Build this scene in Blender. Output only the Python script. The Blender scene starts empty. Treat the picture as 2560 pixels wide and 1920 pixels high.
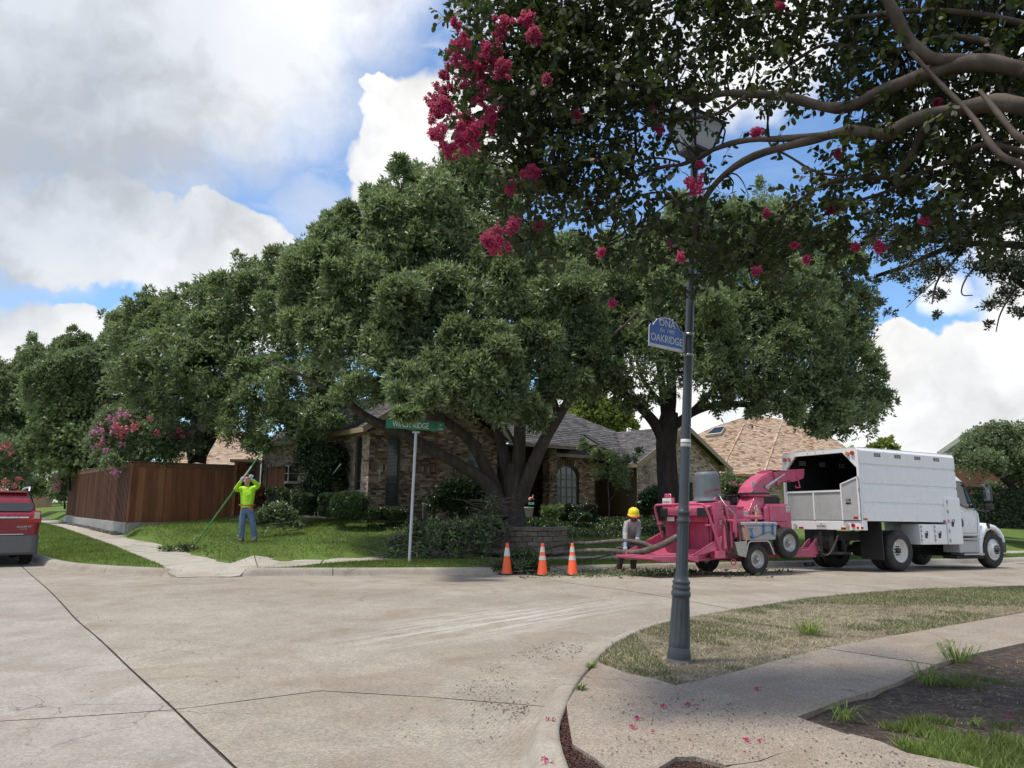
import bpy, bmesh, math, random
import numpy as np
from mathutils import Vector, Matrix
from mathutils.geometry import delaunay_2d_cdt

scene = bpy.context.scene
COL = scene.collection
R = math.radians

F_PX, CAM_H, PITCH, ROLL = 1850.0, 1.5, R(9.36), R(0.55)
_fw = Vector((0, math.cos(PITCH), math.sin(PITCH)))
_rt0 = Vector((1, 0, 0))
_up0 = _rt0.cross(_fw)
_rt = math.cos(ROLL) * _rt0 + math.sin(ROLL) * _up0
_up = -math.sin(ROLL) * _rt0 + math.cos(ROLL) * _up0
cam_data = bpy.data.cameras.new('camera')
cam_data.sensor_width = 36.0
cam_data.lens = 36.0 * F_PX / 2560.0
cam_data.clip_start = 0.05
cam_data.clip_end = 3000.0
cam = bpy.data.objects.new('camera', cam_data)
COL.objects.link(cam)
cam.matrix_world = Matrix(((_rt.x, _up.x, -_fw.x, 0), (_rt.y, _up.y, -_fw.y, 0), (_rt.z, _up.z, -_fw.z, CAM_H), (0, 0, 0, 1)))
scene.camera = cam


def ray(x, y):
    return _fw + _rt * ((x - 1280) / F_PX) - _up * ((y - 960) / F_PX)


def G(x, y, z=0.0):
    d = ray(x, y)
    t = (z - CAM_H) / d.z
    return Vector((d.x * t, d.y * t, z))


def D(x, y, Y):
    d = ray(x, y)
    t = Y / d.y
    return Vector((d.x * t, Y, CAM_H + d.z * t))


SUN_EL, SUN_AZ = R(71), R(255)      # azimuth clockwise from +Y
world = bpy.data.worlds.new('World')
scene.world = world
world.use_nodes = True
wn, wl = world.node_tree.nodes, world.node_tree.links
wn.clear()
wout = wn.new('ShaderNodeOutputWorld')
wbg = wn.new('ShaderNodeBackground')
wbg.inputs['Strength'].default_value = 0.10
sky = wn.new('ShaderNodeTexSky')
sky.sky_type = 'NISHITA'
sky.sun_disc = False
sky.sun_elevation = SUN_EL
sky.sun_rotation = SUN_AZ
sky.air_density = 1.0
sky.dust_density = 0.6
sky.ozone_density = 1.6
tc = wn.new('ShaderNodeTexCoord')


def wmath(op, a, b=None, c=None, clamp=False):
    n = wn.new('ShaderNodeMath')
    n.operation = op
    n.use_clamp = clamp
    for i, v in enumerate((a, b, c)):
        if v is None:
            continue
        if isinstance(v, (int, float)):
            n.inputs[i].default_value = v
        else:
            wl.new(v, n.inputs[i])
    return n.outputs[0]


def wnoise(scale, detail, rough, vec=None, dist=0.0):
    n = wn.new('ShaderNodeTexNoise')
    n.inputs['Scale'].default_value = scale
    n.inputs['Detail'].default_value = detail
    n.inputs['Roughness'].default_value = rough
    n.inputs['Distortion'].default_value = dist
    wl.new(vec or tc.outputs['Generated'], n.inputs['Vector'])
    return n.outputs['Fac']


wq = wn.new('ShaderNodeTexNoise')
wq.inputs['Scale'].default_value = 5.0
wq.inputs['Detail'].default_value = 5.0
wq.inputs['Roughness'].default_value = 0.6
wl.new(tc.outputs['Generated'], wq.inputs['Vector'])
wsub = wn.new('ShaderNodeVectorMath')
wsub.operation = 'SUBTRACT'
wl.new(wq.outputs['Color'], wsub.inputs[0])
wsub.inputs[1].default_value = (0.5, 0.5, 0.5)
wsc = wn.new('ShaderNodeVectorMath')
wsc.operation = 'SCALE'
wl.new(wsub.outputs[0], wsc.inputs[0])
wsc.inputs['Scale'].default_value = 0.16
wadd = wn.new('ShaderNodeVectorMath')
wadd.operation = 'ADD'
wl.new(tc.outputs['Generated'], wadd.inputs[0])
wl.new(wsc.outputs[0], wadd.inputs[1])
wnorm = wn.new('ShaderNodeVectorMath')
wnorm.operation = 'NORMALIZE'
wl.new(wadd.outputs[0], wnorm.inputs[0])


def blob(x, y, r, w, soft=0.35):
    """a round patch of sky centred on the direction (x, y), radius in pixels of the photograph"""
    d = ray(x, y)
    k = d.length
    d = d.normalized()
    ang = math.atan(r / F_PX / k)
    dot = wn.new('ShaderNodeVectorMath')
    dot.operation = 'DOT_PRODUCT'
    wl.new(wnorm.outputs[0], dot.inputs[0])
    dot.inputs[1].default_value = d
    mr = wn.new('ShaderNodeMapRange')
    mr.interpolation_type = 'SMOOTHSTEP'
    wl.new(dot.outputs['Value'], mr.inputs['Value'])
    mr.inputs['From Min'].default_value = math.cos(ang * (1 + soft))
    mr.inputs['From Max'].default_value = math.cos(ang * (1 - soft))
    mr.inputs['To Min'].default_value = 0.0
    mr.inputs['To Max'].default_value = w
    return mr.outputs[0]


def layer(blobs, mode='MAXIMUM'):
    acc = None
    for b in blobs:
        o = blob(*b)
        acc = o if acc is None else wmath(mode, acc, o)
    return acc


sheet = layer([(100, 120, 440, 1, .5), (560, 90, 300, 1, .5), (330, 300, 230, .9, .5), (0, 520, 190, .9, .5), (-500, 200, 500, 1, .5),
               (640, 270, 130, .6, .8), (-200, -500, 700, 1, .5), (850, -150, 240, .8, .7)])
cumu = layer([(100, 590, 130, 1, .3), (260, 600, 130, 1, .3), (400, 640, 100, 1, .3), (520, 600, 90, 1, .2), (600, 660, 120, 1, .22), (430, 690, 110, 1, .3), (250, 480, 80, 1, .3),
              (60, 880, 110, .9, .4), (150, 830, 60, 1, .25), (240, 930, 130, .9, .5), (720, 760, 120, .9, .4), (560, 790, 120, .95, .4),
              (980, 330, 110, 1, .2), (960, 250, 60, 1, .2), (1090, 420, 220, 1, .22), (980, 500, 140, 1, .2), (1230, 360, 170, 1, .3), (880, 620, 130, .8, .45),
              (1150, 650, 140, 1, .3), (1500, 130, 170, .75, .6), (1850, 90, 200, .7, .7), (1300, 20, 130, .6, .6),
              (2240, 870, 90, 1, .2), (2320, 960, 130, 1, .25), (2420, 900, 110, 1, .2), (2560, 860, 130, 1, .22), (2470, 1020, 200, 1, .3), (2250, 1050, 150, .9, .4), (1950, 1100, 160, .8, .5),
              (2380, 700, 60, .6, .7), (2800, 800, 300, 1, .4), (2900, 300, 400, 1, .5), (2450, 330, 150, .7, .6), (1600, 1080, 200, .9, .5)])
back_n = wnoise(2.1, 6, 0.55)
sepr = wn.new('ShaderNodeSeparateXYZ')
wl.new(tc.outputs['Generated'], sepr.inputs[0])
behind = wn.new('ShaderNodeMapRange')
wl.new(sepr.outputs['Y'], behind.inputs['Value'])
behind.inputs['From Min'].default_value = 0.35
behind.inputs['From Max'].default_value = 0.05
backc = wmath('MULTIPLY', wmath('MULTIPLY', wmath('SUBTRACT', back_n, 0.42), 6.0, clamp=True), behind.outputs[0])
fine = wnoise(9.0, 9, 0.62)
med = wnoise(3.2, 4, 0.5)
sheet_m = wmath('MULTIPLY', sheet, wmath('MULTIPLY_ADD', fine, 0.9, 0.62), clamp=True)
cum_raw = wmath('ADD', cumu, wmath('MULTIPLY', wmath('SUBTRACT', fine, 0.5), 0.55))
cm = wn.new('ShaderNodeMapRange')
cm.interpolation_type = 'SMOOTHSTEP'
wl.new(cum_raw, cm.inputs['Value'])
cm.inputs['From Min'].default_value = 0.22
cm.inputs['From Max'].default_value = 0.80
cum_m = wmath('MAXIMUM', cm.outputs[0], backc)
cmap = wn.new('ShaderNodeMapping')
wl.new(tc.outputs['Generated'], cmap.inputs['Vector'])
cmap.inputs['Scale'].default_value = (1.0, 1.4, 3.4)
cmap.inputs['Rotation'].default_value = (0, R(20), 0)
cirr = wnoise(13.0, 7, 0.6, cmap.outputs[0], 0.4)
cir = wn.new('ShaderNodeMapRange')
wl.new(cirr, cir.inputs['Value'])
cir.inputs['From Min'].default_value = 0.42
cir.inputs['From Max'].default_value = 0.75
cir.inputs['To Max'].default_value = 0.62
cpatch = layer([(880, 130, 230, 1, .7), (1000, 480, 90, .3, .7), (780, 370, 180, .9, .7), (850, 520, 160, .7, .8), (1000, 30, 200, 1, .6), (700, 500, 150, .5, .8), (1700, 350, 250, .25, .8)])
cir_m = wmath('MULTIPLY', cir.outputs[0], cpatch)
veil = layer([(900, 560, 90, .55, .8), (760, 530, 70, .5, .8), (1050, 575, 100, .55, .8)])
cloud = wmath('MAXIMUM', sheet_m, wmath('MAXIMUM', cum_m, wmath('MAXIMUM', cir_m, veil)), clamp=True)
dark = layer([(180, 260, 380, .9, .9), (-200, 500, 300, .9, .8), (520, 300, 260, .55, .9), (100, 520, 200, .5, .9), (300, 780, 160, .32, .7), (2500, 1060, 180, .3, .8), (1120, 560, 150, .25, .8), (80, 380, 220, .9, .8)])
dk = wmath('MULTIPLY', dark, wmath('MULTIPLY_ADD', med, 0.8, 0.55), clamp=True)
up_v = wn.new('ShaderNodeVectorMath')
up_v.operation = 'ADD'
wl.new(wnorm.outputs[0], up_v.inputs[0])
up_v.inputs[1].default_value = (0.0, 0.0, 0.05)
ra, rb_ = wnoise(4.5, 6, 0.55, wnorm.outputs[0]), wnoise(4.5, 6, 0.55, up_v.outputs[0])
rel = wn.new('ShaderNodeMapRange')
wl.new(wmath('SUBTRACT', ra, rb_), rel.inputs['Value'])
rel.inputs['From Min'].default_value = -0.11
rel.inputs['From Max'].default_value = 0.09
rel.inputs['To Min'].default_value = 0.76
rel.inputs['To Max'].default_value = 1.04
shade = rel.outputs[0]
ramp = wn.new('ShaderNodeMix')
ramp.data_type = 'RGBA'
wl.new(dk, ramp.inputs['Factor'])
ramp.inputs[6].default_value = (8.5, 8.45, 8.4, 1)
ramp.inputs[7].default_value = (4.7, 5.15, 5.8, 1)
rs = wn.new('ShaderNodeMix')
rs.data_type = 'RGBA'
rs.blend_type = 'MULTIPLY'
rs.inputs['Factor'].default_value = 1.0
wl.new(ramp.outputs[2], rs.inputs[6])
wl.new(shade, rs.inputs[7])
skymul = wn.new('ShaderNodeMix')
skymul.data_type = 'RGBA'
skymul.blend_type = 'MULTIPLY'
skymul.inputs['Factor'].default_value = 1.0
wl.new(sky.outputs[0], skymul.inputs[6])
skymul.inputs[7].default_value = (1.08, 1.32, 1.52, 1)
wmix = wn.new('ShaderNodeMix')
wmix.data_type = 'RGBA'
wl.new(cloud, wmix.inputs['Factor'])
wl.new(skymul.outputs[2], wmix.inputs[6])
wl.new(rs.outputs[2], wmix.inputs[7])
wl.new(wmix.outputs[2], wbg.inputs['Color'])
wl.new(wbg.outputs[0], wout.inputs['Surface'])
world.cycles.sampling_method = 'MANUAL'
world.cycles.sample_map_resolution = 512

sun_data = bpy.data.lights.new('sun', 'SUN')
sun_data.energy = 3.0
sun_data.angle = R(8)
sun_data.color = (1.0, 0.93, 0.82)
sun = bpy.data.objects.new('sun', sun_data)
COL.objects.link(sun)
_sd = Vector((math.sin(SUN_AZ) * math.cos(SUN_EL), math.cos(SUN_AZ) * math.cos(SUN_EL), math.sin(SUN_EL)))
sun.rotation_euler = _sd.to_track_quat('Z', 'Y').to_euler()

scene.view_settings.view_transform = 'Standard'
scene.view_settings.look = 'None'
scene.view_settings.exposure = 0.42
scene.view_settings.gamma = 1.0
scene.render.engine = 'CYCLES'
scene.cycles.use_denoising = True
scene.cycles.max_bounces = 7
scene.cycles.diffuse_bounces = 4
scene.cycles.glossy_bounces = 3
scene.cycles.transmission_bounces = 4
scene.cycles.transparent_max_bounces = 6
scene.cycles.caustics_reflective = False
scene.cycles.caustics_refractive = False

def rgb(*c):
    return (c[0], c[1], c[2], 1.0)


class M:
    """a small node-material writer"""

    def __init__(s, name):
        s.m = bpy.data.materials.new(name)
        s.m.use_nodes = True
        s.n, s.l = s.m.node_tree.nodes, s.m.node_tree.links
        s.b = s.n['Principled BSDF']

    def pos(s, scale=1.0, stretch=None, obj=False):
        if obj:
            t = s.n.new('ShaderNodeTexCoord')
            o = t.outputs['Object']
        else:
            t = s.n.new('ShaderNodeNewGeometry')
            o = t.outputs['Position']
        mp = s.n.new('ShaderNodeMapping')
        st = stretch or (1, 1, 1)
        mp.inputs['Scale'].default_value = [scale * k for k in st]
        s.l.new(o, mp.inputs['Vector'])
        return mp.outputs[0]

    def noise(s, scale, detail=4, rough=0.55, stretch=None, obj=False, dist=0):
        n = s.n.new('ShaderNodeTexNoise')
        n.inputs['Scale'].default_value = scale
        n.inputs['Detail'].default_value = detail
        n.inputs['Roughness'].default_value = rough
        n.inputs['Distortion'].default_value = dist
        s.l.new(s.pos(1, stretch, obj), n.inputs['Vector'])
        return n.outputs['Fac']

    def voro(s, scale, feature='F1', stretch=None, out='Distance'):
        n = s.n.new('ShaderNodeTexVoronoi')
        n.feature = feature
        n.inputs['Scale'].default_value = scale
        s.l.new(s.pos(1, stretch), n.inputs['Vector'])
        return n.outputs[out]

    def island(s):
        return s.n.new('ShaderNodeNewGeometry').outputs['Random Per Island']

    def objrand(s):
        return s.n.new('ShaderNodeObjectInfo').outputs['Random']

    def ramp(s, fac, stops, interp='LINEAR'):
        r = s.n.new('ShaderNodeValToRGB')
        r.color_ramp.interpolation = interp
        e = r.color_ramp.elements
        e[0].position, e[0].color = stops[0][0], rgb(*stops[0][1])
        e[1].position, e[1].color = stops[-1][0], rgb(*stops[-1][1])
        for p, c in stops[1:-1]:
            k = e.new(p)
            k.color = rgb(*c)
        s.l.new(fac, r.inputs[0])
        return r.outputs[0]

    def rng(s, fac, a, b, c=0.0, d=1.0):
        r = s.n.new('ShaderNodeMapRange')
        for i, v in zip((1, 2, 3, 4), (a, b, c, d)):
            r.inputs[i].default_value = v
        s.l.new(fac, r.inputs[0])
        return r.outputs[0]

    def math(s, op, a, b=0.0, clamp=False):
        n = s.n.new('ShaderNodeMath')
        n.operation = op
        n.use_clamp = clamp
        for i, v in enumerate((a, b)):
            if isinstance(v, (int, float)):
                n.inputs[i].default_value = v
            else:
                s.l.new(v, n.inputs[i])
        return n.outputs[0]

    def mix(s, fac, a, b, mode='MIX'):
        n = s.n.new('ShaderNodeMix')
        n.data_type = 'RGBA'
        n.blend_type = mode
        if isinstance(fac, (int, float)):
            n.inputs[0].default_value = fac
        else:
            s.l.new(fac, n.inputs[0])
        for i, v in ((6, a), (7, b)):
            if isinstance(v, (tuple, list)):
                n.inputs[i].default_value = rgb(*v)
            else:
                s.l.new(v, n.inputs[i])
        return n.outputs[2]

    def scale_col(s, col, f):
        """multiply a colour by a grey factor socket"""
        n = s.n.new('ShaderNodeVectorMath')
        n.operation = 'SCALE'
        if isinstance(col, (tuple, list)):
            n.inputs[0].default_value = col[:3]
        else:
            s.l.new(col, n.inputs[0])
        s.l.new(f, n.inputs['Scale'])
        return n.outputs[0]

    def color(s, c):
        if isinstance(c, (tuple, list)):
            s.b.inputs['Base Color'].default_value = rgb(*c)
        else:
            s.l.new(c, s.b.inputs['Base Color'])
        return s

    def set(s, rough=None, metal=None, spec=None, coat=None, trans=None, sub=None, sheen=None):
        for k, v in (('Roughness', rough), ('Metallic', metal), ('Specular IOR Level', spec), ('Coat Weight', coat), ('Transmission Weight', trans), ('Sheen Weight', sheen)):
            if v is not None:
                if isinstance(v, (int, float)):
                    s.b.inputs[k].default_value = v
                else:
                    s.l.new(v, s.b.inputs[k])
        return s

    def bump(s, h, strength=0.3, dist=0.02):
        n = s.n.new('ShaderNodeBump')
        n.inputs['Strength'].default_value = strength
        n.inputs['Distance'].default_value = dist
        s.l.new(h, n.inputs['Height'])
        s.l.new(n.outputs[0], s.b.inputs['Normal'])
        return s


def plain(name, c, rough=0.5, metal=0.0, var=0.12, scale=6.0, coat=0.0, dirt=None, bump=0.0, spec=None):
    """a coloured surface with uneven tone, optional grime"""
    m = M(name)
    nz = m.noise(scale, 5, 0.6, obj=False)
    col = m.scale_col(c, m.rng(nz, 0.25, 0.75, 1 - var, 1 + var))
    if dirt:
        g = m.noise(scale * 2.3, 6, 0.7, stretch=(1, 1, .35))
        col = m.mix(m.rng(g, 0.55, 0.8, 0, 0.75), col, dirt)
    m.color(col)
    rr = m.noise(scale * 1.7, 4, 0.6)
    m.set(rough=m.rng(rr, 0.3, 0.7, max(0.02, rough - 0.08), min(1, rough + 0.1)), metal=metal, coat=coat, spec=spec)
    if bump:
        m.bump(m.noise(scale * 1.5, 5, 0.55, dist=1.5), bump * 2.5, 0.05)
    return m.m


def foliage_mat(name, c0, c1, c2, rough=0.45, trans=0.25, patch=0.8):
    """leaf: colour varies leaf to leaf and in broad patches, light passes through"""
    m = M(name)
    isl = m.island()
    col = m.ramp(isl, [(0, c0), (0.55, c1), (1, c2)])
    pn = m.noise(patch, 3, 0.5)
    col = m.scale_col(col, m.rng(pn, 0.3, 0.7, 0.72, 1.25))
    m.color(col)
    m.set(rough=rough, spec=0.55)
    t = m.n.new('ShaderNodeBsdfTranslucent')
    tcl = m.mix(0.22, col, (0.26, 0.42, 0.06))
    m.l.new(tcl, t.inputs['Color'])
    mx = m.n.new('ShaderNodeMixShader')
    mx.inputs[0].default_value = trans
    m.l.new(m.b.outputs[0], mx.inputs[1])
    m.l.new(t.outputs[0], mx.inputs[2])
    m.l.new(mx.outputs[0], m.n['Material Output'].inputs['Surface'])
    return m.m


class MB:
    """collects shapes and links them as ONE mesh object"""

    def __init__(s):
        s.v, s.f, s.mi, s.sm = [], [], [], []

    def add(s, vs, fs, mi=0, smooth=False):
        o = len(s.v)
        s.v += [tuple(v) for v in vs]
        for f in fs:
            s.f.append([i + o for i in f])
            s.mi.append(mi)
            s.sm.append(smooth)
        return s

    def box(s, x0, y0, z0, x1, y1, z1, mi=0):
        x0, x1 = min(x0, x1), max(x0, x1)
        y0, y1 = min(y0, y1), max(y0, y1)
        z0, z1 = min(z0, z1), max(z0, z1)
        vs = [(x0, y0, z0), (x1, y0, z0), (x1, y1, z0), (x0, y1, z0), (x0, y0, z1), (x1, y0, z1), (x1, y1, z1), (x0, y1, z1)]
        return s.add(vs, [(0, 3, 2, 1), (4, 5, 6, 7), (0, 1, 5, 4), (1, 2, 6, 5), (2, 3, 7, 6), (3, 0, 4, 7)], mi)

    def obox(s, c, sx, sy, sz, rot=None, mi=0):
        """box of size sx, sy, sz about c turned by a Matrix"""
        rot = rot or Matrix.Identity(3)
        c = Vector(c)
        vs = [c + rot @ Vector((a * sx / 2, b * sy / 2, d * sz / 2)) for d in (-1, 1) for a, b in ((-1, -1), (1, -1), (1, 1), (-1, 1))]
        return s.add(vs, [(0, 3, 2, 1), (4, 5, 6, 7), (0, 1, 5, 4), (1, 2, 6, 5), (2, 3, 7, 6), (3, 0, 4, 7)], mi)

    def beam(s, p0, p1, w, h, mi=0, up=(0, 0, 1)):
        p0, p1 = Vector(p0), Vector(p1)
        d = (p1 - p0)
        L = d.length
        d.normalize()
        upv = Vector(up)
        if abs(d.dot(upv)) > 0.98:
            upv = Vector((1, 0, 0))
        x = d.cross(upv).normalized()
        z = x.cross(d)
        rot = Matrix((x, d, z)).transposed()
        return s.obox((p0 + p1) / 2, w, L, h, rot, mi)

    def tube(s, pts, rad, n=8, mi=0, cap=True, smooth=True):
        pts = [Vector(p) for p in pts]
        if isinstance(rad, (int, float)):
            rad = [rad] * len(pts)
        vs, fs = [], []
        ref = None
        for i, p in enumerate(pts):
            a = pts[max(0, i - 1)]
            b = pts[min(len(pts) - 1, i + 1)]
            d = (b - a)
            if d.length < 1e-9:
                d = Vector((0, 0, 1))
            d.normalize()
            if ref is None:
                ref = Vector((0, 0, 1)) if abs(d.z) < 0.9 else Vector((1, 0, 0))
            x = ref - d * ref.dot(d)
            if x.length < 1e-6:
                x = d.orthogonal()
            x.normalize()
            ref = x
            y = d.cross(x)
            for k in range(n):
                t = 2 * math.pi * k / n
                vs.append(p + (x * math.cos(t) + y * math.sin(t)) * rad[i])
        for i in range(len(pts) - 1):
            for k in range(n):
                k2 = (k + 1) % n
                fs.append((i * n + k, i * n + k2, (i + 1) * n + k2, (i + 1) * n + k))
        s.add(vs, fs, mi, smooth)
        if cap:
            s.add(vs[:n], [tuple(range(n - 1, -1, -1))], mi)
            s.add(vs[-n:], [tuple(range(n))], mi)
        return s

    def cyl(s, p0, p1, r0, r1=None, n=16, mi=0, cap=True, smooth=True):
        return s.tube([p0, p1], [r0, r0 if r1 is None else r1], n, mi, cap, smooth)

    def lathe(s, prof, n=24, c=(0, 0, 0), mi=0, axis='Z', smooth=True, cap=False, rot=None):
        c = Vector(c)
        vs, fs = [], []
        for r, z in prof:
            for k in range(n):
                t = 2 * math.pi * k / n
                if axis == 'Z':
                    p = Vector((r * math.cos(t), r * math.sin(t), z))
                else:
                    p = Vector((r * math.cos(t), z, r * math.sin(t)))
                if rot:
                    p = rot @ p
                vs.append(c + p)
        for i in range(len(prof) - 1):
            for k in range(n):
                k2 = (k + 1) % n
                q = (i * n + k, i * n + k2, (i + 1) * n + k2, (i + 1) * n + k)
                fs.append(q if axis == 'Z' else q[::-1])
        s.add(vs, fs, mi, smooth)
        if cap:
            s.add(vs[:n], [tuple(range(n - 1, -1, -1))], mi)
            s.add(vs[-n:], [tuple(range(n))], mi)
        return s

    def prism(s, poly, f, h, mi=0):
        """poly: 2-D points, f(a, b, t) -> 3-D, t in (0, h)"""
        n = len(poly)
        vs = [f(a, b, h[0]) for a, b in poly] + [f(a, b, h[1]) for a, b in poly]
        fs = [tuple(range(n - 1, -1, -1)), tuple(range(n, 2 * n))]
        fs += [(i, (i + 1) % n, n + (i + 1) % n, n + i) for i in range(n)]
        return s.add(vs, fs, mi)

    def build(s, name, mats, parent=None, bevel=0.0, smooth=None, recalc=True):
        me = bpy.data.meshes.new(name)
        me.from_pydata(s.v, [], s.f)
        if not isinstance(mats, (list, tuple)):
            mats = [mats]
        for m in mats:
            me.materials.append(m)
        me.polygons.foreach_set('material_index', s.mi)
        me.polygons.foreach_set('use_smooth', s.sm if smooth is None else [smooth] * len(s.f))
        if recalc:
            bm = bmesh.new()
            bm.from_mesh(me)
            bmesh.ops.recalc_face_normals(bm, faces=bm.faces)
            bm.to_mesh(me)
            bm.free()
        me.update()
        o = bpy.data.objects.new(name, me)
        COL.objects.link(o)
        if parent is not None:
            o.parent = parent
        if bevel:
            b = o.modifiers.new('bevel', 'BEVEL')
            b.width = bevel
            b.segments = 2
            b.limit_method = 'ANGLE'
            b.angle_limit = R(35)
        return o


def np_mesh(name, verts, loops, starts, mat, parent=None, smooth=False):
    """fast mesh from numpy arrays: all faces with the same number of corners"""
    me = bpy.data.meshes.new(name)
    nv, nl, nf = len(verts), len(loops), len(starts)
    me.vertices.add(nv)
    me.vertices.foreach_set('co', np.ascontiguousarray(verts, dtype=np.float32).ravel())
    me.loops.add(nl)
    me.loops.foreach_set('vertex_index', np.ascontiguousarray(loops, dtype=np.int32))
    me.polygons.add(nf)
    me.polygons.foreach_set('loop_start', np.ascontiguousarray(starts, dtype=np.int32))
    if smooth:
        me.polygons.foreach_set('use_smooth', np.ones(nf, dtype=bool))
    me.update(calc_edges=True)
    me.materials.append(mat)
    o = bpy.data.objects.new(name, me)
    COL.objects.link(o)
    if parent is not None:
        o.parent = parent
    return o


def cards(name, quads, mat, parent=None):
    """quads: array (n, k, 3), k = 3 or 4"""
    n, k = quads.shape[0], quads.shape[1]
    return np_mesh(name, quads.reshape(-1, 3), np.arange(n * k), np.arange(n) * k, mat, parent)


def tag(o, label=None, cat=None, group=None, kind=None):
    if label:
        o['label'] = label
    if cat:
        o['category'] = cat
    if group:
        o['group'] = group
    if kind:
        o['kind'] = kind
    return o


def thing(name, label, cat, loc=(0, 0, 0), rz=0.0, group=None):
    o = bpy.data.objects.new(name, None)
    COL.objects.link(o)
    o.location = loc
    o.rotation_euler = (0, 0, rz)
    return tag(o, label, cat, group)


def struct(o):
    o['kind'] = 'structure'
    return o


def stuff(o, label=None, cat=None):
    o['kind'] = 'stuff'
    return tag(o, label, cat)


def copy_tree(o, parent=None):
    c = o.copy()
    COL.objects.link(c)
    if parent is not None:
        c.parent = parent
    for ch in list(o.children):
        copy_tree(ch, c)
    return c


def text(name, body, size, mat, parent, loc, xdir, updir, ext=0.003, sx=1.0, shear=0.0, align='CENTER', bold=0.0):
    """flat lettering as a mesh, reading along xdir"""
    cu = bpy.data.curves.new(name, 'FONT')
    cu.body = body
    cu.size = size
    cu.extrude = ext
    cu.shear = shear
    cu.offset = bold
    cu.align_x = align
    cu.align_y = 'CENTER'
    cu.resolution_u = 3
    tmp = bpy.data.objects.new(name, cu)
    COL.objects.link(tmp)
    dg = bpy.context.evaluated_depsgraph_get()
    me = bpy.data.meshes.new_from_object(tmp.evaluated_get(dg))
    bpy.data.objects.remove(tmp)
    me.materials.clear()
    me.materials.append(mat)
    x = Vector(xdir).normalized()
    u = Vector(updir)
    u = (u - x * u.dot(x)).normalized()
    z = x.cross(u)
    mt = Matrix.Translation(Vector(loc)) @ Matrix((x * sx, u, z)).transposed().to_4x4()
    me.transform(mt)
    o = bpy.data.objects.new(name, me)
    COL.objects.link(o)
    if parent is not None:
        o.parent = parent
    return o


def inpoly(p, poly):
    x, y = p
    c = False
    j = len(poly) - 1
    for i in range(len(poly)):
        xi, yi = poly[i][0], poly[i][1]
        xj, yj = poly[j][0], poly[j][1]
        if (yi > y) != (yj > y) and x < (xj - xi) * (y - yi) / (yj - yi) + xi:
            c = not c
        j = i
    return c


def inpoly_np(P, poly):
    x, y = P[:, 0], P[:, 1]
    c = np.zeros(len(P), bool)
    j = len(poly) - 1
    for i in range(len(poly)):
        xi, yi = poly[i][0], poly[i][1]
        xj, yj = poly[j][0], poly[j][1]
        if yi != yj:
            c ^= ((yi > y) != (yj > y)) & (x < (xj - xi) * (y - yi) / (yj - yi) + xi)
        j = i
    return c


def sheet_mesh(name, poly, h, mat, step=0.4, holes=(), parent=None, smooth=True, skirt=0.0):
    """ground sheet: polygon in plan (with holes) filled with a grid and raised by h(x, y)"""
    P = [Vector((p[0], p[1])) for p in poly]
    verts = list(P)
    faces = [list(range(len(P)))]
    edges = []
    for ho in holes:
        o = len(verts)
        verts += [Vector((p[0], p[1])) for p in ho]
        edges += [(o + i, o + (i + 1) % len(ho)) for i in range(len(ho))]
    xs = [p.x for p in P]
    ys = [p.y for p in P]
    gx = np.arange(min(xs), max(xs), step)
    gy = np.arange(min(ys), max(ys), step)
    if len(gx) * len(gy) > 0:
        GX, GY = np.meshgrid(gx, gy)
        Q = np.stack([GX.ravel(), GY.ravel()], 1) + step * 0.31
        k = inpoly_np(Q, [(p.x, p.y) for p in P])
        for ho in holes:
            k &= ~inpoly_np(Q, ho)
        verts += [Vector(q) for q in Q[k]]
    r = delaunay_2d_cdt(verts, edges, faces, 1, 1e-5)
    vs = [(v.x, v.y, h(v.x, v.y)) for v in r[0]]
    fs = []
    for f in r[2]:
        c = sum((r[0][i] for i in f), Vector((0, 0))) / len(f)
        if any(inpoly((c.x, c.y), ho) for ho in holes):
            continue
        fs.append(f)
    b = MB()
    b.add(vs, fs, 0, smooth)
    if skirt:
        n = len(P)
        sv = [(p.x, p.y, h(p.x, p.y)) for p in P] + [(p.x, p.y, h(p.x, p.y) - skirt) for p in P]
        b.add(sv, [(i, (i + 1) % n, n + (i + 1) % n, n + i) for i in range(n)], 0)
    o = b.build(name, mat, parent, recalc=False)
    return o


def resample(pts, step):
    out = [Vector(pts[0])]
    for a, b in zip(pts[:-1], pts[1:]):
        a, b = Vector(a), Vector(b)
        n = max(1, int(round((b - a).length / step)))
        for i in range(1, n + 1):
            out.append(a.lerp(b, i / n))
    return out


def smooth_line(pts, it=2):
    """Chaikin smoothing keeping the ends"""
    pts = [Vector(p) for p in pts]
    for _ in range(it):
        q = [pts[0]]
        for a, b in zip(pts[:-1], pts[1:]):
            q += [a.lerp(b, 0.25), a.lerp(b, 0.75)]
        q.append(pts[-1])
        pts = q
    return pts


def ribbon(pts, prof, mb=None, mi=0):
    """sweep a profile [(offset to the left, height)] along plan points"""
    mb = mb or MB()
    pts = [Vector(p) for p in pts]
    vs, fs = [], []
    m = len(prof)
    for i, p in enumerate(pts):
        a, b = pts[max(0, i - 1)], pts[min(len(pts) - 1, i + 1)]
        d = (b - a)
        d = Vector((d.x, d.y)).normalized()
        nrm = Vector((-d.y, d.x))
        for o, z in prof:
            vs.append((p.x + nrm.x * o, p.y + nrm.y * o, z + (p.z if len(p) > 2 else 0)))
    for i in range(len(pts) - 1):
        for k in range(m - 1):
            fs.append((i * m + k, (i + 1) * m + k, (i + 1) * m + k + 1, i * m + k + 1))
    mb.add(vs, fs, mi, True)
    return mb


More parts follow.
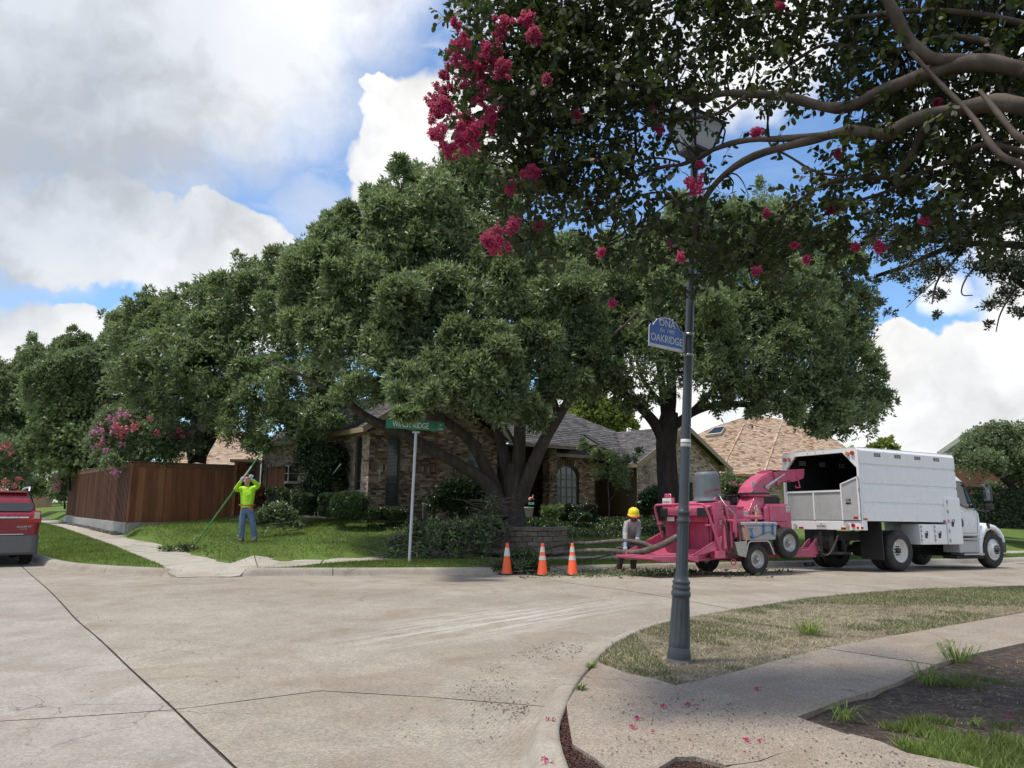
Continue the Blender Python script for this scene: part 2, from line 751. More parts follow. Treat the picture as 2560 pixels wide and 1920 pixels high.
def skin(name, joints, bones, mat, parent=None, sub=2, root=0):
    """one continuous limbed surface: joints {name: ((x,y,z), r or (rx,ry))}"""
    keys = list(joints)
    idx = {k: i for i, k in enumerate(keys)}
    me = bpy.data.meshes.new(name)
    me.from_pydata([joints[k][0] for k in keys], [(idx[a], idx[b]) for a, b in bones], [])
    o = bpy.data.objects.new(name, me)
    COL.objects.link(o)
    md = o.modifiers.new('skin', 'SKIN')
    md.use_smooth_shade = True
    sv = me.skin_vertices[0].data if me.skin_vertices else None
    if sv is None:
        bm = bmesh.new()
        bm.from_mesh(me)
        bm.verts.layers.skin.verify()
        bm.to_mesh(me)
        bm.free()
        sv = me.skin_vertices[0].data
    for k, i in idx.items():
        r = joints[k][1]
        sv[i].radius = (r, r) if isinstance(r, (int, float)) else r
        sv[i].use_root = (i == root)
    sb = o.modifiers.new('sub', 'SUBSURF')
    sb.levels = sub
    sb.render_levels = sub
    dg = bpy.context.evaluated_depsgraph_get()
    me2 = bpy.data.meshes.new_from_object(o.evaluated_get(dg))
    o.modifiers.clear()
    o.data = me2
    me2.materials.clear()
    me2.materials.append(mat)
    me2.polygons.foreach_set('use_smooth', [True] * len(me2.polygons))
    if parent is not None:
        o.parent = parent
    return o


rng = np.random.default_rng(7)
random.seed(7)

_fk_px = [(74, 1406, -.04), (141, 1424, -.04), (235, 1432, -.04), (300, 1436, -.04), (396, 1441, -.04), (475, 1444, -.04), (554, 1444, -.04),
          (614, 1441, -.05), (700, 1439, -.06), (850, 1439, -.08), (1000, 1438, -.1), (1157, 1437, -.1), (1241, 1436, -.1), (1445, 1431, -.1),
          (1664, 1425, -.1), (1841, 1421, -.1), (2010, 1417, -.12), (2139, 1414, -.15), (2344, 1410, -.24), (2556, 1407, -.32)]
_fk = [G(*p) for p in _fk_px]
dL = Vector((-0.603, 0.797, 0))
uR = Vector((0.80, 0.60, 0))
_fk = [_fk[0] + dL * 60 + Vector((0, 0, .35)), _fk[0] + dL * 8] + _fk + [_fk[-1] + uR * 8 + Vector((0, 0, -.05)), _fk[-1] + uR * 60]
FK = resample(smooth_line(_fk, 2), 0.5)
_fa = np.array([[p.x, p.y, p.z] for p in FK])
_A, _B = _fa[:-1, :2], _fa[1:, :2]
_AB = _B - _A
_L2 = (_AB ** 2).sum(1)


def kerb_dist(x, y):
    """distance from the far kerb and the gutter height there; negative on the road side"""
    q = np.array((x, y)) - _A
    t = np.clip((q * _AB).sum(1) / _L2, 0, 1)
    r = q - _AB * t[:, None]
    d2 = (r ** 2).sum(1)
    i = int(d2.argmin())
    s = _AB[i, 0] * q[i, 1] - _AB[i, 1] * q[i, 0]
    gz = _fa[i, 2] + (_fa[i + 1, 2] - _fa[i, 2]) * t[i]
    return math.sqrt(d2[i]) * (1 if s > 0 else -1), gz


def sm(a, b, x):
    t = min(1.0, max(0.0, (x - a) / (b - a)))
    return t * t * (3 - 2 * t)


def h_road(x, y):
    d, gz = kerb_dist(x, y)
    base = -0.0125 * max(0.0, x - 9) + 0.006 * max(0, y - 20) * (x < -8)
    k = sm(-3.2, -0.1, d)
    return base * (1 - k) + gz * k


_le = [G(165, 1302, .45), G(282, 1329, .38), G(400, 1362, .2), G(475, 1384, .15), G(576, 1409, .15), G(700, 1402, .15), G(800, 1398, .15), G(967, 1391, .15)]
_k1 = [p for p in FK if p.x > 0]
_le = [_le[0] + dL * 40] + _le + [Vector((p.x - 0.35, p.y + 2.05, 0)) for p in _k1[::3] if p.x < 11] + [Vector((p.x - 1.0, p.y + 1.8, 0)) for p in _k1[::4] if p.x >= 11]
_ea = np.array([[p.x, p.y] for p in _le])
_EA, _EB = _ea[:-1], _ea[1:]
_EAB = _EB - _EA
_EL2 = (_EAB ** 2).sum(1)


def lawn_in(x, y):
    q = np.array((x, y)) - _EA
    t = np.clip((q * _EAB).sum(1) / _EL2, 0, 1)
    r = q - _EAB * t[:, None]
    d2 = (r ** 2).sum(1)
    i = int(d2.argmin())
    return math.sqrt(d2[i]) * (1 if inpoly((x, y), _lawn_poly) else -1)


_lawn_poly = [(p.x, p.y) for p in _le] + [(200, 200), (-200, 200)]
RAMP = G(500, 1442)


def h_lot(x, y):
    d, gz = kerb_dist(x, y)
    base = 0.15 + (0.26 * sm(18, 36, y) if x < -8 else 0) * sm(-8, -10, x) - 0.022 * max(0.0, x - 8)
    e = lawn_in(x, y)
    z = gz + 0.145 + (base - gz - 0.145) * sm(0.2, 0.8, d)
    if e > 0:
        left = sm(-9.5, -12.5, x)
        steep = 0.32 * min(1, e / 1.0) * (1 - left) + 0.40 * min(1, e / .6) * left
        z += steep + 0.58 * sm(0.6, 7.2, e) + (0.12 * sm(9, 16, e) if x > 8 else 0)
    r = math.hypot(x - RAMP.x, y - RAMP.y)
    if d < 1.6:
        k = (1 - sm(0.75, 1.15, r)) * (1 - sm(0.1, 1.3, d))
        z = z * (1 - k) + (gz + 0.012) * k
    return z


def GH(x, y, h, lo=0.3):
    """where the sight line through a pixel lands on a height field"""
    z = lo
    for _ in range(25):
        p = G(x, y, z)
        z = 0.5 * z + 0.5 * h(p.x, p.y)
    return G(x, y, z)


def concrete_mat(name, c0, c1, agg=0.25, tine=0.0, patch=None, streak=False, joint=(0.6, 0.6)):
    m = M(name)
    big = m.noise(0.35, 5, 0.6)
    mid = m.noise(2.3, 6, 0.65)
    col = m.mix(m.rng(big, 0.3, 0.7), c0, c1)
    col = m.scale_col(col, m.rng(mid, 0.25, 0.75, 0.84, 1.14))
    grain = m.noise(95, 3, 0.7)
    col = m.scale_col(col, m.rng(grain, 0.3, 0.7, 1 - agg, 1 + agg))
    v = m.voro(55 if agg < .3 else 120, out='Color')
    sep = m.n.new('ShaderNodeSeparateColor')
    m.l.new(v, sep.inputs[0])
    col = m.scale_col(col, m.rng(sep.outputs[0], 0, 1, 1 - agg * 0.8, 1 + agg * 0.8))
    st = m.noise(0.9, 5, 0.6, dist=0.8)
    col = m.mix(m.rng(st, 0.5, 0.72, 0, 0.55), col, (0.20, 0.145, 0.095))
    ck = m.n.new('ShaderNodeTexVoronoi')
    ck.feature = 'DISTANCE_TO_EDGE'
    ck.inputs['Scale'].default_value = 0.9
    wv_ = m.n.new('ShaderNodeTexNoise')
    wv_.inputs['Scale'].default_value = 2.5
    wv_.inputs['Detail'].default_value = 6
    m.l.new(m.pos(1), wv_.inputs['Vector'])
    m.l.new(m.mix(.30, m.pos(1), wv_.outputs['Color']), ck.inputs['Vector'])
    crk = m.math('MULTIPLY', m.rng(ck.outputs[0], 0.0, 0.006, 0.75, 0), m.rng(m.noise(0.45, 2, .5), .5, .6))
    col = m.mix(crk, col, (0.09, 0.08, 0.07))
    st2 = m.noise(1.7, 6, 0.7, dist=1.2)
    col = m.mix(m.rng(st2, 0.6, 0.8, 0, 0.55), col, (0.12, 0.11, 0.10))
    if streak:
        px = m.n.new('ShaderNodeNewGeometry')
        mp = m.n.new('ShaderNodeMapping')
        mp.vector_type = 'TEXTURE'
        mp.inputs['Location'].default_value = (-0.05, 10.3, 0)
        mp.inputs['Rotation'].default_value = (0, 0, R(50))
        mp.inputs['Scale'].default_value = (2.9, 1.0, 1)
        m.l.new(px.outputs['Position'], mp.inputs['Vector'])
        ln = m.n.new('ShaderNodeVectorMath')
        ln.operation = 'LENGTH'
        m.l.new(mp.outputs[0], ln.inputs[0])
        msk = m.rng(ln.outputs['Value'], 0.25, 1.15, 1, 0)
        n_ = m.n.new('ShaderNodeTexNoise')
        n_.inputs['Scale'].default_value = 1.6
        n_.inputs['Detail'].default_value = 8
        n_.inputs['Roughness'].default_value = 0.7
        m2_ = m.n.new('ShaderNodeMapping')
        m2_.inputs['Scale'].default_value = (0.9, 4.5, 1)
        m.l.new(mp.outputs[0], m2_.inputs['Vector'])
        m.l.new(m2_.outputs[0], n_.inputs['Vector'])
        s1 = n_.outputs['Fac']
        k = m.math('MULTIPLY', m.rng(s1, 0.46, 0.60, 0, 0.95), msk)
        col = m.mix(k, col, (0.50, 0.48, 0.44))
    if tine:
        w = m.n.new('ShaderNodeTexWave')
        w.wave_type = 'BANDS'
        w.bands_direction = 'X'
        w.inputs['Scale'].default_value = 9.0
        w.inputs['Distortion'].default_value = 1.6
        w.inputs['Detail'].default_value = 3
        mp = m.n.new('ShaderNodeMapping')
        mp.inputs['Rotation'].default_value = (0, 0, R(17))
        g = m.n.new('ShaderNodeNewGeometry')
        m.l.new(g.outputs['Position'], mp.inputs['Vector'])
        m.l.new(mp.outputs[0], w.inputs['Vector'])
        area = m.noise(0.3, 3, 0.5)
        kk = m.math('MULTIPLY', m.rng(area, 0.42, 0.6), m.rng(w.outputs['Fac'], 0.0, 0.35, tine, 0))
        col = m.mix(kk, col, (0.15, 0.135, 0.12))
    m.color(col)
    m.set(rough=0.92, spec=0.3)
    m.bump(m.math('ADD', m.noise(90, 4, 0.7), m.voro(110)), 0.3, 0.004)
    return m.m


ROAD = concrete_mat('road_concrete', (0.245, 0.210, 0.168), (0.350, 0.312, 0.262), 0.24, tine=0.32, streak=True)
ROADL = concrete_mat('road_concrete_left', (0.27, 0.242, 0.207), (0.355, 0.328, 0.288), 0.2, tine=0.35)
WALK = concrete_mat('pavement_concrete', (0.34, 0.31, 0.265), (0.39, 0.36, 0.31), 0.12)
WALKN = concrete_mat('pebbled_concrete', (0.255, 0.212, 0.17), (0.30, 0.258, 0.212), 0.36)
KERB = concrete_mat('kerb_concrete', (0.27, 0.24, 0.20), (0.345, 0.312, 0.268), 0.14)
FILL = plain('joint_filler', (0.065, 0.057, 0.048), 0.9)


def lawn_mat(name, c0, c1, c2, scale=1.0):
    m = M(name)
    col = m.ramp(m.noise(26 * scale, 4, 0.75), [(0.25, c0), (0.5, c1), (0.75, c2)])
    col = m.scale_col(col, m.rng(m.noise(0.7, 4, 0.6), 0.3, 0.7, 0.78, 1.22))
    m.color(col)
    m.set(rough=0.9, spec=0.2)
    m.bump(m.noise(60, 3, 0.7), 0.8, 0.03)
    return m.m


LAWN = lawn_mat('lawn_grass', (0.055, 0.085, 0.018), (0.10, 0.155, 0.030), (0.175, 0.225, 0.055))
FARG = lawn_mat('far_grass', (0.05, 0.08, 0.02), (0.09, 0.14, 0.03), (0.14, 0.18, 0.05))
SOILM = M('garden_soil')
_c = SOILM.ramp(SOILM.noise(14, 6, 0.75), [(0.3, (0.026, 0.018, 0.013)), (0.5, (0.07, 0.050, 0.036)), (0.68, (0.19, 0.14, 0.10))])
_c = SOILM.mix(SOILM.rng(SOILM.noise(160, 2, 0.6), 0.66, 0.72), _c, (0.30, 0.09, 0.09))
SOILM.color(_c).set(rough=0.95).bump(SOILM.noise(45, 5, 0.8), 0.9, 0.03)
SOIL = SOILM.m
VERM = M('dry_verge')
_c = VERM.ramp(VERM.noise(5, 6, 0.75), [(0.3, (0.07, 0.055, 0.036)), (0.5, (0.22, 0.18, 0.12)), (0.68, (0.38, 0.325, 0.22))])
_c = VERM.scale_col(_c, VERM.rng(VERM.noise(90, 3, 0.7), 0.3, 0.7, 0.6, 1.3))
VERM.color(_c).set(rough=0.95).bump(VERM.noise(70, 4, 0.8), 0.9, 0.025)
VERGE = VERM.m

g = MB()
g.add([(-900, -900, -.6), (900, -900, -.6), (900, 900, -.6), (-900, 900, -.6)], [(0, 1, 2, 3)])
struct(g.build('ground', FARG))

_nk_px = [(2560, 1483), (2325, 1487), (2150, 1499), (1990, 1516), (1887, 1534), (1784, 1551), (1676, 1571), (1585, 1594), (1516, 1625), (1465, 1656),
          (1414, 1707), (1374, 1753), (1334, 1821), (1300, 1901)]
_nk = [G(*p) for p in _nk_px]
NK = [_nk[0] + Vector((30, 15, -.3)), _nk[0] + Vector((6, 1.9, -.04))] + _nk + [Vector((0.12, 3.75, 0)), Vector((0.35, 2.9, 0)), Vector((0.95, 1.9, 0)), Vector((3.0, -1.0, 0)), Vector((9, -9.5, 0))]
NKs = resample(smooth_line(NK, 2), 0.3)
Lk = _fk[0]
side = Vector((-0.8, -0.6, 0)) * 9.5
road_poly = [(p.x, p.y) for p in FK] + [(p.x, p.y) for p in NKs] + [(9, -12), (-2, -12), (-3.0, -5.5), (Lk.x + side.x, Lk.y + side.y)]


def strip(pts, w):
    """thin closed band about a line"""
    pts = [Vector((p.x, p.y)) for p in pts]
    a, b = [], []
    for i, p in enumerate(pts):
        d = (pts[min(i + 1, len(pts) - 1)] - pts[max(i - 1, 0)]).normalized()
        n = Vector((-d.y, d.x))
        ww = w * (0.75 + 0.5 * random.random())
        a.append(p + n * ww / 2)
        b.append(p - n * ww / 2)
    return [(q.x, q.y) for q in a + b[::-1]]


J1 = [G(40, 1396), G(57, 1414), G(101, 1455), G(149, 1502), G(190, 1550), G(234, 1585), G(278, 1626), G(329, 1676), G(437, 1774), G(500, 1838), G(589, 1920)]
_jd = (J1[-1] - J1[-3]).normalized()
J1 = smooth_line([J1[0] + dL * 75] + J1 + [J1[-1] + _jd * 1.2, J1[-1] + _jd * 2.6, Vector((1.7, -2.2, 0)), Vector((5.5, -15, 0))], 2)
J2a = [G(-2600, 1900), G(-700, 1840), G(0, 1803), G(228, 1789), G(441, 1774)]
J2b = [G(434, 1774), G(633, 1749), G(801, 1727), G(1076, 1743), G(1362, 1766)]
J3 = [G(1382, 1449), G(1440, 1460), G(1564, 1476), G(1676, 1494), G(1870, 1531)]
J4 = [G(1420, 1455), G(1700, 1458), G(1990, 1449), G(2140, 1463), G(2325, 1484)]
J4b = [G(1960, 1440), G(2300, 1440), G(2600, 1436)]
holes = [strip(resample(J1, 0.35), 0.021), strip(resample(J2a, 0.7), 0.016), strip(resample(J2b, 0.6), 0.016), strip(resample(J3, 0.7), 0.028), strip(resample(J4[1:], 0.8), 0.02)]
road_obj = sheet_mesh('road', road_poly, lambda x, y: h_road(x, y) - 0.014, FILL, 2.0)
struct(road_obj)
slabs = sheet_mesh('slab', road_poly, h_road, ROAD, 1.2, holes)


def split_parts(obj, parent, name, mats=None):
    """make every connected piece an object of its own"""
    me = obj.data
    n = len(me.vertices)
    par = list(range(n))

    def find(i):
        while par[i] != i:
            par[i] = par[par[i]]
            i = par[i]
        return i
    for p in me.polygons:
        v = p.vertices
        for k in v[1:]:
            a, b = find(v[0]), find(k)
            if a != b:
                par[a] = b
    groups = {}
    for p in me.polygons:
        groups.setdefault(find(p.vertices[0]), []).append(p)
    mat = me.materials[0]
    out = []
    for gi, (k, ps) in enumerate(sorted(groups.items(), key=lambda t: -len(t[1]))):
        mp, vs, fs = {}, [], []
        for p in ps:
            f = []
            for v in p.vertices:
                if v not in mp:
                    mp[v] = len(vs)
                    vs.append(tuple(me.vertices[v].co))
                f.append(mp[v])
            fs.append(f)
        b = MB()
        b.add(vs, fs, 0, True)
        out.append(b.build(name, mats(vs) if mats else mat, parent, recalc=False))
    bpy.data.objects.remove(obj)
    return out


def _slabmat(vs):
    cx = sum(v[0] for v in vs) / len(vs)
    cy = sum(v[1] for v in vs) / len(vs)
    return ROADL if cx + 0.72 * cy < -2.5 and cx < -1 else ROAD


split_parts(slabs, road_obj, 'slab', _slabmat)


def kerb_mesh(pts, hf, prof, name, parent=None, seg=None, mat=None, bf=None):
    vs, fs = [], []
    m = len(prof)
    for i, p in enumerate(pts):
        a, b = pts[max(0, i - 1)], pts[min(len(pts) - 1, i + 1)]
        d = Vector((b.x - a.x, b.y - a.y)).normalized()
        n = Vector((-d.y, d.x))
        s = hf(p)
        for o, z in prof:
            x, y = p.x + n.x * o, p.y + n.y * o
            vs.append((x, y, (bf(p) if bf else 0) + z * s + 0.004))
    for i in range(len(pts) - 1):
        for k in range(m - 1):
            fs.append((i * m + k, (i + 1) * m + k, (i + 1) * m + k + 1, i * m + k + 1))
    b = MB()
    b.add(vs, fs, 0, True)
    b.add(vs[:m] + [(vs[m - 1][0], vs[m - 1][1], vs[0][2])], [tuple(range(m + 1))], 0)
    b.add(vs[-m:] + [(vs[-1][0], vs[-1][1], vs[-m][2])], [tuple(range(m, -1, -1))], 0)
    return b.build(name, mat or KERB, parent, recalc=False)


def far_h(p):
    r = math.hypot(p.x - RAMP.x, p.y - RAMP.y)
    return 0.1 + 0.9 * sm(0.75, 1.15, r)


kprof = [(-0.02, -0.02), (0.0, 0.0), (0.03, 0.055), (0.06, 0.11), (0.10, 0.14), (0.17, 0.15), (0.26, 0.15), (0.27, 0.0)]
kerb_far = kerb_mesh([p for p in FK if p.x < -30 or p.x > 40], far_h, kprof, 'kerb', bf=lambda p: p.z)
bpy.data.objects.remove(kerb_far)
kerb_far = bpy.data.objects.new('kerb', None)
COL.objects.link(kerb_far)
struct(kerb_far)
i = 0
FKf = resample(FK, 0.25)
while i < len(FKf) - 2:
    j = min(len(FKf) - 1, i + (13 if abs(FKf[i].x) < 16 else 60))
    seg = FKf[i:j + 1]
    kerb_mesh([seg[0].lerp(seg[1], 0.03)] + seg[1:-1] + [seg[-1].lerp(seg[-2], 0.03)], far_h, kprof, 'kerb_length', kerb_far, bf=lambda p: p.z)
    i = j
nprof = [(-0.03, -0.03), (-0.01, 0.0), (0.03, 0.035), (0.055, 0.09), (0.08, 0.13), (0.11, 0.148), (0.19, 0.152), (0.215, 0.150), (0.22, 0.0)]


def near_h(p):
    return 1.0


kerb_near = bpy.data.objects.new('kerb', None)
COL.objects.link(kerb_near)
struct(kerb_near)
NKf = resample(NKs, 0.12)
jt = min(range(len(NKf)), key=lambda i: (NKf[i] - G(1360, 1768)).length)
cuts = sorted(set([0, len(NKf) - 1] + [k for k in range(jt % 26, len(NKf), 26)]))
for a, b in zip(cuts[:-1], cuts[1:]):
    seg = NKf[a:b + 1]
    if len(seg) < 2:
        continue
    kerb_mesh([seg[0].lerp(seg[1], 0.04)] + seg[1:-1] + [seg[-1].lerp(seg[-2], 0.04)], near_h, nprof, 'kerb_length', kerb_near, bf=lambda p: h_road(p.x, p.y))

lot_poly = [(p.x - 0.0, p.y + 0.0) for p in FK]
lot_in = []
for i, p in enumerate(FK):
    a, b = FK[max(0, i - 1)], FK[min(len(FK) - 1, i + 1)]
    d = Vector((b.x - a.x, b.y - a.y)).normalized()
    lot_in.append((p.x - d.y * 0.24, p.y + d.x * 0.24))
lot_all = lot_in + [(90, 150), (-90, 150)]
struct(sheet_mesh('lawn', lot_all, lambda x, y: h_lot(x, y) - 0.02, LAWN, 0.7))

wl_left = [G(30, 1286, .45), G(92, 1303, .42), G(202, 1333, .33), G(285, 1363, .2), G(408, 1412, .15)]
wl_left = [(p.x, p.y) for p in wl_left]
wl_right = [(p.x, p.y) for p in _le[1:6]]
ramp_edge = [(p.x, p.y) for p in (G(420, 1424, .1), G(445, 1436, .03), G(510, 1441, -.02), G(575, 1441, -.02), G(600, 1433, .03), G(614, 1424, .08))]
front_lo = [G(640, 1418, .12), G(700, 1415, .13), G(800, 1409, .14), G(900, 1403, .15), G(962, 1400, .15), G(1040, 1396, .15)]
front_lo = [(p.x, p.y + max(0, .30 - kerb_dist(p.x, p.y)[0])) for p in front_lo]
front_hi = [(p.x, p.y) for p in _le[6:9]]
pav_h = lambda x, y: h_lot(x, y) + 0.006
pav = bpy.data.objects.new('pavement', None)
COL.objects.link(pav)
struct(pav)


def slab_poly(poly, h, mat, parent, step=0.5, skirt=0.08):
    return sheet_mesh('slab', poly, h, mat, step, parent=parent, skirt=skirt)


La, Ra = resample([Vector(p) for p in wl_left], 1.5), resample([Vector(p) for p in wl_right[:5]], 1.5)


def along(line, t):
    n = len(line) - 1
    f = max(0, min(n - 1e-6, t * n))
    i = int(f)
    return line[i].lerp(line[i + 1], f - i)


for k in range(11):
    t0, t1 = k / 11 + 0.0015, (k + 1) / 11 - 0.0015
    q = [along(La, t0), along(Ra, t0), along(Ra, (t0 + t1) / 2), along(Ra, t1), along(La, t1), along(La, (t0 + t1) / 2)]
    slab_poly([(v.x, v.y) for v in q], pav_h, WALK, pav)
far_hi0 = (_le[6].x - .6, _le[6].y - 0.12)
slab_poly([wl_left[-1]] + ramp_edge + [front_lo[0], far_hi0, wl_right[-1]], pav_h, WALK, pav, 0.3)
far_lo = front_lo + [(p.x - 0.12, p.y + 0.85) for p in _k1[::2] if 0.6 < p.x < 30 and p.x > front_lo[-1][0] + .3]
far_hi = [far_hi0] + [(p.x, p.y) for p in _le[6:] if p.x < 30]
Lo, Hi = resample([Vector(p) for p in far_lo], 0.5), resample([Vector(p) for p in far_hi], 0.5)
nf = 26
for k in range(nf):
    t0, t1 = k / nf + 0.0006, (k + 1) / nf - 0.0006
    q = [along(Lo, t0), along(Lo, (t0 + t1) / 2), along(Lo, t1), along(Hi, t1), along(Hi, (t0 + t1) / 2), along(Hi, t0)]
    slab_poly([(v.x, v.y) for v in q], pav_h, WALK, pav)

NB = []
for i, p in enumerate(NKs):
    a, b = NKs[max(0, i - 1)], NKs[min(len(NKs) - 1, i + 1)]
    d = Vector((b.x - a.x, b.y - a.y)).normalized()
    NB.append((p.x - d.y * 0.20, p.y + d.x * 0.20))


def h_near(x, y):
    return 0.152 - 0.0125 * max(0.0, x - 9)


soil_poly = NB + [(40, -9), (60, 20)]
bumpy = lambda x, y: h_near(x, y) - 0.035 + 0.012 * math.sin(x * 7.1) * math.sin(y * 5.3) + 0.008 * math.sin(x * 17 + y * 11)
struct(sheet_mesh('soil', soil_poly, bumpy, SOIL, 0.35))
verge_px = [(1502, 1656), (1560, 1680), (1630, 1694), (1693, 1710), (1716, 1706), (1756, 1698), (1870, 1668), (1960, 1644), (2069, 1619), (2190, 1594), (2325, 1571), (2450, 1548), (2560, 1528), (2800, 1497)]
verge_lo = [G(x, y, .15) for x, y in verge_px]
nb_far = [Vector((q[0], q[1], 0)) for q in NB]
_s0 = min(range(len(nb_far)), key=lambda i: (nb_far[i] - Vector((verge_lo[0].x, verge_lo[0].y, 0))).length)
vpoly = [(p.x, p.y) for p in verge_lo]
_s1 = min(range(len(nb_far)), key=lambda i: (nb_far[i] - Vector((verge_lo[-1].x + 3, verge_lo[-1].y + 2.2, 0))).length)
vpoly = vpoly + [(nb_far[i].x, nb_far[i].y) for i in range(_s1, _s0 + 1)]
struct(sheet_mesh('verge', vpoly, lambda x, y: h_near(x, y) - 0.012 + 0.008 * math.sin(x * 9) * math.sin(y * 8), VERGE, 0.3))
npav = bpy.data.objects.new('pavement', None)
COL.objects.link(npav)
struct(npav)
hp = lambda x, y: h_near(x, y) + 0.002


def GP(l):
    return [(p.x, p.y) for p in (G(x, y, .15) for x, y in l)]


kb = [(1470, 1690), (1450, 1720), (1424, 1762), (1416, 1800), (1425, 1860), (1480, 1895), (1530, 1935)]
slabA = [(1496, 1657), (1560, 1682), (1630, 1697), (1692, 1714), (1716, 1709), (1758, 1701), (1872, 1671), (1962, 1647), (2061, 1622), (2335, 1664), (2240, 1708), (2167, 1733), (2097, 1753), (2040, 1776), (1992, 1793), (2120, 1838), (2050, 1862), (1944, 1887), (1890, 1906), (1815, 1915), (1740, 1893), (1690, 1894), (1640, 1925), (1590, 1950), (1540, 1945), (1490, 1898), (1432, 1862), (1421, 1800), (1416, 1762), (1441, 1720), (1462, 1690)]
slab_poly(GP(slabA), hp, WALKN, npav, 0.4, 0.1)
slabB = [(2065, 1621), (2190, 1597), (2327, 1574), (2452, 1551), (2562, 1531), (2700, 1512), (2830, 1560), (2560, 1608), (2450, 1632), (2354, 1657), (2342, 1662)]
slab_poly(GP(slabB), hp, WALKN, npav, 0.4, 0.1)
slabB2 = [(2704, 1511), (2810, 1498), (3600, 1430), (3900, 1470), (2834, 1559)]
slab_poly(GP(slabB2), hp, WALKN, npav, 0.4, 0.1)
slabC = [(2126, 1841), (2200, 1860), (2268, 1890), (2411, 1918), (2700, 1990), (2500, 2300), (1500, 2500), (1560, 2060), (1700, 1960), (1835, 1921), (1900, 1912), (1950, 1892), (2056, 1866)]
slab_poly(GP(slabC), lambda x, y: hp(x, y) + 0.012, WALKN, npav, 0.4, 0.1)


def blades(name, P, mat, h=(0.04, 0.09), w=0.008, lean=0.6, parent=None):
    """P: (n, 3) roots; one narrow triangle each"""
    n = len(P)
    hh = rng.uniform(h[0], h[1], n)
    ang = rng.uniform(0, 2 * np.pi, n)
    la = rng.uniform(0, lean, n) * hh
    lt = rng.uniform(0, 2 * np.pi, n)
    side = np.stack([np.cos(ang), np.sin(ang), np.zeros(n)], 1) * (w / 2)
    if np.ndim(w) == 0:
        side *= rng.uniform(.7, 1.4, n)[:, None]
    tip = P + np.stack([np.cos(lt) * la, np.sin(lt) * la, hh], 1)
    q = np.stack([P - side, P + side, tip], 1)
    return stuff(cards(name, q, mat, parent))


def scatter(poly, n, h, keep=None):
    poly = [(p[0], p[1]) for p in poly]
    a = np.array(poly)
    out = []
    tot = 0
    while tot < n:
        Q = rng.uniform(a.min(0), a.max(0), (n * 3, 2))
        Q = Q[inpoly_np(Q, poly)]
        if keep is not None:
            Q = Q[keep(Q)]
        out.append(Q)
        tot += len(Q)
        if len(out) > 30:
            break
    Q = np.concatenate(out)[:n]
    z = np.array([h(x, y) for x, y in Q])
    return np.column_stack([Q, z])


def wavy(Q, s=1.0, seed=0.0):
    x, y = Q[:, 0] * s + seed, Q[:, 1] * s - seed
    return (np.sin(x * 1.7 + np.sin(y * 1.3) * 1.5) + np.sin(y * 2.1 + np.sin(x * 0.9) * 1.2) + 0.6 * np.sin(x * 5.1 + y * 3.7)) / 2.6


GREEN = foliage_mat('grass_blade', (0.09, 0.14, 0.025), (0.165, 0.245, 0.045), (0.27, 0.32, 0.085), 0.6, 0.35)
DRY = foliage_mat('dry_blade', (0.26, 0.215, 0.135), (0.42, 0.365, 0.24), (0.56, 0.50, 0.36), 0.8, 0.15)
OLIVE = foliage_mat('olive_blade', (0.06, 0.09, 0.02), (0.10, 0.14, 0.035), (0.17, 0.20, 0.06), 0.6, 0.3)
lawnp = [(p.x, p.y) for p in _le[1:13]] + [(11, 25), (5, 30), (-3, 24), (-8, 29), (-13, 29)]
blades('lawn_blades', scatter(lawnp, 70000, lambda x, y: h_lot(x, y) - 0.02), GREEN, (0.03, 0.075), 0.016)
vs_left = wl_left + ramp_edge[:2] + [(q[0], q[1]) for q in lot_in if -24 < q[0] < ramp_edge[0][0]][::-1]
blades('verge_blades', scatter(vs_left, 42000, lambda x, y: h_lot(x, y) - 0.02), GREEN, (0.03, 0.075), 0.015)
vs_f = far_lo + [(q[0], q[1]) for q in lot_in if ramp_edge[-1][0] < q[0] < far_lo[-1][0]][::-1]
blades('verge_blades', scatter(vs_f, 52000, lambda x, y: h_lot(x, y) - 0.02), GREEN, (0.03, 0.08), 0.015)
hv = lambda x, y: h_near(x, y) - 0.014
P = scatter(vpoly, 60000, hv, lambda Q: (wavy(Q, 1.1, 2) > -0.5) | (rng.random(len(Q)) < .4))
blades('dry_grass', P, DRY, (0.008, 0.035), 0.006, 2.2)
P = scatter(vpoly, 60000, hv, lambda Q: (wavy(Q, 1.3, 5) > 0.18) | (Q[:, 1] > 11) | (Q[:, 0] < 1.35) | (rng.random(len(Q)) < 0.04))
P2 = P[rng.random(len(P)) < 0.62]
blades('verge_grass', P2, OLIVE, (0.012, 0.05), 0.007, 1.5)
dp = GP([(1780 + 420, 1800), (2330, 1790), (2560, 1840), (2700, 1990), (2400, 1930), (2300, 1890), (2220, 1860)])
P = scatter(dp, 5200, bumpy, lambda Q: wavy(Q, 3, 1) > -0.1)
blades('patch_grass', P, GREEN, (0.03, 0.07), 0.007, 1.4)
dp2 = GP([(2130, 1770), (2350, 1690), (2560, 1640), (2650, 1700), (2560, 1800), (2300, 1870)])
P = scatter(dp2, 1300, bumpy, lambda Q: wavy(Q, 2.2, 4) > 0.35)
blades('thin_grass', P, OLIVE, (0.02, 0.06), 0.006, 1.5)
P = scatter(dp2 + [], 900, bumpy)
blades('straw_litter', P, DRY, (0.004, 0.012), 0.006, 12)

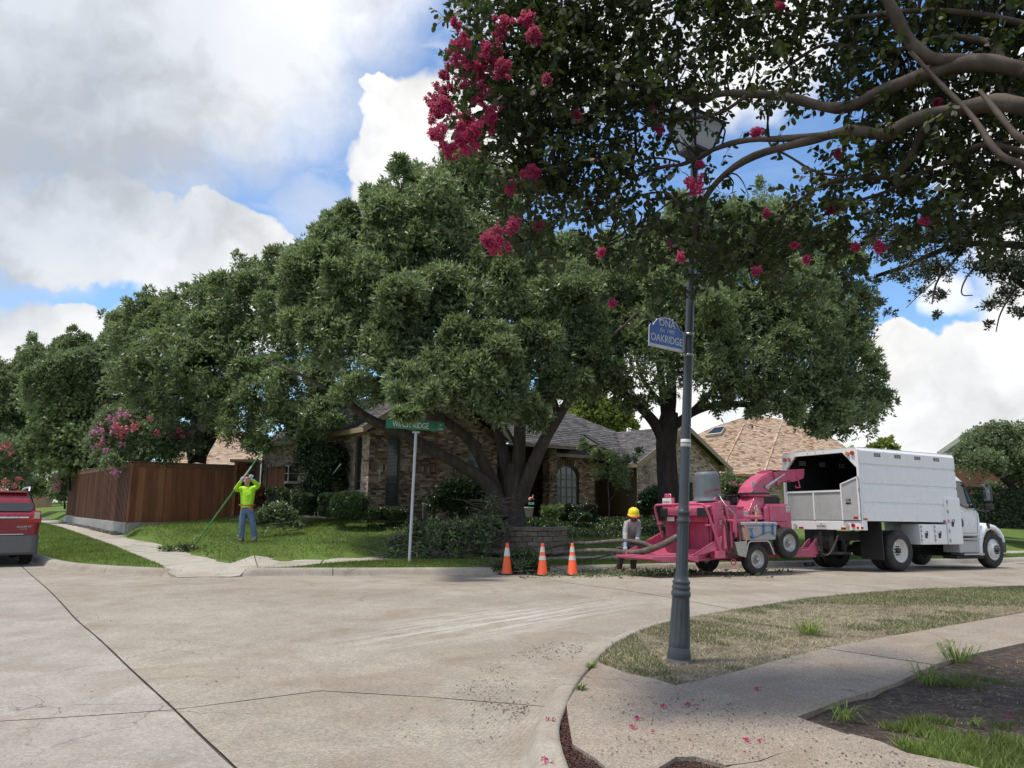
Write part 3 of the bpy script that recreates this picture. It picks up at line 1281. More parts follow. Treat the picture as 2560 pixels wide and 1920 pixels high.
def brick_mat(name, stops, grime=(0.03, 0.028, 0.025)):
    m = M(name)
    col = m.ramp(m.island(), stops)
    col = m.scale_col(col, m.rng(m.noise(30, 4, 0.7), 0.3, 0.7, 0.75, 1.22))
    col = m.scale_col(col, m.rng(m.noise(0.8, 3, 0.6), 0.3, 0.7, 0.82, 1.15))
    m.color(col).set(rough=0.9, spec=0.25)
    m.bump(m.noise(60, 4, 0.7), 0.5, 0.006)
    return m.m


BRICK = brick_mat('mixed_brick', [(0, (0.055, 0.038, 0.028)), (0.12, (0.11, 0.072, 0.048)), (0.45, (0.195, 0.128, 0.080)), (0.7, (0.255, 0.178, 0.115)), (0.88, (0.32, 0.24, 0.165)), (1, (0.40, 0.32, 0.23))])
BRICKL = brick_mat('pale_brick', [(0, (0.14, 0.10, 0.08)), (0.15, (0.26, 0.20, 0.155)), (0.5, (0.38, 0.30, 0.23)), (0.8, (0.47, 0.39, 0.31)), (1, (0.54, 0.46, 0.37))])
BRICKR = brick_mat('red_brick', [(0, (0.10, 0.045, 0.03)), (0.5, (0.24, 0.105, 0.065)), (1, (0.33, 0.17, 0.11))])
MORTAR = plain('mortar', (0.23, 0.19, 0.145), 0.95, scale=20, var=0.2)
MORTARD = plain('mortar_dark', (0.14, 0.115, 0.09), 0.95, scale=20, var=0.2)


def shingle_mat(name, stops):
    m = M(name)
    col = m.ramp(m.island(), stops)
    col = m.scale_col(col, m.rng(m.noise(45, 3, 0.7), 0.3, 0.7, 0.8, 1.2))
    m.color(col).set(rough=0.95, spec=0.2)
    m.bump(m.noise(120, 3, 0.7), 0.5, 0.004)
    return m.m


SH_GREY = shingle_mat('grey_shingle', [(0, (0.075, 0.072, 0.073)), (0.5, (0.11, 0.105, 0.106)), (1, (0.155, 0.148, 0.147))])
SH_TAN = shingle_mat('tan_shingle', [(0, (0.25, 0.150, 0.100)), (0.22, (0.40, 0.275, 0.195)), (0.35, (0.47, 0.345, 0.25)), (1, (0.54, 0.42, 0.32))])
SH_LGREY = shingle_mat('light_grey_shingle', [(0, (0.22, 0.215, 0.21)), (0.5, (0.30, 0.29, 0.28)), (1, (0.37, 0.36, 0.345))])
SH_TANB = plain('tan_roof_felt', (0.22, 0.14, 0.10), 0.95)
SH_GREYB = plain('grey_roof_felt', (0.06, 0.057, 0.055), 0.95)
TRIM = plain('tan_trim', (0.33, 0.25, 0.17), 0.7, var=0.1, dirt=(0.15, 0.11, 0.08))
TRIMW = plain('cream_trim', (0.60, 0.56, 0.48), 0.6, var=0.06)
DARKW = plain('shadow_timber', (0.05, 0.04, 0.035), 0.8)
FRAME = plain('bronze_window_frame', (0.075, 0.065, 0.055), 0.45, var=0.1)
FRAMEW = plain('white_window_frame', (0.55, 0.55, 0.53), 0.5, var=0.06)
GLASS = M('window_glass')
GLASS.color((0.02, 0.025, 0.028)).set(rough=0.06, spec=0.8)
GLASS = GLASS.m
BLIND = plain('pale_blind', (0.30, 0.30, 0.29), 0.6, var=0.1)
BLINDD = plain('grey_blind', (0.10, 0.11, 0.115), 0.5, var=0.1)
GUTTER = plain('brown_gutter', (0.24, 0.165, 0.11), 0.5)
COPPER = plain('copper_gutter', (0.46, 0.20, 0.11), 0.5)


class Frame3:
    """a wall or roof plane: origin, direction along, direction up, outward normal"""

    def __init__(s, o, u, w):
        s.o, s.u, s.w = Vector(o), Vector(u).normalized(), Vector(w).normalized()
        s.n = s.u.cross(s.w)

    def p(s, a, b, d=0.0):
        return s.o + s.u * a + s.w * b + s.n * d


def fpx(fr, x, y):
    """plan coordinates on a plane of the point seen at a pixel"""
    d = ray(x, y)
    c = Vector((0, 0, CAM_H))
    t = (fr.o - c).dot(fr.n) / d.dot(fr.n)
    q = c + d * t - fr.o
    return (q.dot(fr.u), q.dot(fr.w))


def hole_poly(h):
    """('rect', a0, b0, a1, b1) or ('arch', a0, b0, a1, bspring, rise)"""
    if h[0] == 'rect':
        _, a0, b0, a1, b1 = h
        return [(a0, b0), (a1, b0), (a1, b1), (a0, b1)]
    _, a0, b0, a1, b1, rise = h
    c = (a0 + a1) / 2
    r = (a1 - a0) / 2
    arc = [(c + r * math.cos(t), b1 + rise * math.sin(t)) for t in [math.pi * k / 10 for k in range(0, 11)]]
    return [(a0, b0), (a1, b0)] + arc


def wall_sheet(fr, poly, holes, mat, parent, name='wall', depth=0.14):
    hp_ = [hole_poly(h) for h in holes]
    verts = [Vector(p) for p in poly]
    faces = [list(range(len(poly)))]
    edges = []
    for h in hp_:
        o = len(verts)
        verts += [Vector(p) for p in h]
        edges += [(o + i, o + (i + 1) % len(h)) for i in range(len(h))]
    r = delaunay_2d_cdt(verts, edges, faces, 1, 1e-5)
    b = MB()
    fs = []
    for f in r[2]:
        c = sum((r[0][i] for i in f), Vector((0, 0))) / len(f)
        if not any(inpoly((c.x, c.y), h) for h in hp_):
            fs.append(f)
    b.add([fr.p(v.x, v.y) for v in r[0]], fs)
    for h in hp_:       # reveals
        n = len(h)
        b.add([fr.p(x, y) for x, y in h] + [fr.p(x, y, -depth) for x, y in h], [(i, (i + 1) % n, n + (i + 1) % n, n + i) for i in range(n)])
    return b.build(name, mat, parent, recalc=False)


def bricks(fr, poly, holes, mat, parent, L=0.21, H=0.076, gap=0.011, proud=0.012, name='bricks', soldier=None):
    hp_ = [hole_poly(h) for h in holes]
    xs = [p[0] for p in poly]
    ys = [p[1] for p in poly]
    quads = []

    def block(a0, b0, a1, b1, pr):
        v = [fr.p(a0, b0), fr.p(a1, b0), fr.p(a1, b1), fr.p(a0, b1)]
        t = [q + fr.n * pr for q in v]
        quads.append((v, t))
    row = 0
    y = min(ys)
    while y < max(ys):
        y1 = y + H - gap
        sold = soldier and any(s0 <= y < s1 for s0, s1 in soldier)
        if sold:
            s0, s1 = [s for s in soldier if s[0] <= y < s[1]][0]
            x = min(xs)
            while x < max(xs):
                c = (x + H / 2, (s0 + s1) / 2)
                if inpoly(c, poly) and not any(inpoly(c, h) for h in hp_):
                    block(x, s0, x + H - gap, s1 - gap, proud * random.uniform(.5, 1.3))
                x += H
            y = s1
            row += 1
            continue
        x = min(xs) - (L / 2 if row % 2 else 0)
        while x < max(xs):
            a0, a1 = max(x, min(xs)), min(x + L - gap, max(xs))
            yc = (y + y1) / 2
            if a1 - a0 > 0.03:
                e0, e1 = inpoly((a0 + 1e-3, yc), poly), inpoly((a1 - 1e-3, yc), poly)
                if not (e0 and e1) and (e0 or e1):
                    for _ in range(3):
                        if not e0:
                            a0 += (a1 - a0) * .33
                            e0 = inpoly((a0, yc), poly)
                        if not e1:
                            a1 -= (a1 - a0) * .33
                            e1 = inpoly((a1, yc), poly)
                if e0 and e1:
                    ok = True
                    for h in hp_:
                        i0, i1 = inpoly((a0, yc), h), inpoly((a1, yc), h)
                        if i0 and i1:
                            ok = False
                            break
                        hx = [p[0] for p in h]
                        if i0:
                            a0 = max(a0, max(hx)) if inpoly((max(hx) - .02, yc), h) else a0 + .66 * (a1 - a0)
                        elif i1:
                            a1 = min(a1, min(hx)) if inpoly((min(hx) + .02, yc), h) else a1 - .66 * (a1 - a0)
                        elif inpoly(((a0 + a1) / 2, yc), h):
                            ok = False
                            break
                    if ok and a1 - a0 > 0.03:
                        block(a0, y, a1, y1, proud * random.uniform(.4, 1.4))
            x += L
        y += H
        row += 1
    vs, fs = [], []
    for v, t in quads:
        o = len(vs)
        vs += v + t
        fs += [(o + 4, o + 5, o + 6, o + 7), (o, o + 1, o + 5, o + 4), (o + 1, o + 2, o + 6, o + 5), (o + 2, o + 3, o + 7, o + 6), (o + 3, o, o + 4, o + 7)]
    b = MB()
    b.add(vs, fs)
    o = b.build(name, mat, parent, recalc=False)
    o['kind'] = 'stuff'
    return o


def shingles(fr, poly, mat, parent, row=0.145, wid=(0.17, 0.34), lift=0.022, name='shingles', sub=None):
    """overlapping tabs on a roof plane; b runs up the slope"""
    vs, fs = [], []
    xs = [p[0] for p in poly]
    ys = [p[1] for p in poly]
    y = min(ys)
    while y < max(ys):
        x = min(xs) - random.random() * wid[1]
        while x < max(xs):
            w = random.uniform(*wid)
            a0, a1 = max(x, min(xs)), min(x + w - 0.006, max(xs))
            c = ((a0 + a1) / 2, y + row / 2)
            if a1 > a0 + .02 and inpoly(c, poly) and inpoly((a0, c[1]), poly) and inpoly((a1, c[1]), poly):
                lf = lift * random.uniform(.6, 1.3)
                yy = y - random.choice((0, 0, 0.018))
                o = len(vs)
                vs += [fr.p(a0, yy, 0.004), fr.p(a1, yy, 0.004), fr.p(a1, yy, lf), fr.p(a0, yy, lf), fr.p(a1, y + row, 0.006), fr.p(a0, y + row, 0.006)]
                fs += [(o, o + 1, o + 2, o + 3), (o + 3, o + 2, o + 4, o + 5)]
            x += w
        y += row
    b = MB()
    b.add(vs, fs)
    o = b.build(name, mat, parent, recalc=False)
    o['kind'] = 'stuff'
    return o


def roof_plane(fr, poly, matb, mats, parent, thick=0.06, **kw):
    b = MB()
    b.prism(poly, lambda x, y, t: fr.p(x, y, t), (-thick, 0))
    r = b.build('roof', matb, parent)
    shingles(fr, poly, mats, r, **kw)
    return r


def window(fr, hole, parent, frame, blind=None, mull=(), rails=(), depth=0.10, lower=None, bar=0.022):
    """frame, pane, blind slats and glazing bars set back in an opening"""
    hp_ = hole_poly(hole)
    a0, b0, a1 = hole[1], hole[2], hole[3]
    top = max(p[1] for p in hp_)
    w = bpy.data.objects.new('window', None)
    COL.objects.link(w)
    w.parent = parent
    cx, cy = (a0 + a1) / 2, (b0 + top) / 2
    sx, sy = 1 - 0.10 / (a1 - a0), 1 - 0.10 / (top - b0)
    inner = [(cx + (x - cx) * sx, cy + (y - cy) * sy) for x, y in hp_]
    n = len(hp_)
    b = MB()
    for d0, d1 in ((-depth, -depth + 0.05),):
        vs = [fr.p(x, y, d1) for x, y in hp_] + [fr.p(x, y, d1) for x, y in inner] + [fr.p(x, y, d0) for x, y in inner]
        b.add(vs, [(i, (i + 1) % n, n + (i + 1) % n, n + i) for i in range(n)] + [(n + i, n + (i + 1) % n, 2 * n + (i + 1) % n, 2 * n + i) for i in range(n)])
    for m_ in mull:
        b.prism([(m_ - bar / 2, b0 + .05), (m_ + bar / 2, b0 + .05), (m_ + bar / 2, top - .07), (m_ - bar / 2, top - .07)], lambda x, y, t: fr.p(x, y, t), (-depth + .022, -depth + 0.034))
    for r_ in rails:
        hgt = 0.05 if (isinstance(r_, tuple)) else bar
        r0 = r_[0] if isinstance(r_, tuple) else r_
        b.prism([(a0 + .05, r0 - hgt / 2), (a1 - .05, r0 - hgt / 2), (a1 - .05, r0 + hgt / 2), (a0 + .05, r0 + hgt / 2)], lambda x, y, t: fr.p(x, y, t), (-depth + .020, -depth + 0.038))
    b.build('frame', frame, w)
    p = MB()
    p.add([fr.p(x, y, -depth + 0.004) for x, y in inner], [tuple(range(n))])
    p.build('pane', GLASS, w, recalc=False)
    if blind:
        s = MB()
        z = b0 + 0.07
        lim = hole[4] if hole[0] == 'arch' else top - .06
        while z < lim + (0 if hole[0] == 'rect' else .12):
            x0, x1 = a0 + .06, a1 - .06
            if hole[0] == 'arch' and z > hole[4]:
                k = math.sqrt(max(0, 1 - ((z - hole[4]) / hole[5]) ** 2)) * 0.85
                x0, x1 = cx - (cx - x0) * k, cx + (x1 - cx) * k
            s.add([fr.p(x0, z, -depth + .008), fr.p(x1, z, -depth + .008), fr.p(x1, z + .03, -depth + .016), fr.p(x0, z + .03, -depth + .016)], [(0, 1, 2, 3)])
            z += 0.048
        o = s.build('blind', blind, w, recalc=False)
    return w


HU, HV = Vector((.797, .603, 0)), Vector((-.603, .797, 0))
H0 = Vector((-4.788, 25.0, 0))
UP = Vector((0, 0, 1))
BASE = 0.85
house = thing('brick_house', 'single storey brown brick house with grey shingle roof behind the large oak', 'house', (0, 0, 0))


def HP(a, b, z):
    return H0 + HU * a + HV * b + UP * z


W1 = ('arch', .66, 1.46, 1.19, 3.72, .19)
W2 = ('arch', 4.03, 2.20, 4.62, 3.70, .19)
fF = Frame3(HP(0, 0, 0), HU, UP)
polyF = [(0, BASE), (5.32, BASE), (5.32, 4.15), (4.2, 4.80), (2.55, 5.82), (0, 4.22)]
wF = wall_sheet(fF, polyF, [W1, W2], MORTARD, house)
bricks(fF, polyF, [W1, W2], BRICK, wF, soldier=[(2.66, 2.86)])
for w_ in (W1, W2):     # soldier arch over each window, proud of the wall
    b = MB()
    c = (w_[1] + w_[3]) / 2
    for k in range(11):
        t = math.pi * (k + .5) / 11
        ax, az = c + math.cos(t) * .265, w_[4] + math.sin(t) * .19
        ox, oz = c + math.cos(t) * .40, w_[4] + math.sin(t) * .36
        d = Vector((ox - ax, oz - az)).normalized()
        q = Vector((-d.y, d.x)) * .032
        b.prism([(ax + q.x, az + q.y), (ax - q.x, az - q.y), (ox - q.x * 1.3, oz - q.y * 1.3), (ox + q.x * 1.3, oz + q.y * 1.3)], lambda x, y, tt: fF.p(x, y, tt), (0.004, .03))
    o = b.build('bricks', BRICK, wF)
    o['kind'] = 'stuff'
window(fF, W1, house, FRAME, BLINDD, (), ((2.27,),))
window(fF, W2, house, FRAME, BLINDD, (), ((2.9,),))
b = MB()
cf = Frame3(HP(0, -0.13, 0), HU, UP)
wC = wall_sheet(cf, [(2.62, BASE), (3.24, BASE), (3.24, 6.9), (2.62, 6.9)], [], MORTARD, house, 'chimney')
bricks(cf, [(2.62, BASE), (3.24, BASE), (3.24, 6.9), (2.62, 6.9)], [], BRICK, wC)
for a_, s_ in ((2.62, -1), (3.24, 1)):
    b.add([HP(a_, -0.13, BASE), HP(a_, 0.5, BASE), HP(a_, 0.5, 6.9), HP(a_, -.13, 6.9)], [(0, 1, 2, 3)])
b.add([HP(2.5, -.2, 6.9), HP(3.36, -.2, 6.9), HP(3.36, .7, 6.9), HP(2.5, .7, 6.9), HP(2.5, -.2, 7.05), HP(3.36, -.2, 7.05), HP(3.36, .7, 7.05), HP(2.5, .7, 7.05)], [(0, 3, 2, 1), (4, 5, 6, 7), (0, 1, 5, 4), (1, 2, 6, 5), (2, 3, 7, 6), (3, 0, 4, 7)])
b.build('chimney_side', BRICKR, wC)
fL = Frame3(HP(0, 10.7, 0), -HV, UP)        # a runs towards the corner; b = height
WL = ('arch', 10.7 - 1.07, 1.96, 10.7 - .56, 3.7, .17)
WB = ('rect', 10.7 - 10.3, 2.1, 10.7 - 9.9, 3.2)
WB2 = ('rect', 10.7 - 9.5, 2.95, 10.7 - 9.15, 3.2)
polyL = [(0, BASE), (10.7, BASE), (10.7, 4.2), (0, 4.12)]
wL = wall_sheet(fL, polyL, [WL, WB, WB2], MORTAR, house)
bricks(fL, polyL, [WL, WB, WB2], BRICKL, wL, soldier=[(2.66, 2.86), (3.86, 4.06)])  # paler brick and mortar than the front: this wall's light is painted in
window(fL, WL, house, FRAME, None, (), ((2.3,),))
window(fL, WB, house, FRAMEW, BLIND)
window(fL, WB2, house, FRAMEW, BLIND)
bw = bpy.data.objects.new('window', None)
COL.objects.link(bw)
bw.parent = house
b = MB()
for bb in (6.25, 6.9, 7.55):
    for dd in (0.0, -0.42):
        p0, p1 = HP(dd, bb, 2.38), HP(dd, bb, 3.0 + (0.0 if dd < -.1 else .18))
        b.beam(p0, p1, .04, .04)
for z_ in (2.38, 2.7, 3.0):
    b.beam(HP(-.42, 6.23, z_), HP(-.42, 7.57, z_), .035, .035)
    b.beam(HP(-.42, 6.25, z_), HP(0, 6.25, z_), .03, .03)
    b.beam(HP(-.42, 7.55, z_), HP(0, 7.55, z_), .03, .03)
b.build('frame', FRAMEW, bw)
b = MB()
b.add([HP(-.40, 6.25, 2.38), HP(-.40, 7.55, 2.38), HP(-.40, 7.55, 3.0), HP(-.40, 6.25, 3.0), HP(-.0, 6.25, 3.18), HP(0, 7.55, 3.18)], [(0, 1, 2, 3), (3, 2, 5, 4)])
b.add([HP(-.40, 6.27, 2.38), HP(-.02, 6.27, 2.38), HP(-.02, 6.27, 3.16), HP(-.40, 6.27, 3.0)], [(0, 1, 2, 3)])
b.build('pane', GLASS, bw)
b = MB()
b.add([HP(-.44, 6.2, 2.30), HP(-.44, 7.6, 2.30), HP(0, 7.6, 2.30), HP(0, 6.2, 2.30), HP(-.44, 6.2, 2.36), HP(-.44, 7.6, 2.36), HP(0, 7.6, 2.36), HP(0, 6.2, 2.36)], [(0, 3, 2, 1), (4, 5, 6, 7), (0, 1, 5, 4), (1, 2, 6, 5), (2, 3, 7, 6), (3, 0, 4, 7)])
b.build('sill', FRAMEW, bw)
b = MB()
b.add([HP(5.32, 0, BASE), HP(5.32, 3, BASE), HP(5.32, 3, 4.2), HP(5.32, 0, 4.2)], [(0, 1, 2, 3)])
b.build('wall', BRICKR, house)
b = MB()
b.add([HP(0, 10.7, BASE), HP(5.4, 10.7, BASE), HP(5.4, 10.7, 4.2), HP(2.7, 10.7, 5.9), HP(0, 10.7, 4.2)], [(0, 1, 2, 3, 4)])
b.build('wall', BRICKR, house)
rx = (2.7, 6.02)
sl = math.hypot(2.7 + .4, 6.02 - 4.05)
wv = (HU * 3.1 + UP * (6.02 - 4.02)).normalized()
roof_plane(Frame3(HP(-.4, 10.9, 4.02), -HV, wv), [(0, 0), (11.25, 0), (11.25, 3.66), (0, 3.66)], SH_GREYB, SH_GREY, house)
wv2 = (-HU * 3.1 + UP * (6.02 - 4.02)).normalized()
roof_plane(Frame3(HP(5.8, -.35, 4.02), HV, wv2), [(0, 0), (11.25, 0), (11.25, 3.66), (0, 3.66)], SH_GREYB, SH_GREY, house)
b = MB()
b.beam(HP(-.42, -.35, 3.97), HP(2.7, -.35, 5.98), .035, .2)
b.beam(HP(5.82, -.35, 3.97), HP(2.7, -.35, 5.98), .035, .2)
b.beam(HP(-.41, -.35, 3.97), HP(-.41, 10.9, 3.97), .03, .17)
b.build('fascia', TRIM, house)
b = MB()
b.add([HP(-.4, -.34, 3.90), HP(0.02, -.34, 3.90), HP(.02, 10.9, 3.90), HP(-.4, 10.9, 3.90)], [(0, 1, 2, 3)])
b.add([HP(5.3, -.34, 3.90), HP(5.8, -.34, 3.90), HP(5.8, 3, 3.90), HP(5.3, 3, 3.90)], [(0, 1, 2, 3)])
b.build('soffit', TRIM, house)
b = MB()
b.add([HP(-.02, -.015, 4.0), HP(1.0, -.015, 4.0), HP(1.0, -.015, 4.5), HP(-.02, -.015, 4.1)], [(0, 1, 2, 3)])
ent = Frame3(HP(5.32, 2.2, 0), HU, UP)
wE = wall_sheet(ent, [(0, BASE), (4.6, BASE), (4.6, 4.0), (0, 4.0)], [('rect', 1.2, BASE, 2.2, 3.1)], MORTARD, house)
bricks(ent, [(0, BASE), (4.6, BASE), (4.6, 4.0), (0, 4.0)], [('rect', 1.2, BASE, 2.2, 3.1)], BRICK, wE)
b = MB()
b.add([ent.p(1.2, BASE, -.08), ent.p(2.2, BASE, -.08), ent.p(2.2, 3.1, -.08), ent.p(1.2, 3.1, -.08)], [(0, 1, 2, 3)])
for k in range(2):
    for j in range(3):
        b.prism([(1.28 + k * .46, BASE + .12 + j * .73), (1.66 + k * .46, BASE + .12 + j * .73), (1.66 + k * .46, BASE + .72 + j * .73), (1.28 + k * .46, BASE + .72 + j * .73)], lambda x, y, t: ent.p(x, y, t), (-.08, -.06))
b.build('door', plain('dark_door', (0.06, 0.035, 0.025), 0.4), house)
colf = bpy.data.objects.new('column', None)
COL.objects.link(colf)
colf.parent = house
b = MB()
b.add([HP(7.92, 0, BASE), HP(8.32, 0, BASE), HP(8.32, .4, BASE), HP(7.92, .4, BASE), HP(7.92, 0, 3.8), HP(8.32, 0, 3.8), HP(8.32, .4, 3.8), HP(7.92, .4, 3.8)], [(0, 1, 5, 4), (1, 2, 6, 5), (2, 3, 7, 6), (3, 0, 4, 7)])
b.build('core', MORTARD, colf)
cp = [(0, BASE), (.4, BASE), (.4, 3.8), (0, 3.8)]
bricks(Frame3(HP(7.92, 0, 0), HU, UP), cp, [], BRICK, colf, soldier=[(2.55, 2.75), (3.58, 3.78)])
bricks(Frame3(HP(7.92, .4, 0), -HV, UP), cp, [], BRICK, colf)
fB = Frame3(HP(8.32, .55, 0), HU, UP)
WA = ('arch', .45, 1.5, 1.70, 2.74, .46)
polyB = [(0, BASE), (2.6, BASE), (2.6, 3.65), (0, 3.65)]
wB = wall_sheet(fB, polyB, [WA], MORTARD, house)
bricks(fB, polyB, [WA], BRICK, wB)
b = MB()
for k in range(19):
    t = math.pi * (k + .5) / 19
    ax, az = 1.075 + math.cos(t) * .66, 2.74 + math.sin(t) * .48
    ox, oz = 1.075 + math.cos(t) * .88, 2.74 + math.sin(t) * .70
    d = Vector((ox - ax, oz - az)).normalized()
    q = Vector((-d.y, d.x)) * .036
    b.prism([(ax + q.x, az + q.y), (ax - q.x, az - q.y), (ox - q.x * 1.3, oz - q.y * 1.3), (ox + q.x * 1.3, oz + q.y * 1.3)], lambda x, y, tt: fB.p(x, y, tt), (0.004, .045))
o = b.build('bricks', BRICK, wB)
o['kind'] = 'stuff'
window(fB, WA, house, FRAME, BLIND, [.45 + 1.25 * k / 4 for k in (1, 2, 3)], [(2.28,), 1.9, 2.62])
b = MB()
b.add([HP(10.92, .55, BASE), HP(10.92, 2.5, BASE), HP(10.92, 2.5, 3.7), HP(10.92, .55, 3.7)], [(0, 1, 2, 3)])
b.add([HP(10.92, 2.5, BASE), HP(13, 2.5, BASE), HP(13, 2.5, 3.7), HP(10.92, 2.5, 3.7)], [(0, 1, 2, 3)])
b.add([HP(12.95, 2.5, BASE), HP(12.95, 0, BASE), HP(12.95, 0, 3.4), HP(12.95, 2.5, 3.4)], [(0, 1, 2, 3)])
b.build('wall', BRICK, house)
wm = (HV * 1.0 + UP * .78).normalized()
_mr = Frame3(HP(5.0, -.35, 3.92), HU, wm)
roof_plane(_mr, [(.4, 0), (4.35, 0), (5.2, 1.0), fpx(_mr, 1560, 1150), fpx(_mr, 1541, 1079), fpx(_mr, 1470, 1052), fpx(_mr, 1412, 1028), fpx(_mr, 1340, 1000), (.2, 4.6)], SH_GREYB, SH_GREY, house)
roof_plane(Frame3(HP(8.15, .25, 3.64), HU, wm), [(0, 0), (4.9, 0), (4.9, .9), (0, .9)], SH_GREYB, SH_GREY, house)
b = MB()
b.beam(HP(5.6, -.37, 3.86), HP(9.4, -.37, 3.86), .03, .15)
b.beam(HP(8.15, .23, 3.58), HP(13.0, .23, 3.58), .03, .13)
b.beam(HP(9.36, -.37, 3.86), HP(9.36, .9, 3.86), .03, .12)
b.build('gutter', GUTTER, house)
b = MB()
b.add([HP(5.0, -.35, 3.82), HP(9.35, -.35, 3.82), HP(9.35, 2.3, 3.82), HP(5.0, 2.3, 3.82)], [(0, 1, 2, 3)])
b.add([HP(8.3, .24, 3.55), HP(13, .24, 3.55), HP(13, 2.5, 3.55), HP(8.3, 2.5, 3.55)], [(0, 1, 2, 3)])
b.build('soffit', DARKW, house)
b = MB()
b.tube([HP(9.9, 4.0, 6.2), HP(9.9, 4.0, 7.2)], .05, 8)
b.build('vent_pipe', DARKW, house)
fG = Frame3(HP(12.95, 0, 0), HU, UP)
WG1 = ('rect', 3.05, 1.5, 3.75, 2.7)
polyG = [(0, BASE), (5.8, BASE), (5.8, 3.55), (2.98, 5.2), (0, 3.42)]
wG = wall_sheet(fG, polyG, [WG1], MORTAR, house)
bricks(fG, polyG, [WG1], BRICKL, wG, soldier=[(2.72, 2.92)])
window(fG, WG1, house, FRAME, BLINDD)
b = MB()
b.add([fG.p(5.8, BASE), fG.p(5.8, BASE, -9), fG.p(5.8, 3.5, -9), fG.p(5.8, 3.5)], [(0, 1, 2, 3)])
b.build('wall', BRICKL, house)
wgl = (HU * 3.3 + UP * 1.93).normalized()
LG = math.hypot(3.3, 1.93)
roof_plane(Frame3(HP(12.63, 7.6, 3.36), -HV, wgl), [(0, 0), (8.0, 0), (8.0, LG), (0, LG)], SH_GREYB, SH_GREY, house)
wgr = (-HU * 3.3 + UP * 1.93).normalized()
roof_plane(Frame3(HP(19.23, -.4, 3.36), HV, wgr), [(0, 0), (9.0, 0), (9.0, LG), (0, LG)], SH_GREYB, SH_GREY, house)
b = MB()
b.beam(HP(12.6, -.41, 3.30), HP(15.93, -.41, 5.24), .035, .2)
b.beam(HP(19.26, -.41, 3.30), HP(15.93, -.41, 5.24), .035, .2)
b.beam(HP(12.6, -.40, 3.28), HP(12.6, 3, 3.28), .03, .14)
b.build('fascia', TRIM, house)
b = MB()
b.prism([(-.33, 3.26), (.05, 3.26), (.05, 3.5)], lambda x, y, t: fG.p(x, y, t), (0.01, .38))
b.prism([(5.75, 3.26), (6.25, 3.26), (5.75, 3.56)], lambda x, y, t: fG.p(x, y, t), (0.01, .38))
b.prism([(0, 3.3), (2.97, 5.08), (5.8, 3.42), (6.2, 3.3), (2.97, 5.2), (-.3, 3.3)], lambda x, y, t: fG.p(x, y, t), (0.02, .05))
b.build('soffit', TRIM, house)

def ridge_caps(p0, p1, mat, parent, w=.14):
    p0, p1 = Vector(p0), Vector(p1)
    n = int((p1 - p0).length / .22)
    b = MB()
    for k in range(n):
        a, c = p0.lerp(p1, k / n), p0.lerp(p1, (k + 1.15) / n)
        b.beam(a + UP * (.035 if k % 2 else .03), c + UP * .012, w, .02)
    o = b.build('ridge_caps', mat, parent)
    o['kind'] = 'stuff'


nh = thing('brick_house', 'neighbouring house with a tall tan shingle hip roof behind the pink chipper', 'house')
E0, E1 = D(1690, 1176, 37), D(2080, 1196, 40)
ev = (E1 - E0)
ev.z = 0
eu = ev.normalized()
en = Vector((-eu.y, eu.x, 0))
up_ = (en * 1.0 + UP * .82).normalized()
frn = Frame3(E0, eu, up_)
Ln = ev.length
npts = [(1688, 1176), (2085, 1198), (2180, 1165), (2090, 1100), (2000, 1055), (1900, 1040), (1850, 1046), (1787, 1066), (1728, 1093), (1690, 1118)]
nroof = roof_plane(frn, [fpx(frn, *q) for q in npts], SH_TANB, SH_TAN, nh, row=.115, wid=(.15, .27), lift=.03)
for h0, h1 in (((1798, 1184), (1858, 1062)), ((1906, 1190), (1950, 1062))):
    ridge_caps(frn.p(*fpx(frn, *h0)), frn.p(*fpx(frn, *h1)), SH_TAN, nh, .16)
pA, pC = frn.p(*fpx(frn, 1700, 1178)), frn.p(*fpx(frn, 2080, 1197))
b = MB()
b.beam(pA + UP * -.05 - en * .04, pC + UP * -.05 - en * .04, .1, .12)
b.build('gutter', COPPER, nh)
wpoly = [pA + en * .6 + eu * .3, pC + en * .6 - eu * .3, pC + en * 8 - eu * .3, pA + en * 8 + eu * .3]
b = MB()
for q0, q1 in zip(wpoly, wpoly[1:] + wpoly[:1]):
    b.add([(q0.x, q0.y, .6), (q1.x, q1.y, .6), (q1.x, q1.y, pA.z - .1), (q0.x, q0.y, pA.z - .1)], [(0, 1, 2, 3)])
b.build('wall', plain('tan_siding', (0.33, 0.26, 0.16), 0.8), nh)
bf = Frame3(Vector((wpoly[0].x, wpoly[0].y, 0)), (wpoly[1] - wpoly[0]).normalized(), UP)
bricks(bf, [(4.2, .8), (6.0, .8), (6.0, pA.z - .2), (4.2, pA.z - .2)], [], BRICKL, nh)
sk = bpy.data.objects.new('skylight', None)
COL.objects.link(sk)
sk.parent = nh
q = [fpx(frn, *p) for p in ((1762, 1093), (1801, 1088), (1812, 1070), (1782, 1074))]
b = MB()
b.prism(q, lambda x, y, t: frn.p(x, y, t), (0, .16))
b.build('frame', TRIMW, sk)
b = MB()
qc = (sum(p[0] for p in q) / 4, sum(p[1] for p in q) / 4)
b.prism([(qc[0] + (p[0] - qc[0]) * .86, qc[1] + (p[1] - qc[1]) * .8) for p in q], lambda x, y, t: frn.p(x, y, t), (.16, .175))
b.build('pane', GLASS, sk)

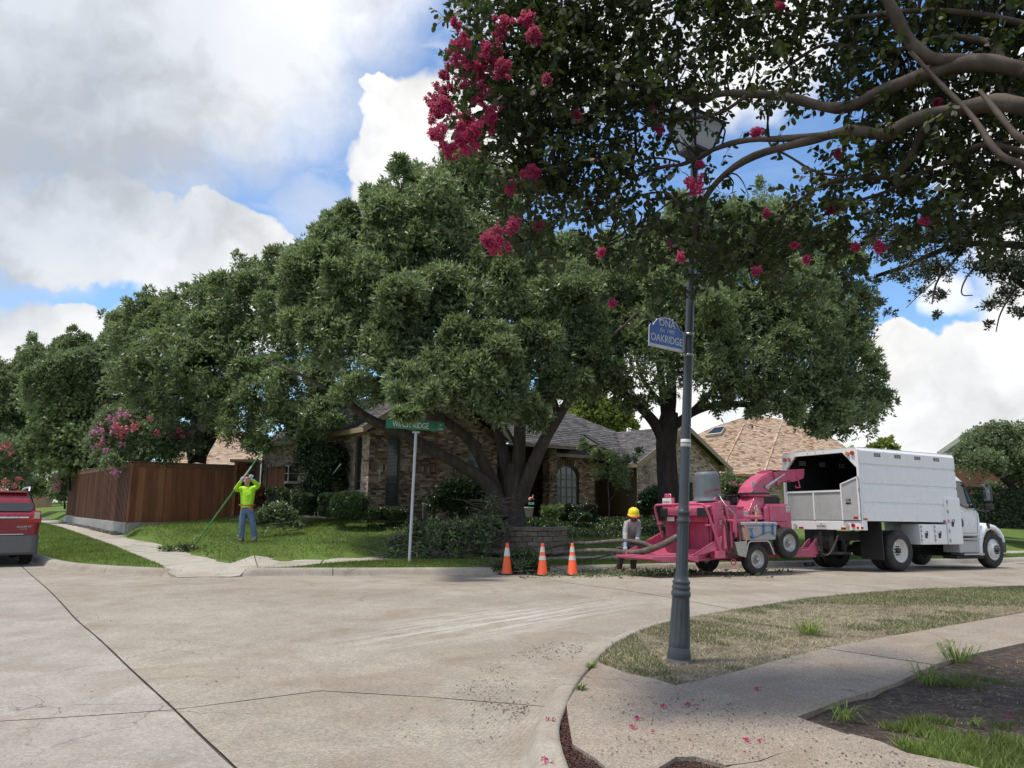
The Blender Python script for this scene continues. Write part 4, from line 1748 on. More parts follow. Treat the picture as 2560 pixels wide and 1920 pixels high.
rh = thing('brick_house', 'house with a white trimmed grey gable roof behind the round tree at the right', 'house')
g0, g1 = D(2345, 1130, 44), D(2440, 1064, 44)
rp = D(2560, 1062, 46)
rv = (rp - g1)
rv.z = 0
rv = Vector((.92, .39, 0))
frg = Frame3(g0, rv, (g1 - g0).normalized())
sl_ = (g1 - g0).length
roof_plane(frg, [(0, 0), (14, 0), (14, sl_), (0, sl_)], SH_GREYB, SH_LGREY, rh)
b = MB()
b.beam(g0 + Vector((-.03, -.03, -.1)), g1 + Vector((-.03, -.03, -.1)), .08, .24)
b.beam(g0 + Vector((-.02, -.05, -.12)), g0 + rv * 14 + Vector((-.02, -.05, -.12)), .08, .2)
b.build('fascia', TRIMW, rh)
b = MB()
w0 = g0 + rv * .5 + Vector((.25, .5, 0))
b.add([(w0.x, w0.y, .6), (w0.x + rv.x * 13, w0.y + rv.y * 13, .6), (w0.x + rv.x * 13, w0.y + rv.y * 13, g0.z - .15), (w0.x, w0.y, g0.z - .15)], [(0, 1, 2, 3)])
gm = Vector((g1.x, g1.y, 0))
b.add([(w0.x, w0.y, .6), (w0.x + 4, w0.y + 6, .6), (w0.x + 4, w0.y + 6, g0.z), (w0.x + 2.2, w0.y + .9, g1.z - .2), (w0.x, w0.y, g0.z - .15)], [(0, 1, 2, 3, 4)])
b.build('wall', BRICKR, rh)

th_ = thing('brick_house', 'house with a pink tan shingle roof showing above the board fence', 'house')
t0 = D(500, 1180, 44)
t1 = D(645, 1172, 46)
tu = (t1 - t0)
tu.z = 0
tu.normalize()
tn = Vector((-tu.y, tu.x, 0))
frt = Frame3(t0 - tu * 2.2 - UP * .3, tu, (tn + UP * .85).normalized())
roof_plane(frt, [(0, 0), (7.6, 0), (7.0, 2.5), (5.2, 5.5), (2.5, 5.5), (1.2, 3)], SH_TANB, SH_TAN, th_)
b = MB()
q0, q1 = frt.p(.4, .4, -.3), frt.p(7.2, .4, -.3)
b.add([(q0.x, q0.y, .4), (q1.x, q1.y, .4), (q1.x, q1.y, q1.z), (q0.x, q0.y, q0.z)], [(0, 1, 2, 3)])
b.build('wall', BRICKL, th_)
lw = thing('garden_shed', 'low outbuilding with a weathered grey shingle roof behind the board fence', 'shed')
s0, s1 = D(540, 1182, 36), D(700, 1176, 37.5)
su = (s1 - s0)
su.z = 0
su.normalize()
sn = Vector((-su.y, su.x, 0))
roof_plane(Frame3(s0 - su * .6 - UP * .6, su, (sn + UP * .7).normalized()), [(0, 0), (4.6, 0), (4.6, 2.6), (2.9, 2.3)], SH_GREYB, SH_LGREY, lw)
b = MB()
q0, q1 = s0 + sn * .4, s1 + sn * .4
b.add([(q0.x, q0.y, .4), (q1.x, q1.y, .4), (q1.x, q1.y, q1.z - .5), (q0.x, q0.y, q0.z - .5)], [(0, 1, 2, 3)])
b.build('wall', BRICK, lw)
pier = thing('brick_pier', 'brick pier with a tan cap beside the arched fence end behind the man in yellow', 'pier')
pc = D(622, 1215, 33.5)
b = MB()
b.box(pc.x - .35, pc.y - .35, .6, pc.x + .35, pc.y + .35, 3.3)
b.build('core', MORTARD, pier)
bricks(Frame3(Vector((pc.x - .35, pc.y - .355, 0)), Vector((1, 0, 0)), UP), [(0, .8), (.7, .8), (.7, 3.3), (0, 3.3)], [], BRICK, pier)
b = MB()
b.box(pc.x - .75, pc.y - .5, 3.3, pc.x + .42, pc.y + .5, 3.45)
b.build('cap', TRIM, pier, bevel=.02)

fh = thing('grey_roof_house', 'small far house with a dark grey roof under the trees at the left', 'house')
f0, f1 = D(55, 1212, 75), D(135, 1206, 75)
b = MB()
b.add([f0, f1, f1 + Vector((-.6, 3, 1.2)), f0 + Vector((2.2, 3, 1.9))], [(0, 1, 2, 3)])
b.build('roof', SH_LGREY, fh)
b = MB()
b.add([(f0.x, f0.y, .5), (f1.x, f1.y, .5), f1 + Vector((0, .1, -.1)), f0 + Vector((0, .1, -.1))], [(0, 1, 2, 3)])
b.build('wall', BRICK, fh)
b = MB()
b.add([(f1.x - 1.2, f1.y - .2, 3.2), (f1.x + .8, f1.y - .2, 3.3), (f1.x + .8, f1.y + 1, 3.7), (f1.x - 1.2, f1.y + 1, 3.7)], [(0, 1, 2, 3)])
b.build('porch_roof', TRIM, fh)

def wood_mat(name, c0, c1, c2):
    m = M(name)
    r = m.objrand()
    col = m.ramp(r, [(0, c0), (0.5, c1), (1, c2)])
    gr = m.noise(14, 6, 0.7, stretch=(1, 1, 0.08))
    col = m.scale_col(col, m.rng(gr, 0.3, 0.7, 0.72, 1.25))
    ws = m.noise(1.1, 4, 0.6, stretch=(1, 1, 0.5))
    col = m.scale_col(col, m.rng(ws, 0.3, 0.7, 0.8, 1.15))
    m.color(col).set(rough=0.7, spec=0.3).bump(gr, 0.35, 0.006)
    return m.m


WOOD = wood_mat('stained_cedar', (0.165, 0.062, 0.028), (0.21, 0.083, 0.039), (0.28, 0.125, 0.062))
WOOD_SHADE = wood_mat('stained_cedar_shaded', (0.10, 0.042, 0.023), (0.13, 0.056, 0.030), (0.165, 0.075, 0.040))  # same cedar darkened: shade on the left fence run is in the colour
CAPW = wood_mat('cedar_cap', (0.13, 0.062, 0.036), (0.15, 0.075, 0.042), (0.17, 0.085, 0.05))
FOOT = concrete_mat('footing_concrete', (0.30, 0.30, 0.285), (0.37, 0.37, 0.35), 0.08)

FA = Vector((-14.19, 27.9, 0))
FLD = Vector((-.62, .785, 0)).normalized()
FRD = Vector((.79, .615, 0)).normalized()
fence = thing('board_fence', 'tall brown stained board fence with cap rail on a concrete footing', 'fence')
TOP = 3.03
mesh_cache = {}


def board(p, d, n, w, z0, z1, t, mat, name='board'):
    """one upright board starting at p running along d, outward normal n"""
    key = (round(w, 2), round(z1 - z0, 1), t, mat.name)
    b = MB()
    q = [p, p + d * w, p + d * w + n * t, p + n * t]
    vs = [(v.x, v.y, z0) for v in q] + [(v.x, v.y, z1) for v in q]
    b.add(vs, [(0, 3, 2, 1), (4, 5, 6, 7), (0, 1, 5, 4), (1, 2, 6, 5), (2, 3, 7, 6), (3, 0, 4, 7)])
    return b.build(name, mat, fence)


nL = Vector((-FLD.y, FLD.x, 0))
if nL.dot(Vector((0, -1, 0))) < 0:
    nL = -nL
nR = Vector((FRD.y, -FRD.x, 0))
x = 0.02
k = 0
while x < 14.7:
    w = random.uniform(.125, .145)
    zb = .76 + .004 * x
    board(FA + FLD * x + nL * (.0 if k % 2 else .022), FLD, nL, w + (.02 if k % 2 else -.03), zb, TOP - .12, .02, WOOD_SHADE)
    x += w - .012
    k += 1
x = 0.0
k = 0
while x < 3.82:
    w = random.choice((.20, .235, .15, .26)) * random.uniform(.9, 1.1)
    w = min(w, 3.85 - x)
    board(FA + FRD * x + nR * (.0 if k % 2 else .02), FRD, nR, w + (.02 if k % 2 else -.006), .70 + .06 * x, TOP - .12, .02, WOOD)
    x += w
    k += 1
for nm, wid, z0, z1, pr in (('cap_rail', .24, TOP - .04, TOP, .06), ('fascia_board', .03, TOP - .2, TOP - .045, .045)):
    for d, n, L in ((FLD, nL, 14.75), (FRD, nR, 3.9)):
        b = MB()
        c = FA - n * (wid / 2 - pr)
        b.beam(Vector((c.x, c.y, (z0 + z1) / 2)) - d * (.0 if nm != 'cap_rail' else .03), Vector((c.x, c.y, (z0 + z1) / 2)) + d * L, wid, z1 - z0)
        b.build(nm, CAPW, fence, bevel=.006)
b = MB()
for d, n, L in ((FLD, nL, 14.8), (FRD, nR, 3.2)):
    c = FA - n * .02
    z1 = .765
    b.beam(Vector((c.x, c.y, .45)), Vector((c.x, c.y, .45)) + d * L, .2, .62)
b.build('footing', FOOT, fence, bevel=.01)
b = MB()
b.beam(Vector((FA.x, FA.y, .74)) - FLD * .01 + nL * .0, Vector((FA.x, FA.y, TOP - .1)) - FLD * .01, .07, .07)
b.build('corner_board', WOOD, fence)
e = FA + FRD * 3.86
for i in range(4):
    o_ = e + FRD * (.02 + i * .13) + FLD * (.1 * i)
    b = MB()
    h = 3.05 + .16 * math.sin(math.pi * (i + .6) / 4.2)
    b.box(-.055, -.012, 0.9, .055, .012, h)
    ob = b.build('board', WOOD, fence)
    ob.location = (o_.x, o_.y, 0)
    ob.rotation_euler = (0, 0, R(38))
b = MB()
b.box(-.06, -.06, .8, .06, .06, 3.2)
ob = b.build('post', WOOD, fence, bevel=.008)
ob.location = (e.x - .02, e.y - .05, 0)

gate = thing('garden_gate', 'narrow brown board gate panel between the box window and the hedge', 'gate')
g0 = HP(-1.02, 7.05, 0)
gd = (HP(-1.02, 4.93, 0) - g0).normalized()
g0, g1 = D(672, 1168, 31.2), D(716, 1168, 30.0)
gd = Vector((g1.x - g0.x, g1.y - g0.y, 0))
gl = gd.length
gd.normalize()
gn = Vector((gd.y, -gd.x, 0))
k = 0
x = 0
while x < gl - .02:
    w = gl / 5.0
    b = MB()
    p = Vector((g0.x, g0.y, 0)) + gd * x + gn * (0.0 if k % 2 else .02)
    q = [p, p + gd * (w - .008), p + gd * (w - .008) + gn * .02, p + gn * .02]
    b.add([(v.x, v.y, 1.0) for v in q] + [(v.x, v.y, 2.93) for v in q], [(0, 3, 2, 1), (4, 5, 6, 7), (0, 1, 5, 4), (1, 2, 6, 5), (2, 3, 7, 6), (3, 0, 4, 7)])
    b.build('board', WOOD, gate)
    x += w
    k += 1
b = MB()
b.beam(Vector((g0.x, g0.y, 2.98)) + gn * .03, Vector((g0.x, g0.y, 2.98)) + gd * gl + gn * .03, .2, .05)
b.build('cap_rail', CAPW, gate)
b = MB()
p = Vector((g0.x, g0.y, 0))
b.beam(p + UP * .9 + gn * .06, p + UP * 2.95 + gn * .06, .07, .07)
b.build('post', WOOD, gate)
for o_ in gate.children:
    pass

b = MB()
for _ in range(420):
    t = random.uniform(.2, 14)
    dd = random.uniform(.1, .42)
    p = FA + FLD * t + nL * dd
    z = h_lot(p.x, p.y)
    r = random.uniform(.025, .07)
    rot = Matrix.Rotation(random.uniform(0, 6), 3, 'Z')
    b.obox((p.x, p.y, z + r * .3), r * 2, r * 1.4, r, rot)
o = b.build('river_stones', plain('river_stone', (0.16, 0.14, 0.125), 0.8, var=.4, scale=9), None, bevel=.0)
stuff(o)

STONE = brick_mat('planter_stone', [(0, (0.20, 0.17, 0.14)), (0.5, (0.27, 0.235, 0.195)), (1, (0.34, 0.30, 0.25))])
m_ = M('planter_block')
c_ = m_.ramp(m_.objrand(), [(0, (0.13, 0.105, 0.085)), (0.5, (0.175, 0.145, 0.115)), (1, (0.23, 0.195, 0.155))])
c_ = m_.scale_col(c_, m_.rng(m_.noise(9, 5, .7), .3, .7, .7, 1.2))
m_.color(c_).set(rough=.9).bump(m_.noise(30, 5, .7), .6, .012)
BLOCKM = m_.m
pl_c = Vector((0.15, 21.4))
pl_r = 1.45
PLT = 0.92
planter = thing('planter_wall', 'low curved wall of tan stone blocks round the oak trunk', 'planter')
hcap = .11
for row, (z0, z1) in enumerate(((.26, .42), (.42, .56), (.56, .70), (.70, .84), (.84, PLT + .03))):
    n = 30
    for k in range(n):
        a0 = 2 * math.pi * (k + (.5 if row % 2 else 0)) / n
        a1 = a0 + 2 * math.pi / n - .008
        am = (a0 + a1) / 2
        if math.sin(am) > .35:
            continue
        rr = pl_r * random.uniform(.992, 1.006) + (.03 if row == 4 else 0)
        ri = rr - .24
        b = MB()
        q = [(math.cos(a0) * rr, math.sin(a0) * rr), (math.cos(am) * rr * 1.002, math.sin(am) * rr * 1.002), (math.cos(a1) * rr, math.sin(a1) * rr), (math.cos(a1) * ri, math.sin(a1) * ri), (math.cos(a0) * ri, math.sin(a0) * ri)]
        b.prism(q, lambda x, y, t: (pl_c.x + x, pl_c.y + y, t), (z0 + .004, z1 - .004))
        b.build('stone', BLOCKM, planter, bevel=.012)
b = MB()
b.lathe([(pl_r - .2, PLT - .06), (pl_r * .6, PLT - .02), (.05, PLT + .04)], 24, (pl_c.x, pl_c.y, 0))
b.build('soil_fill', SOIL, planter)

BARK = M('grey_bark')
_c = BARK.ramp(BARK.noise(7, 6, 0.7, stretch=(1, 1, .25)), [(0.3, (0.040, 0.034, 0.029)), (0.6, (0.085, 0.073, 0.062)), (0.8, (0.14, 0.125, 0.108))])
BARK.color(_c).set(rough=.95, spec=.2).bump(BARK.noise(16, 6, .75, stretch=(1, 1, .22)), 1.0, .05)
BARK = BARK.m
BARKD = M('dark_bark')
_c = BARKD.ramp(BARKD.noise(9, 6, 0.7, stretch=(1, 1, .25)), [(0.3, (0.020, 0.017, 0.015)), (0.7, (0.06, 0.052, 0.045))])
BARKD.color(_c).set(rough=.95, spec=.2).bump(BARKD.noise(20, 6, .75, stretch=(1, 1, .22)), 1.0, .04)
BARKD = BARKD.m
SMOOTHB = M('smooth_bark')
_c = SMOOTHB.ramp(SMOOTHB.noise(3.5, 6, 0.65), [(0.3, (0.038, 0.028, 0.022)), (0.5, (0.075, 0.056, 0.043)), (0.7, (0.135, 0.108, 0.087))])
_c = SMOOTHB.mix(SMOOTHB.rng(SMOOTHB.noise(11, 5, .7), .55, .75, 0, .6), _c, (0.085, 0.055, 0.038))
SMOOTHB.color(_c).set(rough=.75, spec=.3).bump(SMOOTHB.noise(28, 5, .7), .5, .008)
SMOOTHB = SMOOTHB.m

OAKL = foliage_mat('oak_leaf', (0.105, 0.145, 0.066), (0.180, 0.235, 0.112), (0.320, 0.375, 0.205), .38, .50)
OAKL2 = foliage_mat('oak_leaf_far', (0.115, 0.155, 0.080), (0.175, 0.230, 0.118), (0.26, 0.32, 0.17), .42, .50)  # distance haze mixed into the leaf colour: paler, less contrast
LIMEL = foliage_mat('pale_leaf', (0.11, 0.16, 0.06), (0.17, 0.235, 0.09), (0.25, 0.32, 0.14), .5, .35)
YELL = foliage_mat('yellow_green_leaf', (0.14, 0.19, 0.035), (0.23, 0.28, 0.05), (0.34, 0.38, 0.08), .5, .4)
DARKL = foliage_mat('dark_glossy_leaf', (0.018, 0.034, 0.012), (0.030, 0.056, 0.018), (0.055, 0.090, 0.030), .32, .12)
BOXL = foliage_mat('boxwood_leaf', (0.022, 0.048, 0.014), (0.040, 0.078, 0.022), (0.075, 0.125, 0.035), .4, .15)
LIVEL = foliage_mat('live_oak_leaf', (0.022, 0.030, 0.018), (0.035, 0.046, 0.026), (0.060, 0.076, 0.042), .4, .12)
CREPEL = foliage_mat('crepe_myrtle_leaf', (0.016, 0.024, 0.007), (0.028, 0.040, 0.009), (0.055, 0.070, 0.014), .6, .24)
BRUSHL = foliage_mat('cut_oak_leaf', (0.06, 0.095, 0.04), (0.115, 0.165, 0.07), (0.22, 0.27, 0.13), .45, .2)
RUSTL = foliage_mat('rust_leaf', (0.10, 0.035, 0.018), (0.18, 0.065, 0.03), (0.26, 0.12, 0.05), .6, .2)
PINKF = foliage_mat('pink_blossom', (0.42, 0.022, 0.125), (0.60, 0.04, 0.20), (0.74, 0.10, 0.30), .6, .45, patch=3)
LILACF = foliage_mat('lilac_blossom', (0.42, 0.12, 0.28), (0.55, 0.20, 0.38), (0.66, 0.32, 0.48), .6, .3)
CORALF = foliage_mat('coral_blossom', (0.50, 0.06, 0.12), (0.58, 0.11, 0.18), (0.62, 0.20, 0.26), .6, .3)
PALEF = foliage_mat('pale_pink_blossom', (0.45, 0.20, 0.22), (0.55, 0.28, 0.30), (0.62, 0.38, 0.38), .6, .3)


def unit(v):
    return v / np.maximum(np.linalg.norm(v, axis=-1, keepdims=True), 1e-9)


def leaf_quads(P, dirs, nrm, L, W):
    """kite shaped leaf from P along dirs, facing nrm"""
    side = unit(np.cross(dirs, nrm))
    n2 = unit(np.cross(side, dirs))
    L = np.asarray(L)[..., None]
    W = np.asarray(W)[..., None]
    mid = P + dirs * L * .45 + n2 * L * .06
    return np.stack([P, mid + side * W * .5, P + dirs * L, mid - side * W * .5], 1)


def sprays(C, out, per, L, W, spread=.9):
    """star-like tufts: leaves radiating about an outward direction at each centre"""
    n = len(C)
    Cx = np.repeat(C, per, 0)
    O = np.repeat(out, per, 0)
    rd = unit(rng.normal(size=(n * per, 3)))
    d = unit(O * (1 - spread * .45) + rd * spread)
    nr = unit(O + rng.normal(size=(n * per, 3)) * .45)
    ln = rng.uniform(.65, 1.25, n * per)
    base = Cx + d * (L * .15)
    return leaf_quads(base, d, nr, L * ln, W * rng.uniform(.7, 1.3, n * per))


def lobe_points(c, r, n, shell=.55, bottom=1.0, sub=None):
    """tuft centres near the skin of an ellipsoid, gathered into clumps"""
    m = sub or max(6, int(n / 24))
    cd = unit(rng.normal(size=(m, 3)))
    cd[:, 2] = np.where(cd[:, 2] < -.55 * bottom, -cd[:, 2], cd[:, 2])
    crad = rng.uniform(.72, 1.14, m)
    idx = rng.integers(0, m, n)
    d = unit(cd[idx] + rng.normal(size=(n, 3)) * .38)
    rr = crad[idx] * rng.uniform(shell, 1.0, n) ** .5
    local = unit(rng.normal(size=(n, 3)))
    P = np.array(c) + (d * rr[:, None] + local * .13 * rng.uniform(.2, 1, (n, 1))) * np.array(r)
    O = unit(d * .55 + local * .45 + np.array((0, 0, .28)))
    return P, O


def limb(mb, a, b, r0, r1, sag=.0, wig=.1, n=7, k=9):
    a, b = Vector(a), Vector(b)
    L = (b - a).length
    pts, rad = [], []
    off = Vector((random.uniform(-1, 1), random.uniform(-1, 1), random.uniform(-.5, 1))) * wig * L * .5
    for i in range(k):
        t = i / (k - 1)
        p = a.lerp(b, t) + off * math.sin(math.pi * t) + Vector((0, 0, -sag * L * math.sin(math.pi * t)))
        p += Vector((random.uniform(-1, 1), random.uniform(-1, 1), random.uniform(-1, 1))) * (.012 * L if 0 < i < k - 1 else 0)
        pts.append(p)
        rad.append(r0 + (r1 - r0) * t)
    mb.tube(pts, rad, n)
    return pts


def lobes_px(spec, Y, sq=(1, 1, 1)):
    """[(x, y, r, dY)] on the picture -> centres and radii in the place"""
    out = []
    for s in spec:
        x, y, r = s[:3]
        dy = s[3] if len(s) > 3 else 0
        k = s[4] if len(s) > 4 else 1.0
        p = D(x, y, Y + dy)
        rr = r * (Y + dy) / F_PX
        out.append(((p.x, p.y, p.z), (rr * sq[0], rr * sq[1], rr * sq[2]), k))
    return out


def crown(name, lobes, tufts, per, L, W, mat, parent, spread=.9, bottom=1.0, shell=.55, ground=None, rag=0):
    if rag:
        ex = []
        for c, r, k in lobes:
            for _ in range(rag):
                d = unit(rng.normal(size=3))
                if d[2] < -.3:
                    d[2] *= -1
                s = rng.uniform(.22, .5) * rng.uniform(.75, 1.5, 3)
                tall = np.array((.55, .55, 1.25)) if d[2] > .35 and rng.random() < .55 else np.ones(3)
                ex.append((tuple(np.array(c) + d * np.array(r) * rng.uniform(.78, 1.14)), tuple(np.array(r) * s * tall), k * 1.3 / tall[0]))
        lobes = [(c, tuple(np.array(r) * .92), k * .95) for c, r, k in lobes] + ex
    tot = sum(l[1][0] ** 2 * l[2] for l in lobes)
    q = []
    for c, r, k in lobes:
        n = max(20, int(tufts * r[0] ** 2 * k / tot))
        P, O = lobe_points(c, r, n, shell, bottom)
        q.append(sprays(P, O, per, L, W, spread))
    q = np.concatenate(q)
    if ground is not None:
        q = q[q[:, :, 2].min(1) > ground]
    return cards(name, q, mat, parent)


def d2s(l):
    """display pixels (2212 wide) to photo pixels"""
    return [(x * 1.157, y * 1.157, r * 1.157) + tuple(rest) for x, y, r, *rest in l]


oak = thing('oak_tree', 'large spreading oak with several limbs rising from the stone planter', 'tree')
TB = Vector((0.12, 21.5, .85))


def O_(x, y, Y):
    return D(x, y, Y)


tk = MB()
tk.tube([TB + Vector((0, 0, -.1)), TB + Vector((0, 0, .1)), O_(1283, 1270, 21.5), O_(1285, 1215, 21.5), O_(1288, 1160, 21.4)], [.46, .36, .31, .32, .20], 14)
stems = [
    ([O_(1262, 1290, 21.4), O_(1238, 1235, 21.3), O_(1205, 1195, 21.1), O_(1150, 1163, 20.9), O_(1085, 1127, 20.6), O_(1025, 1092, 20.4), O_(975, 1070, 20.2), O_(925, 1050, 20.1), O_(885, 1020, 20.0), O_(850, 985, 20)], [.26, .23, .19, .165, .155, .15, .14, .13, .10, .06]),
    ([O_(1255, 1262, 21.5), O_(1228, 1200, 21.5), O_(1195, 1128, 21.4), O_(1160, 1085, 21.3), O_(1110, 1048, 21.2), O_(1060, 1012, 21.0), O_(1000, 940, 20.8), O_(960, 860, 20.6)], [.24, .21, .17, .15, .13, .12, .09, .05]),
    ([O_(1278, 1230, 21.5), O_(1262, 1150, 21.7), O_(1248, 1085, 21.9), O_(1225, 1020, 22), O_(1190, 930, 22), O_(1150, 800, 22)], [.2, .16, .14, .13, .1, .05]),
    ([O_(1290, 1220, 21.6), O_(1298, 1130, 21.5), O_(1300, 1060, 21.4), O_(1310, 960, 21.3), O_(1330, 800, 21), O_(1310, 650, 21)], [.24, .19, .17, .14, .1, .04]),
    ([O_(1298, 1250, 21.4), O_(1330, 1170, 21.2), O_(1360, 1100, 21.1), O_(1395, 1045, 21), O_(1425, 995, 20.9), O_(1470, 930, 20.8), O_(1520, 850, 20.8)], [.25, .2, .17, .14, .12, .08, .04]),
    ([O_(1395, 1045, 21), O_(1385, 1000, 21.1), O_(1365, 950, 21.3), O_(1370, 850, 21.5)], [.11, .10, .08, .04]),
    ([O_(1372, 1000, 21.1), O_(1410, 985, 21), O_(1440, 988, 21)], [.06, .05, .03]),
]
for p, r in stems:
    tk.tube(smooth_line(p, 2), list(np.interp(np.linspace(0, 1, len(smooth_line(p, 2))), np.linspace(0, 1, len(r)), r)), 10)
for e_, t_ in (((850, 985, 20), (640, 880, 20.5)), ((960, 860, 20.6), (820, 700, 21)), ((1150, 800, 22), (1080, 560, 22.5)), ((1310, 650, 21), (1230, 520, 21.5)), ((1520, 850, 20.8), (1620, 760, 21)), ((1060, 1012, 21), (1000, 760, 19.5)), ((1298, 1130, 21.5), (1150, 700, 20)), ((1370, 850, 21.5), (1420, 640, 22))):
    limb(tk, D(*e_), D(*t_), .055, .015, wig=.2)
tk.build('trunk', BARK, oak)
oakl = d2s([
    (930, 440, 95, 2.0), (1050, 450, 90, 2.0), (985, 395, 60, 2.0, .8), (1040, 385, 45, 2.0, .8), (870, 400, 45, 1.8, .7), (830, 460, 60, 1.5), (760, 520, 75, 1), (700, 560, 70, 1), (720, 500, 42, 1, .8), (850, 580, 110, 0), (980, 560, 115, 0.5), (1110, 560, 100, 1),
    (760, 640, 90, -.5), (900, 690, 105, -1.2), (1020, 680, 100, -1), (1140, 680, 95, 0), (1230, 640, 85, 1), (850, 790, 90, -1.6), (960, 800, 85, -2.2), (1060, 790, 80, -1.6), (1160, 790, 80, -.6), (1240, 760, 80, 0.6),
    (1010, 862, 52, -2.6), (1100, 862, 56, -1.8), (1085, 905, 34, -2.2, .9), (1150, 900, 38, -1.2, .9), (1200, 850, 48, -.5), (1240, 830, 40, 0), (870, 868, 36, -4.6, 1.0), (915, 862, 34, -4.9, 1.2), (900, 840, 60, -3.6), (868, 902, 11, -5.2, 1.2), (893, 900, 9, -5.2, 1.0), (960, 850, 38, -3.0),
    (1290, 720, 80, 2), (740, 760, 80, -1), (700, 700, 80, 0), (690, 620, 70, 0.5), (790, 850, 45, -1.5, .9), (1300, 820, 55, 1)])
crown('crown', lobes_px(oakl, 20.5), 54000, 6, .175, .054, OAKL, oak, rag=5, shell=.3)

oak2 = thing('oak_tree', 'dark dense oak with a single straight trunk beside the garage gable', 'tree')
t2 = MB()
b2 = GH(1677, 1300, h_lot)
t2.tube([D(1677, 1300, 22.8), D(1673, 1240, 22.8), D(1668, 1180, 22.8), D(1665, 1120, 22.8), D(1668, 1070, 22.8), D(1675, 1030, 22.8)], [.40, .34, .315, .31, .33, .26], 12)
for p, r in [
    ([D(1660, 1100, 22.8), D(1640, 1060, 22.7), D(1600, 1015, 22.5), D(1560, 985, 22.3), D(1530, 970, 22.2), D(1480, 930, 22)], [.22, .18, .14, .12, .10, .06]),
    ([D(1600, 1015, 22.5), D(1570, 990, 22.6), D(1545, 955, 22.6), D(1530, 900, 22.5)], [.1, .08, .06, .03]),
    ([D(1672, 1050, 22.8), D(1680, 980, 22.9), D(1675, 900, 23), D(1660, 780, 23)], [.2, .17, .12, .06]),
    ([D(1665, 1050, 22.8), D(1655, 960, 23), D(1640, 860, 23.2)], [.16, .12, .05]),
    ([D(1690, 1060, 22.8), D(1730, 1030, 22.4), D(1790, 1010, 22.0), D(1860, 1010, 21.6), D(1950, 1020, 21.2), D(2050, 1050, 21)], [.16, .13, .11, .09, .06, .02]),
    ([D(1730, 1030, 22.4), D(1800, 960, 22.0), D(1880, 900, 22), D(1980, 840, 22)], [.11, .09, .06, .02]),
    ([D(1655, 1010, 22.9), D(1610, 960, 23.1), D(1590, 900, 23.3)], [.1, .07, .03])]:
    q = smooth_line(p, 2)
    t2.tube(q, list(np.interp(np.linspace(0, 1, len(q)), np.linspace(0, 1, len(r)), r)), 10)
t2.build('trunk', BARKD, oak2)
oak2l = d2s([
    (1370, 640, 95, 1), (1470, 600, 110, 1), (1600, 580, 110, 1), (1720, 620, 105, 1), (1280, 600, 90, 2), (1340, 740, 90, 0), (1440, 720, 95, -1), (1550, 700, 105, -1.2), (1660, 700, 100, -1), (1770, 700, 95, 0), (1830, 740, 60, .5),
    (1250, 830, 55, 0, .7), (1300, 830, 45, 0, .7), (1340, 860, 40, -.5, .6), (1420, 800, 70, -1), (1520, 800, 80, -1.5), (1620, 790, 85, -1.5), (1720, 790, 85, -1), (1800, 820, 75, -.5), (1850, 850, 60, 0), (1890, 890, 45, 0), (1840, 910, 55, -.5), (1760, 880, 65, -1), (1680, 860, 60, -1.3), (1600, 860, 55, -1.2, .7), (1560, 880, 30, -1, .6),
    (1850, 655, 55, .5), (1800, 930, 35, -.5, .7), (1380, 880, 30, -.5, .5), (1640, 895, 26, -1.4, .8), (1700, 900, 34, -1.4), (1765, 915, 34, -1.2), (1810, 905, 45, -1), (1400, 560, 90, 2), (1500, 500, 90, 2.5), (1650, 500, 90, 3), (1780, 560, 80, 3)])
crown('crown', lobes_px(oak2l, 22.5), 42000, 6, .17, .053, OAKL, oak2, shell=.25, rag=5)

specs = [
    ('broad pale green oak spreading above the board fence', 30, OAKL, 27000, .20, .062, [
        (650, 600, 75, 0), (590, 640, 80, 0), (520, 680, 85, 0), (440, 720, 80, 0), (370, 690, 55, 1), (330, 680, 45, 1, .8), (430, 650, 40, 1, .8), (540, 600, 40, 1, .8), (300, 740, 70, 1), (260, 710, 38, 1, .8), (360, 780, 85, -1), (460, 800, 90, -1.5), (560, 770, 95, -1.5), (650, 740, 80, -2), (300, 830, 75, 0), (390, 860, 65, -1), (480, 880, 65, -2), (570, 860, 75, -3), (650, 850, 85, -3.5), (720, 840, 60, -4), (530, 930, 50, -3), (600, 930, 60, -3.5), (660, 930, 50, -4), (700, 900, 50, -4.5), (550, 965, 28, -3.5, .8), (480, 905, 40, -2), (340, 890, 50, 1), (400, 915, 42, 2), (450, 900, 40, 2), (300, 880, 45, 2)],
     [([(430, 1000, 30), (445, 940, 30), (470, 890, 30), (500, 840, 30), (520, 760, 30)], .28), ([(436, 985, 30), (470, 930, 29.7), (500, 880, 29.5), (560, 830, 29)], .2), ([(415, 1000, 30.5), (405, 950, 30.5), (425, 900, 30.5), (380, 800, 31)], .16)]),
    ('second oak down the side street, left of the broad one', 40, OAKL2, 12000, .23, .075, [
        (200, 790, 62, 0), (250, 760, 42, 0), (160, 770, 45, 0), (120, 800, 55, 0), (180, 850, 75, -1), (100, 860, 60, 0), (240, 840, 70, -1), (150, 900, 60, -1), (220, 900, 60, -1)],
     [([(215, 1000, 40), (212, 900, 40), (200, 820, 40)], .3)]),
    ('farthest oak crown at the left edge of the picture', 52, OAKL2, 11000, .26, .09, [
        (70, 790, 40, 0), (30, 830, 50, 0), (-20, 830, 60, 0), (60, 870, 65, 0), (0, 900, 75, 0), (-60, 900, 80, 0), (40, 940, 60, 0), (-30, 980, 70, 0), (60, 990, 50, 0, .8)],
     [([(30, 1060, 52), (32, 960, 52), (20, 860, 52)], .3)]),
]
